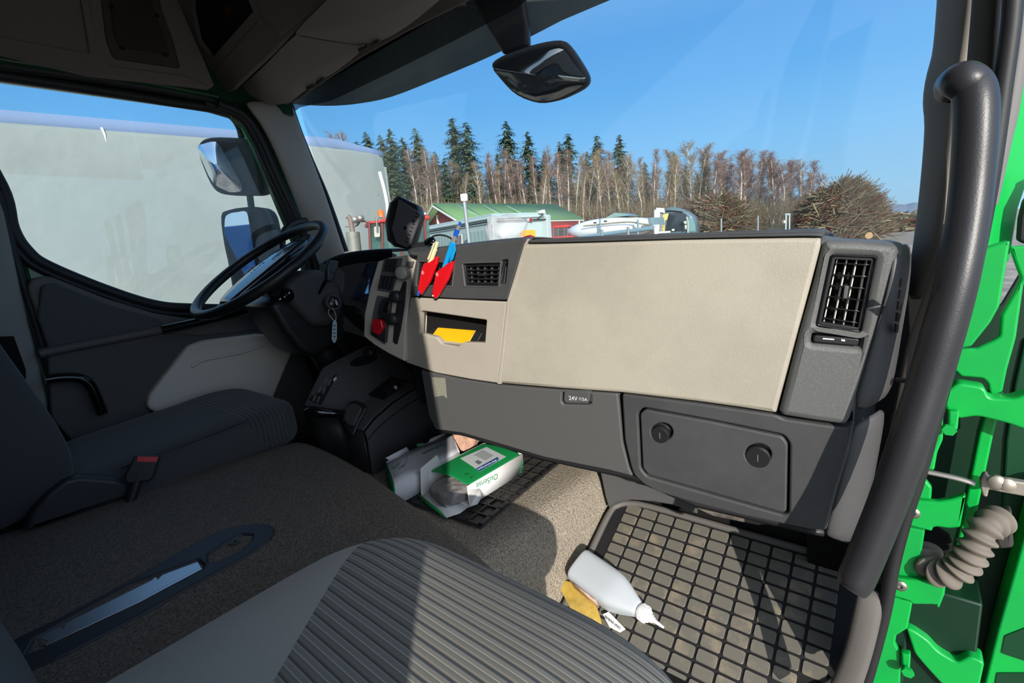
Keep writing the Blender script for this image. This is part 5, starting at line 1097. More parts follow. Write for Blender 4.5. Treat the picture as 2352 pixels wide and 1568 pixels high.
rad = [(440, -60), (436, 20), (452, 95), (487, 140), (586, 30), (574, 0), (560, -60)]
slab('shelf_face', [(405, -60), (395, -5), (492, 205), (518, 212), (528, 212), (640, 108), (753, 0), (800, -60)], SHP, 0.03, OHM, oh, 0.006, 0.006, holes=[rad], hr=0.006)
slab('radio_panel', [(430, -80), (430, 100), (487, 150), (600, 30), (590, -80)], SHP.off(-0.022), 0.01, DARK, oh, 0.002)
slab('radio_display', [(516, 20), (526, 10), (534, 22), (522, 42)], SHP.off(-0.018), 0.004, mat('amber_display', (70, 44, 16), 0.4), oh, 0.0005)
slab('shelf_lip', [(491, 164), (596, 42), (612, 60), (500, 182)], SHP.off(0.004), 0.01, OHM, oh, 0.003, 0.002)
slab('shelf_facet', [(570, -60), (600, 35), (640, 84), (735, 18), (810, -60)], SHP.off(0.006), 0.012, OHM, oh, 0.004, 0.003)
VSP = Plane((-0.5, 0.99, 1.475), (0.0, -0.62, -0.78))
v1 = smoothpoly([(521, 232), (600, 158), (672, 87), (693, 85), (760, 96), (824, 106), (827, 119), (770, 165), (706, 204), (672, 230), (650, 239), (570, 242)], 3)
v2 = smoothpoly([(681, 72), (753, -2), (800, -60), (1080, -60), (1012, -2), (962, 40), (923, 68), (880, 91), (825, 101), (760, 93), (700, 82)], 3)
VM = mat('visor_grey', (160, 152, 144), 0.8, bump=('noise', 500, 0.2, 0.0006))
for nm, poly, lb in (('sun_visor', v1, 'folded grey inner sun visor nearest the driver door corner'), ('sun_visor', v2, 'folded grey inner sun visor towards the middle of the windscreen header')):
    vv = thing(nm, lb, 'sun visor', tuple(VSP.hit(poly[0])), 'inner sun visors')
    slab('visor_blade', poly, VSP, 0.02, VM, vv, 0.008)
    dome('visor_pad', poly, VSP.off(-0.001), 0.012, VM, vv, 5)
for a, b in (((706, 204), (722, 196)), ((728, 192), (744, 180)), ((826, 116), (846, 106)), ((856, 102), (872, 94))):
    tube('visor_hinge', [VSP.off(0.004).hit(a), VSP.off(0.004).hit(b)], 0.006, OHD, oh, n=10)
slab('header_trim', [(500, 240), (660, 241), (690, 226), (715, 208), (830, 132), (930, 76), (1085, -2), (1180, -60), (700, -60), (500, 120)], Plane((-0.5, 1.08, 1.49), (0, -0.8, -0.6)), 0.02, OHM, oh, 0.004)
# ----- smoked outer visor
SM = glass_mat('smoked_plastic', (0.15, 0.175, 0.16), 0.24, (0.55, 0.57, 0.5), 0.6)
ov = thing('outer_sun_visor', 'smoked dark plastic sun visor mounted outside along the top of the windscreen', 'outer visor', (-0.2, 1.45, 1.7))
OV = Plane(RY((700, 241), 1.38), (0.25, -0.9, -0.35))
slab('visor_shade', smoothpoly([(600, 215), (664, 236), (700, 241), (765, 243), (830, 237), (900, 222), (1000, 183), (1140, 123), (1290, 47), (1382, -3)], 3)[:-3] + [(1460, -50), (1700, -250), (600, -250)], OV, 0.004, SM, ov, 0.001)
# ----- front mirror
fmr = thing('front_mirror', 'black rounded front mirror hanging outside the windscreen from a tapered arm', 'mirror', tuple(RY((1240, 160), 1.62)))
FM = Plane(RY((1240, 165), 1.60), (0.30, -0.85, -0.25))
slab('mirror_arm', [(1060, -120), (1200, -120), (1203, 0), (1212, 60), (1214, 108), (1155, 126), (1122, 72), (1085, 0)], FM.off(-0.03), 0.05, BLACK, fmr, 0.015, 0.01)
hpoly = smoothpoly([(1127, 152), (1140, 134), (1180, 116), (1235, 99), (1285, 92), (1308, 106), (1335, 145), (1352, 178), (1345, 200), (1312, 219), (1278, 232), (1235, 237), (1185, 219), (1150, 186)], 3)
slab('mirror_housing', hpoly, FM, 0.07, mat('mirror_black', (28, 29, 31), 0.5), fmr, 0.02)
mpoly = smoothpoly([(1133, 158), (1165, 160), (1200, 154), (1232, 136), (1262, 116), (1293, 113), (1318, 145), (1345, 180), (1338, 197), (1308, 214), (1275, 228), (1235, 232), (1188, 214), (1154, 184)], 3)
dome('mirror_lens', mpoly, FM.off(0.002), 0.035, mat('convex_mirror', (150, 152, 150), 0.05, metal=1), fmr, 10)
# ----- side mirrors
sm_ = thing('side_mirrors', 'pair of black side mirrors on a tube outside the driver window', 'mirror', (-1.2, 0.95, 1.2))
tube('mirror_arm', [RX(p, x) for p, x in (((505, 255), -1.14), ((530, 266), -1.18), ((548, 290), -1.21), ((556, 320), -1.22), ((566, 380), -1.22), ((573, 440), -1.22), ((578, 480), -1.22), ((590, 560), -1.22), ((600, 640), -1.22))], 0.0135, mat('arm_grey', (60, 64, 66), 0.5), sm_, n=12)
MBK = mat('mirror_shell', (42, 46, 50), 0.6, bump=('noise', 500, 0.3, 0.0006))
W1 = Plane(RX((520, 385), -1.24), (0.58, -0.80, -0.05))
w1 = smoothpoly([(451, 345), (456, 325), (480, 314), (540, 315), (575, 320), (588, 335), (596, 380), (604, 430), (594, 446), (555, 448), (510, 446), (486, 432), (464, 388)], 3)
slab('wide_mirror_shell', w1, W1, 0.09, MBK, sm_, 0.02)
wm = smoothpoly([(454, 340), (468, 330), (492, 325), (504, 334), (520, 362), (540, 396), (556, 428), (550, 440), (520, 440), (494, 428), (474, 392)], 3)
dome('wide_mirror_glass', wm, Plane(W1.p + W1.n * 0.012, (0.48, -0.87, -0.18)), 0.02, MIRR, sm_, 10)
W2 = Plane(RX((565, 550), -1.24), (0.56, -0.82, 0.0))
w2 = smoothpoly([(503, 495), (520, 481), (556, 475), (590, 475), (608, 488), (618, 520), (628, 580), (640, 640), (640, 700), (545, 700), (524, 620), (510, 560)], 3)
slab('main_mirror_shell', w2, W2, 0.10, MBK, sm_, 0.02)
wm2 = smoothpoly([(516, 505), (526, 491), (545, 487), (565, 486), (572, 510), (580, 560), (590, 640), (590, 690), (545, 690), (528, 625), (518, 560)], 3)
slab('main_mirror_glass', wm2, Plane(W2.p + W2.n * 0.012, (0.44, -0.90, -0.045)), 0.004, MIRR, sm_, 0.0005)
# ================================================================== outside: yard, vehicles, buildings
GRAV = mat('gravel_ground', (156, 144, 128), 0.95, col2=(120, 112, 102), cscale=1.3, bump=('noise', 3, 0.6, 0.05))
gnd = thing('floor_yard', None, None, (0, 0, GZ), kind='structure'); gnd.name = 'ground'
bm = bmesh.new(); N = 40
def gh_(x, y): return GZ
g = [[bm.verts.new((-300 + 700 * i / N, -150 + 750 * j / N, GZ)) for j in range(N + 1)] for i in range(N + 1)]
for i in range(N):
    for j in range(N): bm.faces.new((g[i][j], g[i + 1][j], g[i + 1][j + 1], g[i][j + 1]))
bmobj('gravel', bm, GRAV, gnd)
def HD(px, D): return RD(px, D)
# ----- long grey curtain-sided trailer seen through the driver window
TARP = mat('trailer_tarp', (148, 158, 153), 0.55, col2=(142, 152, 148), cscale=0.7, bump=('noise', 1.6, 0.5, 0.05))
TOPZ = 2.85
P0 = RZ((0, 246), TOPZ); tv = ray((2455, 468)); tv.z = 0; tv.normalize(); tn = Vector((tv.y, -tv.x, 0))
if tn.dot(CAM - P0) < 0: tn = -tn
TPl = Plane(P0, tn)
s_end = (TPl.hit((884, 345)) - P0).dot(tv)
tr = thing('curtain_trailer', 'long pale grey tarpaulin trailer standing alongside beyond the driver window', 'trailer', tuple(P0 + Vector((0, 0, GZ - TOPZ))))
zs = TPl.hit((0, 281)).z
ze = TPl.hit((886, 352)).z
def tp_(s, o, z): q = P0 + tv * s - tn * o; return Vector((q.x, q.y, z))
rows = []
for s, dz, ins in [(-9, 0, 0), (-4, 0, 0), (0, 0, 0), (2.2, 0, 0), (s_end - 0.85, 0, 0), (s_end - 0.25, -0.10, 0.0), (s_end, -0.15, 0.03)]:
    zt = zs + dz * 0.5 * (1 if s < s_end - 1 else 1)
    rows.append([tp_(s, 0.0 + ins, -0.12), tp_(s, 0.0 + ins, 0.9), tp_(s, 0.0 + ins, zt - 0.04), tp_(s, 0.02 + ins, zt), tp_(s, 0.10, TOPZ + dz), tp_(s, 1.25, TOPZ + dz + 0.03), tp_(s, 2.45, TOPZ + dz - 0.15), tp_(s, 2.5, -0.12)])
rows.append([tp_(s_end + 0.05, 0.12 + 0.1 * k, z) for k, z in enumerate((-0.12, 0.9, zs - 0.12, zs - 0.08, TOPZ - 0.2, TOPZ - 0.2, TOPZ - 0.3, -0.12))])
loft('side_curtain', [[p for p in r[:4]] for r in rows], TARP, tr, 0.02, 1)
loft('roof_sheet', [[p for p in r[3:7]] for r in rows[:-1]], mat('roof_tarp', (122, 146, 180), 0.6), tr, 0.02, 0)
loft('far_side', [[r[6], r[7]] for r in rows], TARP, tr, 0.02, 0)
slab('front_wall', [tp_(s_end - 0.02, 0.06, -0.12), tp_(s_end - 0.02, 2.46, -0.12), tp_(s_end - 0.02, 2.46, TOPZ - 0.55), tp_(s_end - 0.02, 0.06, zs - 0.25)], Plane(tp_(s_end - 0.02, 1, 1), tv), 0.04, TARP, tr, 0.005, world=True)
for z, c in ((1.55, 0), (1.25, 0), (0.95, 0), (0.62, 0), (1.95, 0)):
    tube('curtain_seam', [tp_(-8, -0.002, z + 0.02), tp_(0, -0.004, z), tp_(4, -0.004, z + 0.01), tp_(s_end - 0.3, -0.004, z)], 0.009, mat('seam_grey', (160, 164, 166), 0.5), tr, n=6)
tube('corner_fold', [tp_(s_end - 0.16, -0.01, zs - 0.35), tp_(s_end - 0.10, -0.02, 1.8), tp_(s_end - 0.14, -0.01, 0.9), tp_(s_end - 0.08, -0.01, 0.1)], 0.03, mat('tarp_sunlit', (206, 210, 208), 0.35), tr, n=10, flat=0.4)  # paler tarp: the sun on the fold is put into its colour
tube('curtain_pucker', [tp_((TPl.hit((232, 293)) - P0).dot(tv), -0.01, TPl.hit((232, 293)).z), tp_((TPl.hit((240, 310)) - P0).dot(tv), -0.01, TPl.hit((240, 310)).z), tp_((TPl.hit((244, 340)) - P0).dot(tv), -0.0, TPl.hit((244, 340)).z)], 0.03, MATS['tarp_sunlit'], tr, n=10, rs=[0.016, 0.014, 0.004], flat=0.4)
for s in (-6, -4.8, 1.5, 2.8):
    lathe('wheel', [(0.5, -0.14), (0.52, -0.1), (0.52, 0.1), (0.5, 0.14), (0.3, 0.14), (0.28, 0.05), (0, 0.05)], RUB, tr, Matrix.Translation(tp_(s, 0.3, GZ + 0.52)) @ Matrix((tv, Vector((0, 0, 1)), tn)).transposed().to_4x4(), 24)
# blue box lorry standing behind the cab (it shows in the side mirrors)
bl = thing('blue_box_lorry', 'blue box body of a lorry standing behind, seen in the lower side mirror', 'lorry', (-4.9, -9.0, GZ))
box2('box_body', (-5.6, -14, GZ + 1.0), (-3.1, -7.2, 1.15), mat('lorry_blue', (24, 104, 168), 0.4), bl, 0.03)
box2('chassis', (-5.4, -14, GZ + 0.5), (-3.3, -7.4, GZ + 1.0), BLACK, bl, 0.02)
for y in (-8.2, -12.8):
    for x in (-5.4, -3.3): lathe('wheel', [(0.48, -0.13), (0.5, 0.13), (0.28, 0.13), (0, 0.05)], RUB, bl, Matrix.Translation((x, y, GZ + 0.5)) @ Matrix.Rotation(R(90), 4, 'Y'), 20)
# ----- helper for things a way off: a plate on an upright plane at distance D
def FPl(px, D, yaw=0.0):
    p = RD(px, D); n_ = (CAM - p); n_.z = 0; n_.normalize(); n_ = Matrix.Rotation(yaw, 3, 'Z') @ n_; return Plane(p, n_)
TEAL = glass_mat('tractor_glass', (0.55, 0.72, 0.70), 0.12, (0.35, 0.5, 0.48))
TRED = mat('tractor_red', (206, 58, 52), 0.4)
# red tractor
ta = thing('tractor', 'red tractor with tinted cab windows, orange beacon and tall exhaust, parked by the grey trailer', 'tractor', tuple(Vector((RD((900, 560), 7).x, RD((900, 560), 7).y, GZ))), 'red tractors in the yard')
T1 = FPl((900, 540), 6.9, 0.1)
slab('cab_roof', [(843, 508), (868, 506), (886, 500), (975, 489), (988, 496), (988, 504), (900, 512), (846, 514)], T1, 0.9, TRED, ta, 0.03)
for a, b in (((848, 510), (852, 620)), ((877, 512), (880, 620)), ((921, 510), (926, 620)), ((975, 503), (982, 620))):
    slab('cab_post', [(a[0] - 2.5, a[1]), (a[0] + 2.5, a[1]), (b[0] + 3, b[1]), (b[0] - 2, b[1])], T1.off(0.02), 0.08, mat('post_maroon', (120, 52, 46), 0.5), ta, 0.005)
slab('cab_glass', [(850, 513), (985, 502), (990, 600), (853, 600)], T1.off(-0.02), 0.01, TEAL, ta, 0.001)
slab('cab_glass', [(850, 513), (985, 502), (990, 600), (853, 600)], T1.off(-0.85), 0.01, TEAL, ta, 0.001)
slab('cab_lower', [(845, 596), (992, 590), (1000, 640), (840, 660)], T1.off(0.01), 0.9, TRED, ta, 0.02)
slab('bonnet', [(780, 600), (850, 590), (850, 660), (776, 670)], T1.off(-0.1), 0.7, TRED, ta, 0.05)
slab('door_mirror', [(859, 520), (872, 519), (873, 544), (860, 545)], T1.off(0.12), 0.04, mat('mirror_cream', (200, 196, 180), 0.4), ta, 0.004, 0.02)
tube('mirror_bracket', [T1.off(0.16).hit(p) for p in ((878, 499), (868, 499), (865, 505), (866, 520), (866, 532))], 0.012, STEEL, ta, n=8)
bcp = T1.off(-0.3).hit((876, 500)); lathe('beacon', [(0.052, 0), (0.049, 0.014), (0.046, 0.09), (0.031, 0.107), (0, 0.11)], mat('beacon_orange', (224, 120, 40), 0.25, coat=0.4), ta, Matrix.Translation(bcp), 20)
exb = T1.off(-0.25).hit((811, 575)); ext_ = T1.off(-0.25).hit((810, 533))
tube('muffler', [exb - Vector((0, 0, 0.6)), ext_], 0.093, mat('perforated_steel', (148, 150, 140), 0.6, metal=0.5, bump=('leather', 60, 0.6, 0.004)), ta, n=24, smoothpts=False)
tube('exhaust_stack', [ext_, T1.off(-0.25).hit((805, 505)), T1.off(-0.25).hit((798, 496))], 0.035, mat('rusty_steel', (140, 118, 108), 0.6, metal=0.4), ta, n=16)
tube('work_lamp_bar', [T1.off(-0.25).hit(p) for p in ((792, 519), (818, 518), (828, 508), (848, 509))], 0.014, STEEL, ta, n=8)
for p in ((816, 505), (828, 502)): lathe('work_lamp', [(0.0, 0), (0.05, 0), (0.05, 0.05), (0.02, 0.07), (0, 0.07)], STEEL, ta, T1.mat(T1.off(-0.2).hit(p)), 16)
slab('roof_lamp', [(972, 489), (978, 487), (980, 492), (973, 494)], T1.off(0.02), 0.06, WHITE, ta, 0.01)
for p in ((800, 640), (960, 640)): 
    q = T1.off(-0.1).hit(p); q.z = GZ + 0.5; lathe('wheel', [(0.48, -0.15), (0.5, 0.15), (0.28, 0.15), (0.25, 0.04), (0, 0.04)], RUB, ta, T1.mat(q), 28)
# second tractor
tb2 = thing('tractor', 'small red tractor with pale windows standing before the right end of the red building', 'tractor', tuple(Vector((RD((1290, 540), 22).x, RD((1290, 540), 22).y, GZ))), 'red tractors in the yard')
T2 = FPl((1290, 530), 22, -0.2)
slab('cab_roof', [(1268, 522), (1276, 518), (1303, 516), (1307, 520), (1302, 522), (1270, 524)], T2, 1.3, TRED, tb2, 0.03)
for a in (1270, 1281, 1295, 1303): slab('cab_post', [(a, 522), (a + 1.3, 522), (a + 1.3, 546), (a, 546)], T2.off(0.02), 0.08, GREYP, tb2, 0.004)
slab('cab_glass', [(1270, 523), (1302, 521), (1302, 546), (1270, 546)], T2.off(-0.03), 0.02, TEAL, tb2, 0.001)
slab('cab_body', [(1255, 548), (1262, 544), (1316, 541), (1330, 660), (1250, 665)], T2.off(0.01), 1.3, TRED, tb2, 0.03)
# ----- light green office container
ka = thing('storage_container', 'pale green steel container with corrugated sides and an orange panel, behind the dash top', 'container', tuple(RZ((1130, 500), 1.45)))
K0, K1, K2 = RZ((1130, 500), 1.45), RZ((980, 527), 1.45), RZ((1254, 496), 1.45)
K3 = K1 + (K2 - K0)
CGR = mat('container_green', (170, 190, 188), 0.6)
def wallseg(name, a, b, m, par, t=0.05, zt=1.45, zb=GZ):
    n_ = (b - a).cross(Vector((0, 0, 1))); pl = Plane(a, n_); return slab(name, [Vector((a.x, a.y, zb)), Vector((b.x, b.y, zb)), Vector((b.x, b.y, zt)), Vector((a.x, a.y, zt))], pl, t, m, par, 0.004, world=True), pl
_, kl = wallseg('long_side', K1, K0, CGR, ka); _, kf = wallseg('end_wall', K0, K2, CGR, ka); wallseg('hidden_end', K1, K3, CGR, ka); wallseg('hidden_side', K2, K3, CGR, ka)
slab('container_roof', [K0, K1, K3, K2], Plane(K0, (0, 0, 1)), 0.08, CGR, ka, 0.01, world=True)
bm = bmesh.new()
n_ = 20
for i in range(n_):
    p = lerp(K1, K0, (i + 0.5) / n_); ax = (K0 - K1).normalized(); box_bm(bm, (0, 0, 0), (0.07, 0.02, 1.15), Matrix.Translation(Vector((p.x, p.y, 0.1)) + kl.n * 0.015) @ Matrix((ax, kl.n, Vector((0, 0, 1)))).transposed().to_4x4())
bmobj('side_corrugation', bm, mat('container_rib', (150, 172, 170), 0.6), ka, bev=0.01)
for a, b, pl in ((K1, K0, kl), (K0, K2, kf)):
    tube('top_rail', [a + pl.n * 0.02, b + pl.n * 0.02], 0.028, mat('container_rail', (186, 202, 200), 0.5), ka, n=8, smoothpts=False)
    tube('roof_edge', [a + pl.n * 0.05 - Vector((0, 0, 0.07)), b + pl.n * 0.05 - Vector((0, 0, 0.07))], 0.012, DARK, ka, n=6, smoothpts=False)
for p in (K0, K2, K1): box('corner_post', (p.x, p.y, 0.15), (0.07, 0.07, 1.32), MATS['container_rail'], ka, None, 0.01)
slab('door_panel', [(1148, 514), (1245, 509), (1247, 560), (1150, 560)], kf.off(0.03), 0.03, MATS['container_rail'], ka, 0.004)
slab('orange_panel', [(1196, 533), (1202, 528), (1229, 528), (1231, 545), (1196, 546)], kf.off(0.06), 0.02, mat('orange_panel', (242, 180, 50), 0.5), ka, 0.003)
slab('red_notice', [(1126, 517), (1130, 516), (1131, 524), (1127, 524)], kl.off(0.06), 0.01, mat('notice_red', (180, 70, 66), 0.6), ka, 0.001)
slab('rear_light', [(1211, 502), (1224, 501), (1224, 508), (1211, 508)], kf.off(0.06), 0.02, WHITE, ka, 0.002)
lathe('red_lamp', [(0.035, 0), (0.03, 0.03), (0, 0.035)], REDL, ka, kf.mat(kf.off(0.08).hit((1219, 505))), 14)
tube('lamp_cable', [kf.off(0.08).hit(p) for p in ((1224, 504), (1234, 503), (1239, 498), (1244, 495))], 0.008, BLACK, ka, n=6)
vg = slab('vent_grating', [(1037, 541), (1060, 538), (1061, 560), (1038, 562)], kl.off(0.06), 0.02, WHITE, ka, 0.002)
for i in range(6): slab('grate_slot', [(1040 + 3.4 * i, 542 - .4 * i), (1041.6 + 3.4 * i, 542 - .4 * i), (1042 + 3.4 * i, 560), (1040.4 + 3.4 * i, 560)], kl.off(0.065), 0.008, DARK, vg, 0.0005)
sc2 = thing('security_camera', 'small white camera on a short post at the right corner of the pale green container', 'camera', tuple(kf.off(0.0).hit((1246, 496))))
CP2 = kf.off(0.05)
slab('post', [(1243, 480), (1247, 480), (1248, 497), (1244, 497)], CP2, 0.06, STEEL, sc2, 0.005)
slab('camera_body', [(1245, 482), (1252, 481), (1253, 489), (1250, 490), (1245, 489)], CP2.off(0.08), 0.12, WHITE, sc2, 0.01, 0.01)
ma = thing('antenna_mast', 'slim galvanised mast with a white square antenna box, in front of the container', 'mast', tuple(Vector((RD((1076, 545), 8.2).x, RD((1076, 545), 8.2).y, GZ))))
q0 = RD((1076, 545), 8.2); q1 = RD((1066, 460), 8.2); dd_ = (q0 - q1)
tube('pole', [q1, q0, q0 + dd_ * ((GZ - q0.z) / dd_.z)], 0.03, mat('galvanised', (168, 176, 176), 0.5, metal=0.4), ma, n=12, smoothpts=False)
MPl = FPl((1065, 453), 8.15)
slab('antenna_box', [(1057, 445), (1072, 444), (1074, 448), (1074, 459), (1071, 462), (1060, 462), (1058, 458)], MPl, 0.08, mat('antenna_white', (234, 234, 232), 0.5), ma, 0.01, 0.012)
lathe('antenna_dot', [(0, 0), (0.008, 0), (0.008, 0.003), (0, 0.003)], GREYP, ma, MPl.mat(MPl.off(0.001).hit((1063.5, 453))), 12)
tube('side_arm', [FPl((1066, 460), 8.2).hit(p) for p in ((1066, 459), (1064, 463), (1066, 467))], 0.012, STEEL, ma, n=6)
# ----- red building with green roof
rb = thing('red_building', 'low red wooden building with green striped roof and white trim, beyond the container', 'building', tuple(Vector((RD((1150, 520), 30).x, RD((1150, 520), 30).y, GZ))))
R0 = RD((1012.5, 474), 27); R1 = RZ((1266, 474.5), R0.z); ez = R0.z - 1.15
E0, E1 = RZ((1075, 511), ez), RZ((1331, 506), ez); E2 = 2 * R0 - E0; E2.z = ez
E3 = E2 + (E1 - E0)
RW = mat('barn_red', (172, 74, 64), 0.75); RG = mat('roof_green', (112, 150, 100), 0.8); RG2 = mat('roof_green_light', (134, 168, 128), 0.8)
WTR = mat('white_trim', (216, 216, 208), 0.6)
def lowq(p): return Vector((p.x, p.y, GZ))
for nm, a, b in (('end_wall', E2, E0), ('long_wall', E0, E1), ('far_end_wall', E1, E3), ('rear_wall', E3, E2)):
    quad(nm, [lowq(a), lowq(b), b, a], RW, rb, 0.1)
bm = bmesh.new(); bm.faces.new([bm.verts.new(p) for p in (E2, E0, R0)]); bmobj('gable', bm, RW, rb, solid=0.1)
bm = bmesh.new(); bm.faces.new([bm.verts.new(p) for p in (E3, E1, R1)]); bmobj('gable', bm, RW, rb, solid=0.1)
upv = Vector((0, 0, 0.08)); rd = (R1 - R0).normalized()
quad('roof_slope', [R0 - rd * 0.5 + upv, R1 + rd * 0.4 + upv, E1 + rd * 0.4 + upv * 0.2, E0 - rd * 0.5 + upv * 0.2], RG, rb, 0.1)
quad('roof_slope', [R0 - rd * 0.5 + upv, R1 + rd * 0.4 + upv, E3 + rd * 0.4 + upv * 0.2, E2 - rd * 0.5 + upv * 0.2], RG, rb, 0.1)
for i in range(5):
    t = 0.10 + 0.2 * i; a, b = lerp(R0, R1, t), lerp(E0, E1, t); w_ = rd * 0.5; quad('roof_stripe', [a + upv * 1.8, a + w_ + upv * 1.8, b + w_ + upv, b + upv], RG2, rb, 0.02)
fw = (E0 - E2).normalized()
for a, b in ((R0, E0), (R0, E2)): tube('barge_board', [a - rd * 0.52, lerp(a, b, 1.04) - rd * 0.52], 0.055, WTR, rb, n=8, smoothpts=False)
tube('gutter', [E0 - rd * 0.5, E1 + rd * 0.4], 0.045, WTR, rb, n=8, smoothpts=False); tube('gutter', [R1 + rd * 0.4, E1 + rd * 0.4], 0.04, WTR, rb, n=8, smoothpts=False)
for p in (E1 + Vector((0, 0, 0)), lerp(E2, E0, 0.42)): tube('white_corner', [lowq(p) - rd * 0.06, Vector((p.x, p.y, ez if abs(p.x - E1.x) < 0.01 else R0.z - 0.4)) - rd * 0.06], 0.07, WTR, rb, n=6, smoothpts=False)
fl3 = thing('floodlight', 'small white floodlight fixed at the left end of the red building roof', 'floodlight', tuple(RD((999, 481), 29)))
F3 = FPl((999, 481), 29); slab('lamp_body', [(996, 479), (1002, 478), (1003, 484), (997, 485)], F3, 0.15, WHITE, fl3, 0.02); tube('bracket', [F3.hit((1000, 484)), F3.hit((1002, 488))], 0.03, STEEL, fl3, n=6)
# ----- motor boat
bo = thing('motor_boat', 'white motor boat with tinted windscreen and two portholes on a trailer in the yard', 'boat', tuple(RD((1400, 545), 19)))
BB, BS = RD((1303, 527), 20), RD((1494, 505), 18.5); bax = BS - BB; bL = math.hypot(bax.x, bax.y); bax.z = 0; bax.normalize(); bsd = Vector((-bax.y, bax.x, 0))
HW = mat('boat_white', (240, 240, 234), 0.3, coat=0.4)
def bz(px, s): P = BB + bax * s; return zat(px, P)
secs = [(0.0, (1303, 527), (1303, 529), 0.05), (0.10, (1325, 520), (1325, 540), 0.55), (0.22, (1352, 511), (1350, 552), 0.95), (0.38, (1385, 503), (1385, 556), 1.15), (0.55, (1420, 499), (1420, 552), 1.2), (0.72, (1450, 496), (1452, 546), 1.2), (0.86, (1474, 500), (1476, 541), 1.2), (1.0, (1492, 500), (1488, 530), 1.15)]
rows = []
for t, tp1, kp, hb in secs:
    s = t * bL; zt = bz(tp1, s); zk = bz(kp, s) - 0.05; zm = zt * 0.45 + zk * 0.55 if t > 0 else (zt + zk) / 2
    c = BB + bax * s
    prof2 = [(-hb * 0.45, zt + 0.02), (-hb * 0.75, zt - 0.06), (-hb, zt * 0.62 + zk * 0.38), (-hb * 0.97, zm - 0.1), (-hb * 0.6, zk + 0.15), (0, zk), (hb * 0.6, zk + 0.15), (hb * 0.97, zm - 0.1), (hb, zt * 0.62 + zk * 0.38), (hb * 0.75, zt - 0.06), (hb * 0.45, zt + 0.02)]
    rows.append([Vector((c.x, c.y, 0)) + bsd * o + Vector((0, 0, z)) for o, z in prof2])
loft('hull', rows, HW, bo, 0.0, 1, closed=True, cap=True)
side = bsd if bsd.dot(CAM - BB) > 0 else -bsd
BPl = Plane(BB + side * 1.23 + bax * bL * 0.5, side)
slab('boat_windscreen', [(1386, 502), (1412, 488), (1430, 491), (1446, 495), (1424, 497)], Plane(BB + side * 0.6 + bax * bL * 0.45, side), 1.0, mat('tinted_screen', (130, 158, 150), 0.15, coat=0.3), bo, 0.02)
for p in ((1366, 511.5), (1390, 508)): 
    slab('porthole', [(p[0] + 4 * math.cos(a), p[1] + 2.1 * math.sin(a) - 0.3 * math.cos(a)) for a in [i * math.pi / 8 for i in range(16)]], BPl.off(0.02), 0.04, mat('porthole', (70, 74, 70), 0.3), bo, 0.005)
tube('rubbing_strake', [BPl.off(0.02).hit(p) for p in ((1340, 519), (1380, 515), (1420, 511), (1450, 510), (1480, 515), (1492, 516))], 0.03, mat('strake', (150, 148, 130), 0.5), bo, n=6)
slab('transom_cover', [(1487, 501), (1497, 499), (1500, 516), (1490, 516)], BPl.off(-0.1), 1.2, mat('cover_teal', (120, 146, 148), 0.6), bo, 0.03)
for x in (1378, 1465): tube('trailer_post', [BPl.off(0.12).hit((x, 503 + (x > 1400) * 1)), Vector((BPl.off(0.12).hit((x - 1, 560)).x, BPl.off(0.12).hit((x - 1, 560)).y, GZ))], 0.035, mat('post_blue', (120, 150, 160), 0.5), bo, n=8)
tube('trailer_beam', [BPl.off(0.1).hit((1330, 545)), BPl.off(0.1).hit((1500, 524))], 0.07, MATS['post_blue'], bo, n=8, smoothpts=False)
# ----- dark truck cab with white panel and yellow sign
dc = thing('dark_truck_cab', 'dark blue-green truck cab with rounded roof and large side windows, beside a brush pile', 'truck cab', tuple(RD((1560, 545), 22)))
D1 = FPl((1560, 500), 22, -0.1)
DT = mat('cab_teal', (84, 108, 116), 0.3, coat=0.5); DW = mat('cab_window', (34, 48, 56), 0.08, coat=0.5)
shell = [(1527, 479), (1540, 474.5), (1556, 476), (1572, 481), (1585, 488), (1594, 496), (1599, 512), (1600, 560), (1520, 565), (1522, 490)]
slab('cab_shell', shell, D1, 2.2, DT, dc, 0.12, 0.2)
slab('side_window', [(1535, 490), (1562, 488), (1577, 491), (1579, 530), (1528, 533)], D1.off(0.02), 0.05, DW, dc, 0.01, 0.05)
slab('front_window', [(1582, 497), (1590, 500), (1596, 515), (1598, 531), (1582, 532)], D1.off(0.02), 0.05, mat('cab_window_light', (110, 150, 150), 0.1, coat=0.5), dc, 0.01, 0.05)
tube('roof_line', [D1.off(0.03).hit(p) for p in ((1530, 484), (1548, 485), (1568, 487))], 0.03, DARK, dc, n=6)
tube('window_post', [D1.off(0.1).hit(p) for p in ((1577, 498), (1580, 512), (1580, 535))], 0.05, mat('post_grey', (150, 166, 162), 0.5), dc, n=8)
slab('window_sticker', [(1543, 526), (1549, 525), (1549, 530), (1543, 530)], D1.off(0.05), 0.02, WHITE, dc, 0.002)
slab('mirror_head', [(1570, 508), (1576, 507), (1577, 514), (1571, 514)], D1.off(0.3), 0.15, mat('mirror_pale', (190, 196, 180), 0.5), dc, 0.02)
slab('mirror_head', [(1572, 517), (1577, 516), (1577, 526), (1573, 527)], D1.off(0.3), 0.15, MATS['mirror_pale'], dc, 0.02)
slab('wheel_base', [(1520, 560), (1600, 556), (1600, 590), (1520, 595)], D1.off(-0.1), 2.0, BLACK, dc, 0.05)
wp = thing('white_panel', 'tall white steel panel standing between the motor boat and the dark truck cab', 'panel', tuple(RD((1510, 545), 20.5)))  # white panel at the left of the dark truck cab
D2 = FPl((1513, 500), 20.5, 0.1)
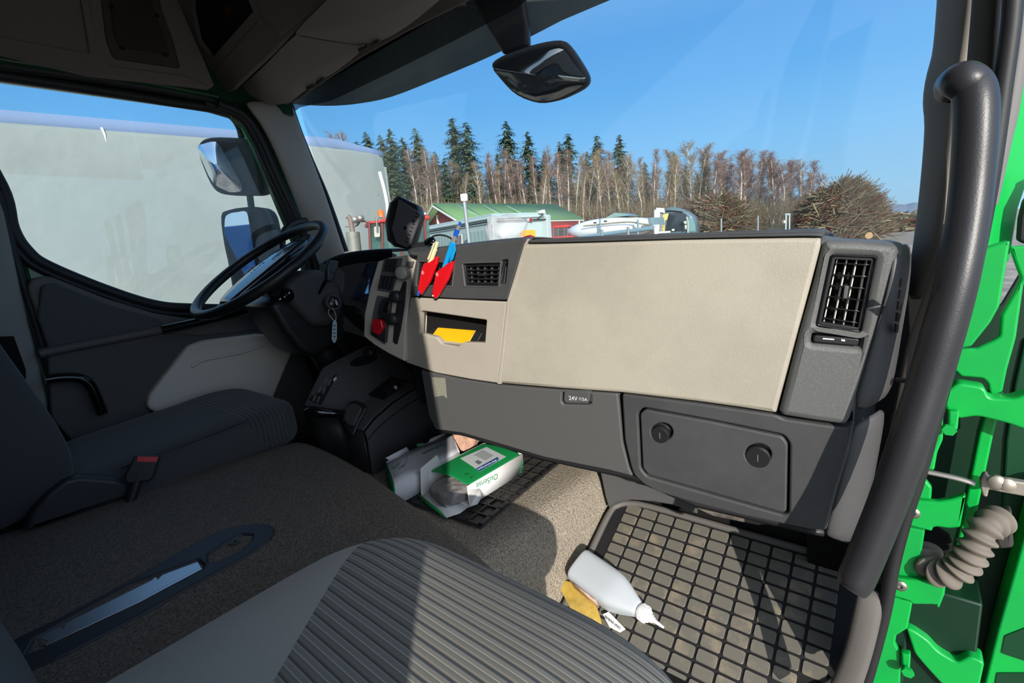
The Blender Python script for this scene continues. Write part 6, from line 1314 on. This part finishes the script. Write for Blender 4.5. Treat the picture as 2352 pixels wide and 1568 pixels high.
slab('panel_sheet', [(1503, 482.5), (1507, 482), (1508, 477), (1526, 478), (1527, 489), (1516, 487), (1513, 560), (1503, 560)], D2, 0.4, mat('panel_white', (232, 234, 230), 0.5), wp, 0.01)
slab('panel_side', [(1516, 486), (1523, 489), (1519, 545), (1514, 560)], D2.off(-0.1), 0.1, mat('panel_grey', (118, 124, 136), 0.6), wp, 0.01)
slab('low_sill', [(1514, 532), (1540, 530), (1540, 534), (1514, 536)], D2.off(0.05), 0.3, MATS['panel_white'], wp, 0.01)
ys = thing('yellow_sign', 'narrow upright yellow sign with dark lettering leaning by the dark truck cab', 'sign', tuple(RD((1525, 545), 20.8)))
D3 = FPl((1525, 510), 20.8, 0)
slab('sign_plate', [(1523, 491), (1536, 490.5), (1532, 505), (1521, 506)], D3, 0.06, mat('sign_yellow', (232, 196, 110), 0.5), ys, 0.008)
sp2 = slab('sign_strip', [(1521, 506), (1528, 505.5), (1519, 650), (1506, 650)], D3, 0.06, mat('sign_yellow2', (214, 190, 100), 0.5), ys, 0.008)
a_, b__ = D3.hit((1523.5, 509)), D3.hit((1519.5, 533)); face_txt('sign_lettering', 'MOLTE', a_, b__, D3.n, (b__ - a_).length / 3.1, mat('sign_ink', (96, 74, 34), 0.7), sp2, 0.01)
# ----- fence posts, gate post
GP = mat('fence_grey', (140, 148, 146), 0.5, metal=0.3)
fence_grp = 'wire fence posts'
fps = [((955 / 5.88 + 1280), 551, 25), (1379 + 1, 557, 25), (1656.5, 502, 30), (1741, 495, 34)]
fdesc = ('short grey fence post in front of the middle of the white boat', 'short grey fence post in front of the bow of the white boat', 'grey fence post in front of the smaller brush pile', 'grey fence post between the smaller brush pile and the gate post')
for (x, y, D), ds_ in zip(((1442.4, 521, 16), (1382, 527, 16), (1656.5, 502, 30), (1741, 495, 34)), fdesc):
    t_ = RD((x, y), D); tag(tube('fence_post', [Vector((t_.x, t_.y, GZ)), t_], 0.045 if D < 20 else 0.06, GP, None, n=10, smoothpts=False), ds_, 'fence post', fence_grp)
gp = thing('gate_post', 'pale steel gate frame post standing left of the big brush pile', 'gate post', tuple(RD((1810, 530), 36)))
G1 = FPl((1810, 510), 36)
for a in ((1804, 1807.5), (1812.5, 1815.5)): slab('upright', [(a[0], 491), (a[1], 491), (a[1] - 1.5, 560), (a[0] - 1.5, 560)], G1, 0.1, mat('gate_pale', (170, 188, 190), 0.5), gp, 0.01)
slab('top_bar', [(1803, 490), (1816, 490), (1816, 494), (1803, 494)], G1, 0.1, MATS['gate_pale'], gp, 0.01)
slab('control_box', [(1800, 506), (1804, 506), (1804, 512), (1800, 512)], G1, 0.12, WHITE, gp, 0.01)
# ----- brush piles, rubble, bank
def sticks(n_, fn, rad=(0.02, 0.05), L=(0.8, 2.4), seed=1):
    rg = random.Random(seed); bms = [bmesh.new() for _ in range(3)]
    for i in range(n_):
        c, d = fn(rg); l = rg.uniform(*L); r_ = rg.uniform(*rad); d = d.normalized(); up = d.orthogonal().normalized(); s = d.cross(up)
        a, b = c - d * l / 2, c + d * l / 2; bmx = bms[rg.choice((0, 0, 1, 2))]; vv = []
        for p, rr in ((a, r_), (b, r_ * 0.5)):
            vv.append([bmx.verts.new(p + (up * math.cos(k * 2.094) + s * math.sin(k * 2.094)) * rr) for k in range(3)])
        for k in range(3): bmx.faces.new((vv[0][k], vv[0][(k + 1) % 3], vv[1][(k + 1) % 3], vv[1][k]))
    return bms
STK = [mat('twig_grey', (112, 104, 82), 0.9), mat('twig_brown', (116, 72, 56), 0.9), mat('twig_pale', (156, 146, 116), 0.9)]
def brush(label, c, rx, ry, rz, n_, seed, rad, L, tilt):
    t = thing('brush_pile', label, 'brush pile', tuple(c), 'heaps of felled branches')
    bm = pillow_bm((c.x, c.y, c.z), (rx * 0.9, ry * 0.9, rz * 0.93), 1, 1, 40, 20)
    for v in bm.verts: v.co += Vector((noise.noise(v.co * 0.6), noise.noise(v.co * 0.6 + Vector((3, 3, 3))), noise.noise(v.co * 0.7))) * 0.5
    bmobj('heap_core', bm, mat('heap_dark', (70, 56, 44), 0.95), t)
    def fn(rg):
        a = rg.uniform(0, 6.283); e = rg.uniform(0, 1) ** 0.7 * 1.57; k = rg.uniform(0.86, 1.02)
        p = Vector((math.cos(a) * math.cos(e) * rx, math.sin(a) * math.cos(e) * ry, math.sin(e) * rz)) * k
        d = Vector((rg.gauss(0.9, 0.5), rg.gauss(0.2, 0.5), rg.gauss(tilt, 0.38))); return Vector(c) + p, d
    for bmx, m_, nm in zip(sticks(n_, fn, rad, L, seed), STK, ('grey_branches', 'brown_branches', 'pale_branches')):
        o = bmobj(nm, bmx, m_, t); o['kind'] = 'stuff'
B1 = RD((1925, 545), 55); B1.z = GZ; top1 = RD((1930, 436), 55).z; w1_ = (RD((2012, 500), 55) - RD((1825, 500), 55)).length / 2
brush('large heap of felled branches at the right, next to the open gravel yard', B1, w1_, w1_ * 0.9, top1 - GZ, 5200, 3, (0.02, 0.06), (1.2, 4.0), 0.30)
B2 = RD((1640, 520), 48); B2.z = GZ; top2 = RD((1640, 462), 48).z; w2_ = (RD((1735, 500), 48) - RD((1560, 500), 48)).length / 2
brush('lower heap of reddish branches and logs behind the dark truck cab', B2, w2_, w2_ * 0.7, top2 - GZ, 3200, 5, (0.02, 0.06), (1.0, 3.5), 0.12)
lg = lathe('log', [(0.26, 0), (0.26, 1.6), (0, 1.6)], mat('log_wood', (188, 152, 112), 0.8), None, FPl((1995, 541), 50).mat(RD((1996, 541), 50)) @ Matrix.Translation((0, 0, -1.6)), 20); tag(lg, 'cut log end lying at the foot of the large heap of branches', 'log')
rbx = RD((2085, 505), 85); rbx.z = GZ
def fr_b(rg): return rbx + (RD((2140, 505), 85) - RD((2030, 505), 85)) * rg.uniform(-0.6, 0.6) + Vector((0, rg.uniform(-4, 4), rg.uniform(0.0, 2.2))), Vector((rg.gauss(1, .4), rg.gauss(0, .6), rg.gauss(0, .25)))
ub = bmesh.new()
for k, bmx in enumerate(sticks(700, fr_b, (0.08, 0.25), (0.6, 2.5), 9)):
    tm = bpy.data.meshes.new('t'); bmx.to_mesh(tm); bmx.free(); n0 = len(ub.faces); ub.from_mesh(tm); ub.faces.ensure_lookup_table(); bpy.data.meshes.remove(tm)
    for f_ in ub.faces[n0:]: f_.material_index = k
me = bpy.data.meshes.new('timber_heap'); ub.to_mesh(me); ub.free(); tag(link('timber_heap', me, STK), 'scattered low heaps of timber and earth far off at the right edge of the yard', 'timber heap', None, 'stuff')
# wooded bank behind the yard
bank = []
for x in range(700, 2000, 50):
    yb = 503 + 0 * x; D = 80; a = RD((x, 520), 62); a.z = GZ; b = RD((x, 506 + max(0, (x - 1500)) * 0.012), 74); c = RD((x, 492 + max(0, x - 1500) * 0.03), 105); bank.append([a, b, c, c + Vector((0, 40, 2))])
loft('ground_bank', bank, mat('bank_soil', (112, 100, 76), 0.95, col2=(86, 80, 58), cscale=0.5), None, 0, 1)['kind'] = 'structure'
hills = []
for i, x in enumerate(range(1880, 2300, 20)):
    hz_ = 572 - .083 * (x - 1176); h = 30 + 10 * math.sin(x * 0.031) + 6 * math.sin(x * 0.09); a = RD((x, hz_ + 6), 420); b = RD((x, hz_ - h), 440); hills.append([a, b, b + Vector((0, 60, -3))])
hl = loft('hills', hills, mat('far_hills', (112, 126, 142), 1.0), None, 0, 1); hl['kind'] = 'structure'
# ================================================================== trees
CON = [mat('conifer_green', (112, 126, 86), 0.9, col2=(82, 98, 68), cscale=0.8), mat('conifer_dark', (92, 112, 80), 0.9, col2=(68, 86, 62), cscale=0.8)]
BARK = mat('birch_bark', (216, 208, 190), 0.8, col2=(150, 138, 122), cscale=1.2, cpos=(0.55, 0.7)); TWIG = mat('birch_twig', (140, 118, 108), 0.9); TWIG2 = mat('twig_tan', (150, 132, 104), 0.9); TRK = mat('spruce_trunk', (92, 74, 58), 0.9)
def conifer_mesh(seed, H, wd, m):
    rg = random.Random(seed); bm = bmesh.new(); tr_ = bmesh.new()
    nw = int(H * 1.7)
    for i in range(nw):
        t = 0.10 + 0.90 * i / nw; z = H * t; L0_ = wd * (1 - t) ** 0.8 * rg.uniform(0.75, 1.15) + 0.2
        nb = 9 if t < 0.8 else 6
        for k in range(nb):
            a = rg.uniform(0, 6.283); L_ = L0_ * rg.uniform(0.7, 1.15); u = Vector((math.cos(a), math.sin(a), 0)); s = Vector((-u.y, u.x, 0))
            for j in range(7):
                r_ = L_ * (j + 0.3) / 7; zz = z - 0.28 * r_ + 0.10 * r_ * r_ / max(L_, .5); w_ = 0.62 * (1 - j / 9) * min(1, L0_ / 2.6)
                for q in range(2):
                    c = u * (r_ + rg.uniform(-.2, .2)) + s * rg.uniform(-w_, w_) * 0.9 + Vector((0, 0, zz + rg.uniform(-.15, .15)))
                    tip = c + u * rg.uniform(0.3, 0.7) + s * rg.uniform(-.3, .3) + Vector((0, 0, rg.uniform(-0.55, -0.1)))
                    bm.faces.new([bm.verts.new(c + s * w_ * 0.55), bm.verts.new(c - s * w_ * 0.55), bm.verts.new(tip)])
    me = bpy.data.meshes.new('crown'); bm.to_mesh(me); bm.free(); me.materials.append(m)
    for k in range(6):
        pass
    vs = []
    for z, r_ in ((-1, 0.28), (H, 0.02)): vs.append([tr_.verts.new((r_ * math.cos(q * 1.047), r_ * math.sin(q * 1.047), z)) for q in range(6)])
    for q in range(6): tr_.faces.new((vs[0][q], vs[0][(q + 1) % 6], vs[1][(q + 1) % 6], vs[1][q]))
    mt = bpy.data.meshes.new('trunk'); tr_.to_mesh(mt); tr_.free(); mt.materials.append(TRK); return me, mt
def birch_mesh(seed, H, sp, lean, tw):
    rg = random.Random(seed); bm = bmesh.new(); bt_ = bmesh.new()
    def seg(bmx, a, b, r0, r1, n_=3):
        d = (b - a)
        if d.length < 1e-4: return
        d.normalize(); up = d.orthogonal().normalized(); s = d.cross(up); vv = []
        for p, r_ in ((a, r0), (b, r1)): vv.append([bmx.verts.new(p + (up * math.cos(k * 6.283 / n_) + s * math.sin(k * 6.283 / n_)) * r_) for k in range(n_)])
        for k in range(n_): bmx.faces.new((vv[0][k], vv[0][(k + 1) % n_], vv[1][(k + 1) % n_], vv[1][k]))
    pts = []; p = Vector((0, 0, -1)); d = Vector((lean, 0, 1)).normalized()
    n_ = 12
    for i in range(n_ + 1):
        pts.append(p.copy()); d = (d + Vector((rg.gauss(0, .035), rg.gauss(0, .035), 0))).normalized(); p += d * (H + 1) / n_
    for i in range(n_): seg(bm, pts[i], pts[i + 1], 0.21 * (1 - i / (n_ + 1)) + 0.02, 0.21 * (1 - (i + 1) / (n_ + 1)) + 0.02, 5)
    nb = int(H * 1.7)
    for i in range(nb):
        t = 0.28 + 0.70 * (i / nb); k = min(int(t * n_), n_ - 1); b0 = lerp(pts[k], pts[k + 1], t * n_ - k); a = rg.uniform(0, 6.283)
        L_ = sp * (1.25 - t) * rg.uniform(0.6, 1.2) * min(1, (t - 0.15) * 3.2); dd2 = Vector((math.cos(a) * 0.62, math.sin(a) * 0.62, 1.0)).normalized(); q = b0.copy()
        big = L_ > 2.2
        for j in range(4):
            q2 = q + dd2 * L_ / 4; seg(bm if (big and j < 3) else bt_, q, q2, 0.05 * (1 - j / 5), 0.05 * (1 - (j + 1) / 5) + 0.006); 
            for m_ in range(5):
                dt = (dd2 + Vector((rg.gauss(0, .7), rg.gauss(0, .7), rg.gauss(-0.05, .45)))).normalized(); o2 = lerp(q, q2, rg.random()); e2 = o2 + dt * rg.uniform(0.6, 1.4)
                seg(bt_, o2, e2, 0.022, 0.010)
                for _ in range(2): 
                    o3 = lerp(o2, e2, rg.uniform(.3, 1)); seg(bt_, o3, o3 + Vector((rg.gauss(0, .4), rg.gauss(0, .4), rg.uniform(-.7, .3))), 0.016, 0.007)
            dd2 = (dd2 + Vector((rg.gauss(0, .12), rg.gauss(0, .12), 0.08))).normalized(); q = q2
    me = bpy.data.meshes.new('trunk'); bm.to_mesh(me); bm.free(); me.materials.append(BARK)
    mt = bpy.data.meshes.new('crown'); bt_.to_mesh(mt); bt_.free(); mt.materials.append(tw); return mt, me
def plant(name, meshes, P, sc, rz, label, cat, grp):
    o = thing(name, label, cat, tuple(P), grp); o.rotation_euler = (0, 0, rz); o.scale = sc
    for me in meshes:
        c = bpy.data.objects.new(me.name.split('.')[0], me); COL.objects.link(c); c.parent = o
    return o
cm = [conifer_mesh(s, 24, w_, CON[s % 2]) for s, w_ in ((1, 10.4), (2, 8.6), (3, 9.6), (4, 8.2))]
bmh = [birch_mesh(s, 18, sp, ln, tw) for s, sp, ln, tw in ((11, 5.0, 0.02, TWIG), (12, 4.0, -0.05, TWIG), (13, 5.5, 0.05, TWIG2), (14, 3.2, 0.0, TWIG), (15, 4.5, -0.02, TWIG2), (16, 3.0, 0.08, TWIG))]
rg = random.Random(21)
con = [(838, 322, 92, 0), (862, 299, 88, 1), (893, 306, 84, 1), (915, 292, 86, 2), (940, 312, 82, 2), (972, 290, 90, 1), (1010, 345, 96, 3), (1057, 266, 84, 0), (1085, 276, 80, 0), (1150, 350, 100, 3), (1174, 273, 88, 2), (1220, 298, 84, 2), (1255, 345, 96, 1), (1290, 322, 98, 1), (1310, 303, 86, 0), (1350, 345, 100, 1), (1375, 308, 90, 0), (1425, 306, 86, 2), (1130, 400, 104, 1), (1480, 370, 104, 3), (1545, 345, 100, 3), (905, 345, 76, 0), (1030, 360, 78, 2), (1200, 380, 104, 3), (1395, 380, 102, 3), (1620, 360, 108, 3)]
con += [(x + rg.uniform(-8, 8), (330 if x < 1010 else 372) + rg.uniform(0, 40), rg.uniform(96, 112), rg.randrange(4)) for x in range(870, 1640, 22)]
ORD = 'first second third fourth fifth sixth seventh eighth ninth tenth eleventh twelfth thirteenth fourteenth fifteenth sixteenth seventeenth eighteenth'.split()
def where(x): return 'left of the antenna mast' if x < 1060 else ('above the red building roof' if x < 1270 else ('behind the motor boat' if x < 1500 else 'behind the dark truck cab'))
for i, (x, y, D, k) in enumerate(con):
    base = RD((x + 4, 498), D); top_ = RD((x, y), D).z; h = top_ - base.z; s = h / 24 ; 
    tall_ = sorted(q[0] for q in con[:26] if q[1] < 330)
    if y < 330 and i < 26:
        k_ = tall_.index(x); lb = ORD[k_] + ' from left of the tall spruces above the forest, ' + where(x)
    else: lb = 'dark green spruce lower than the tall ones, ' + where(x)
    plant('spruce_tree', cm[k], base, (s * 1.08, s * 1.08, s), rg.uniform(0, 6), lb, 'tree', 'tall spruces above the forest' if y < 330 and i < 26 else 'lower spruces ' + where(x))
bir = [(790, 305, 96, 0), (812, 300, 98, 3)]
for x in list(range(955, 1560, 13)): bir.append((x + rg.uniform(-7, 7), 352 + rg.uniform(-14, 45), rg.uniform(70, 84), rg.randrange(6)))
bir += [(1590, 322, 84, 2), (1575, 335, 86, 4), (1606, 335, 86, 4)]
for x in list(range(1620, 1890, 9)):
    yt = 345 + max(0, (x - 1760)) * 0.30 + rg.uniform(-6, 30); bir.append((x + rg.uniform(-5, 5), yt, rg.uniform(76, 92), rg.choice((0, 1, 3, 5))))
bir += [(1932, 410, 140, 0), (1905, 415, 140, 3), (1700, 352, 72, 0)]
for i, (x, y, D, k) in enumerate(bir):
    base = RD((x + 3 * (1600 - x) / 500, 503 + max(0, x - 1500) * 0.02), D); h = RD((x, y), D).z - base.z; s = h / 18.5
    if x > 1880: base.z = GZ; s = (RD((x, y), D).z - GZ) / 18.5
    pos = where(x) if x < 1620 else ('in the dense stand between the brush piles' if x < 1890 else 'beyond the large brush pile')
    wq = 1.45 if 1560 < x < 1890 else 1.1
    plant('birch_tree', bmh[k], base, (s * wq, s * wq, s), rg.uniform(0, 6), 'bare pale-trunked birch ' + pos + (', with tan crown' if k in (2, 4) else ', with purplish crown'), 'tree', ('tan birches ' if k in (2, 4) else 'purplish brown birches ') + pos)
def und(rg):
    x = rg.uniform(860, 1880); D = rg.uniform(66, 100); p = RD((x, 503 + rg.uniform(-30, 0) * (D - 66) / 34), D); return p + Vector((0, 0, rg.uniform(0, 1.6))), Vector((rg.gauss(0, .3), rg.gauss(0, .3), 1))
us = sticks(9000, und, (0.015, 0.05), (1.0, 3.6), 31); ms_ = (mat('under_grey', (122, 112, 94), 0.95), mat('under_brown', (136, 108, 86), 0.95), mat('under_olive', (128, 124, 92), 0.95))
ub = bmesh.new()
for k, bmx in enumerate(us):
    tm = bpy.data.meshes.new('t'); bmx.to_mesh(tm); bmx.free(); n0 = len(ub.faces); ub.from_mesh(tm); ub.faces.ensure_lookup_table(); bpy.data.meshes.remove(tm)
    for f_ in ub.faces[n0:]: f_.material_index = k
me = bpy.data.meshes.new('undergrowth'); ub.to_mesh(me); ub.free(); tag(link('undergrowth', me, ms_), 'tangled bare undergrowth of thin stems along the foot of the forest', 'undergrowth', None, 'stuff')
for o in bpy.data.objects:
    for k in ('_mw', '_child'):
        if k in o: del o[k]
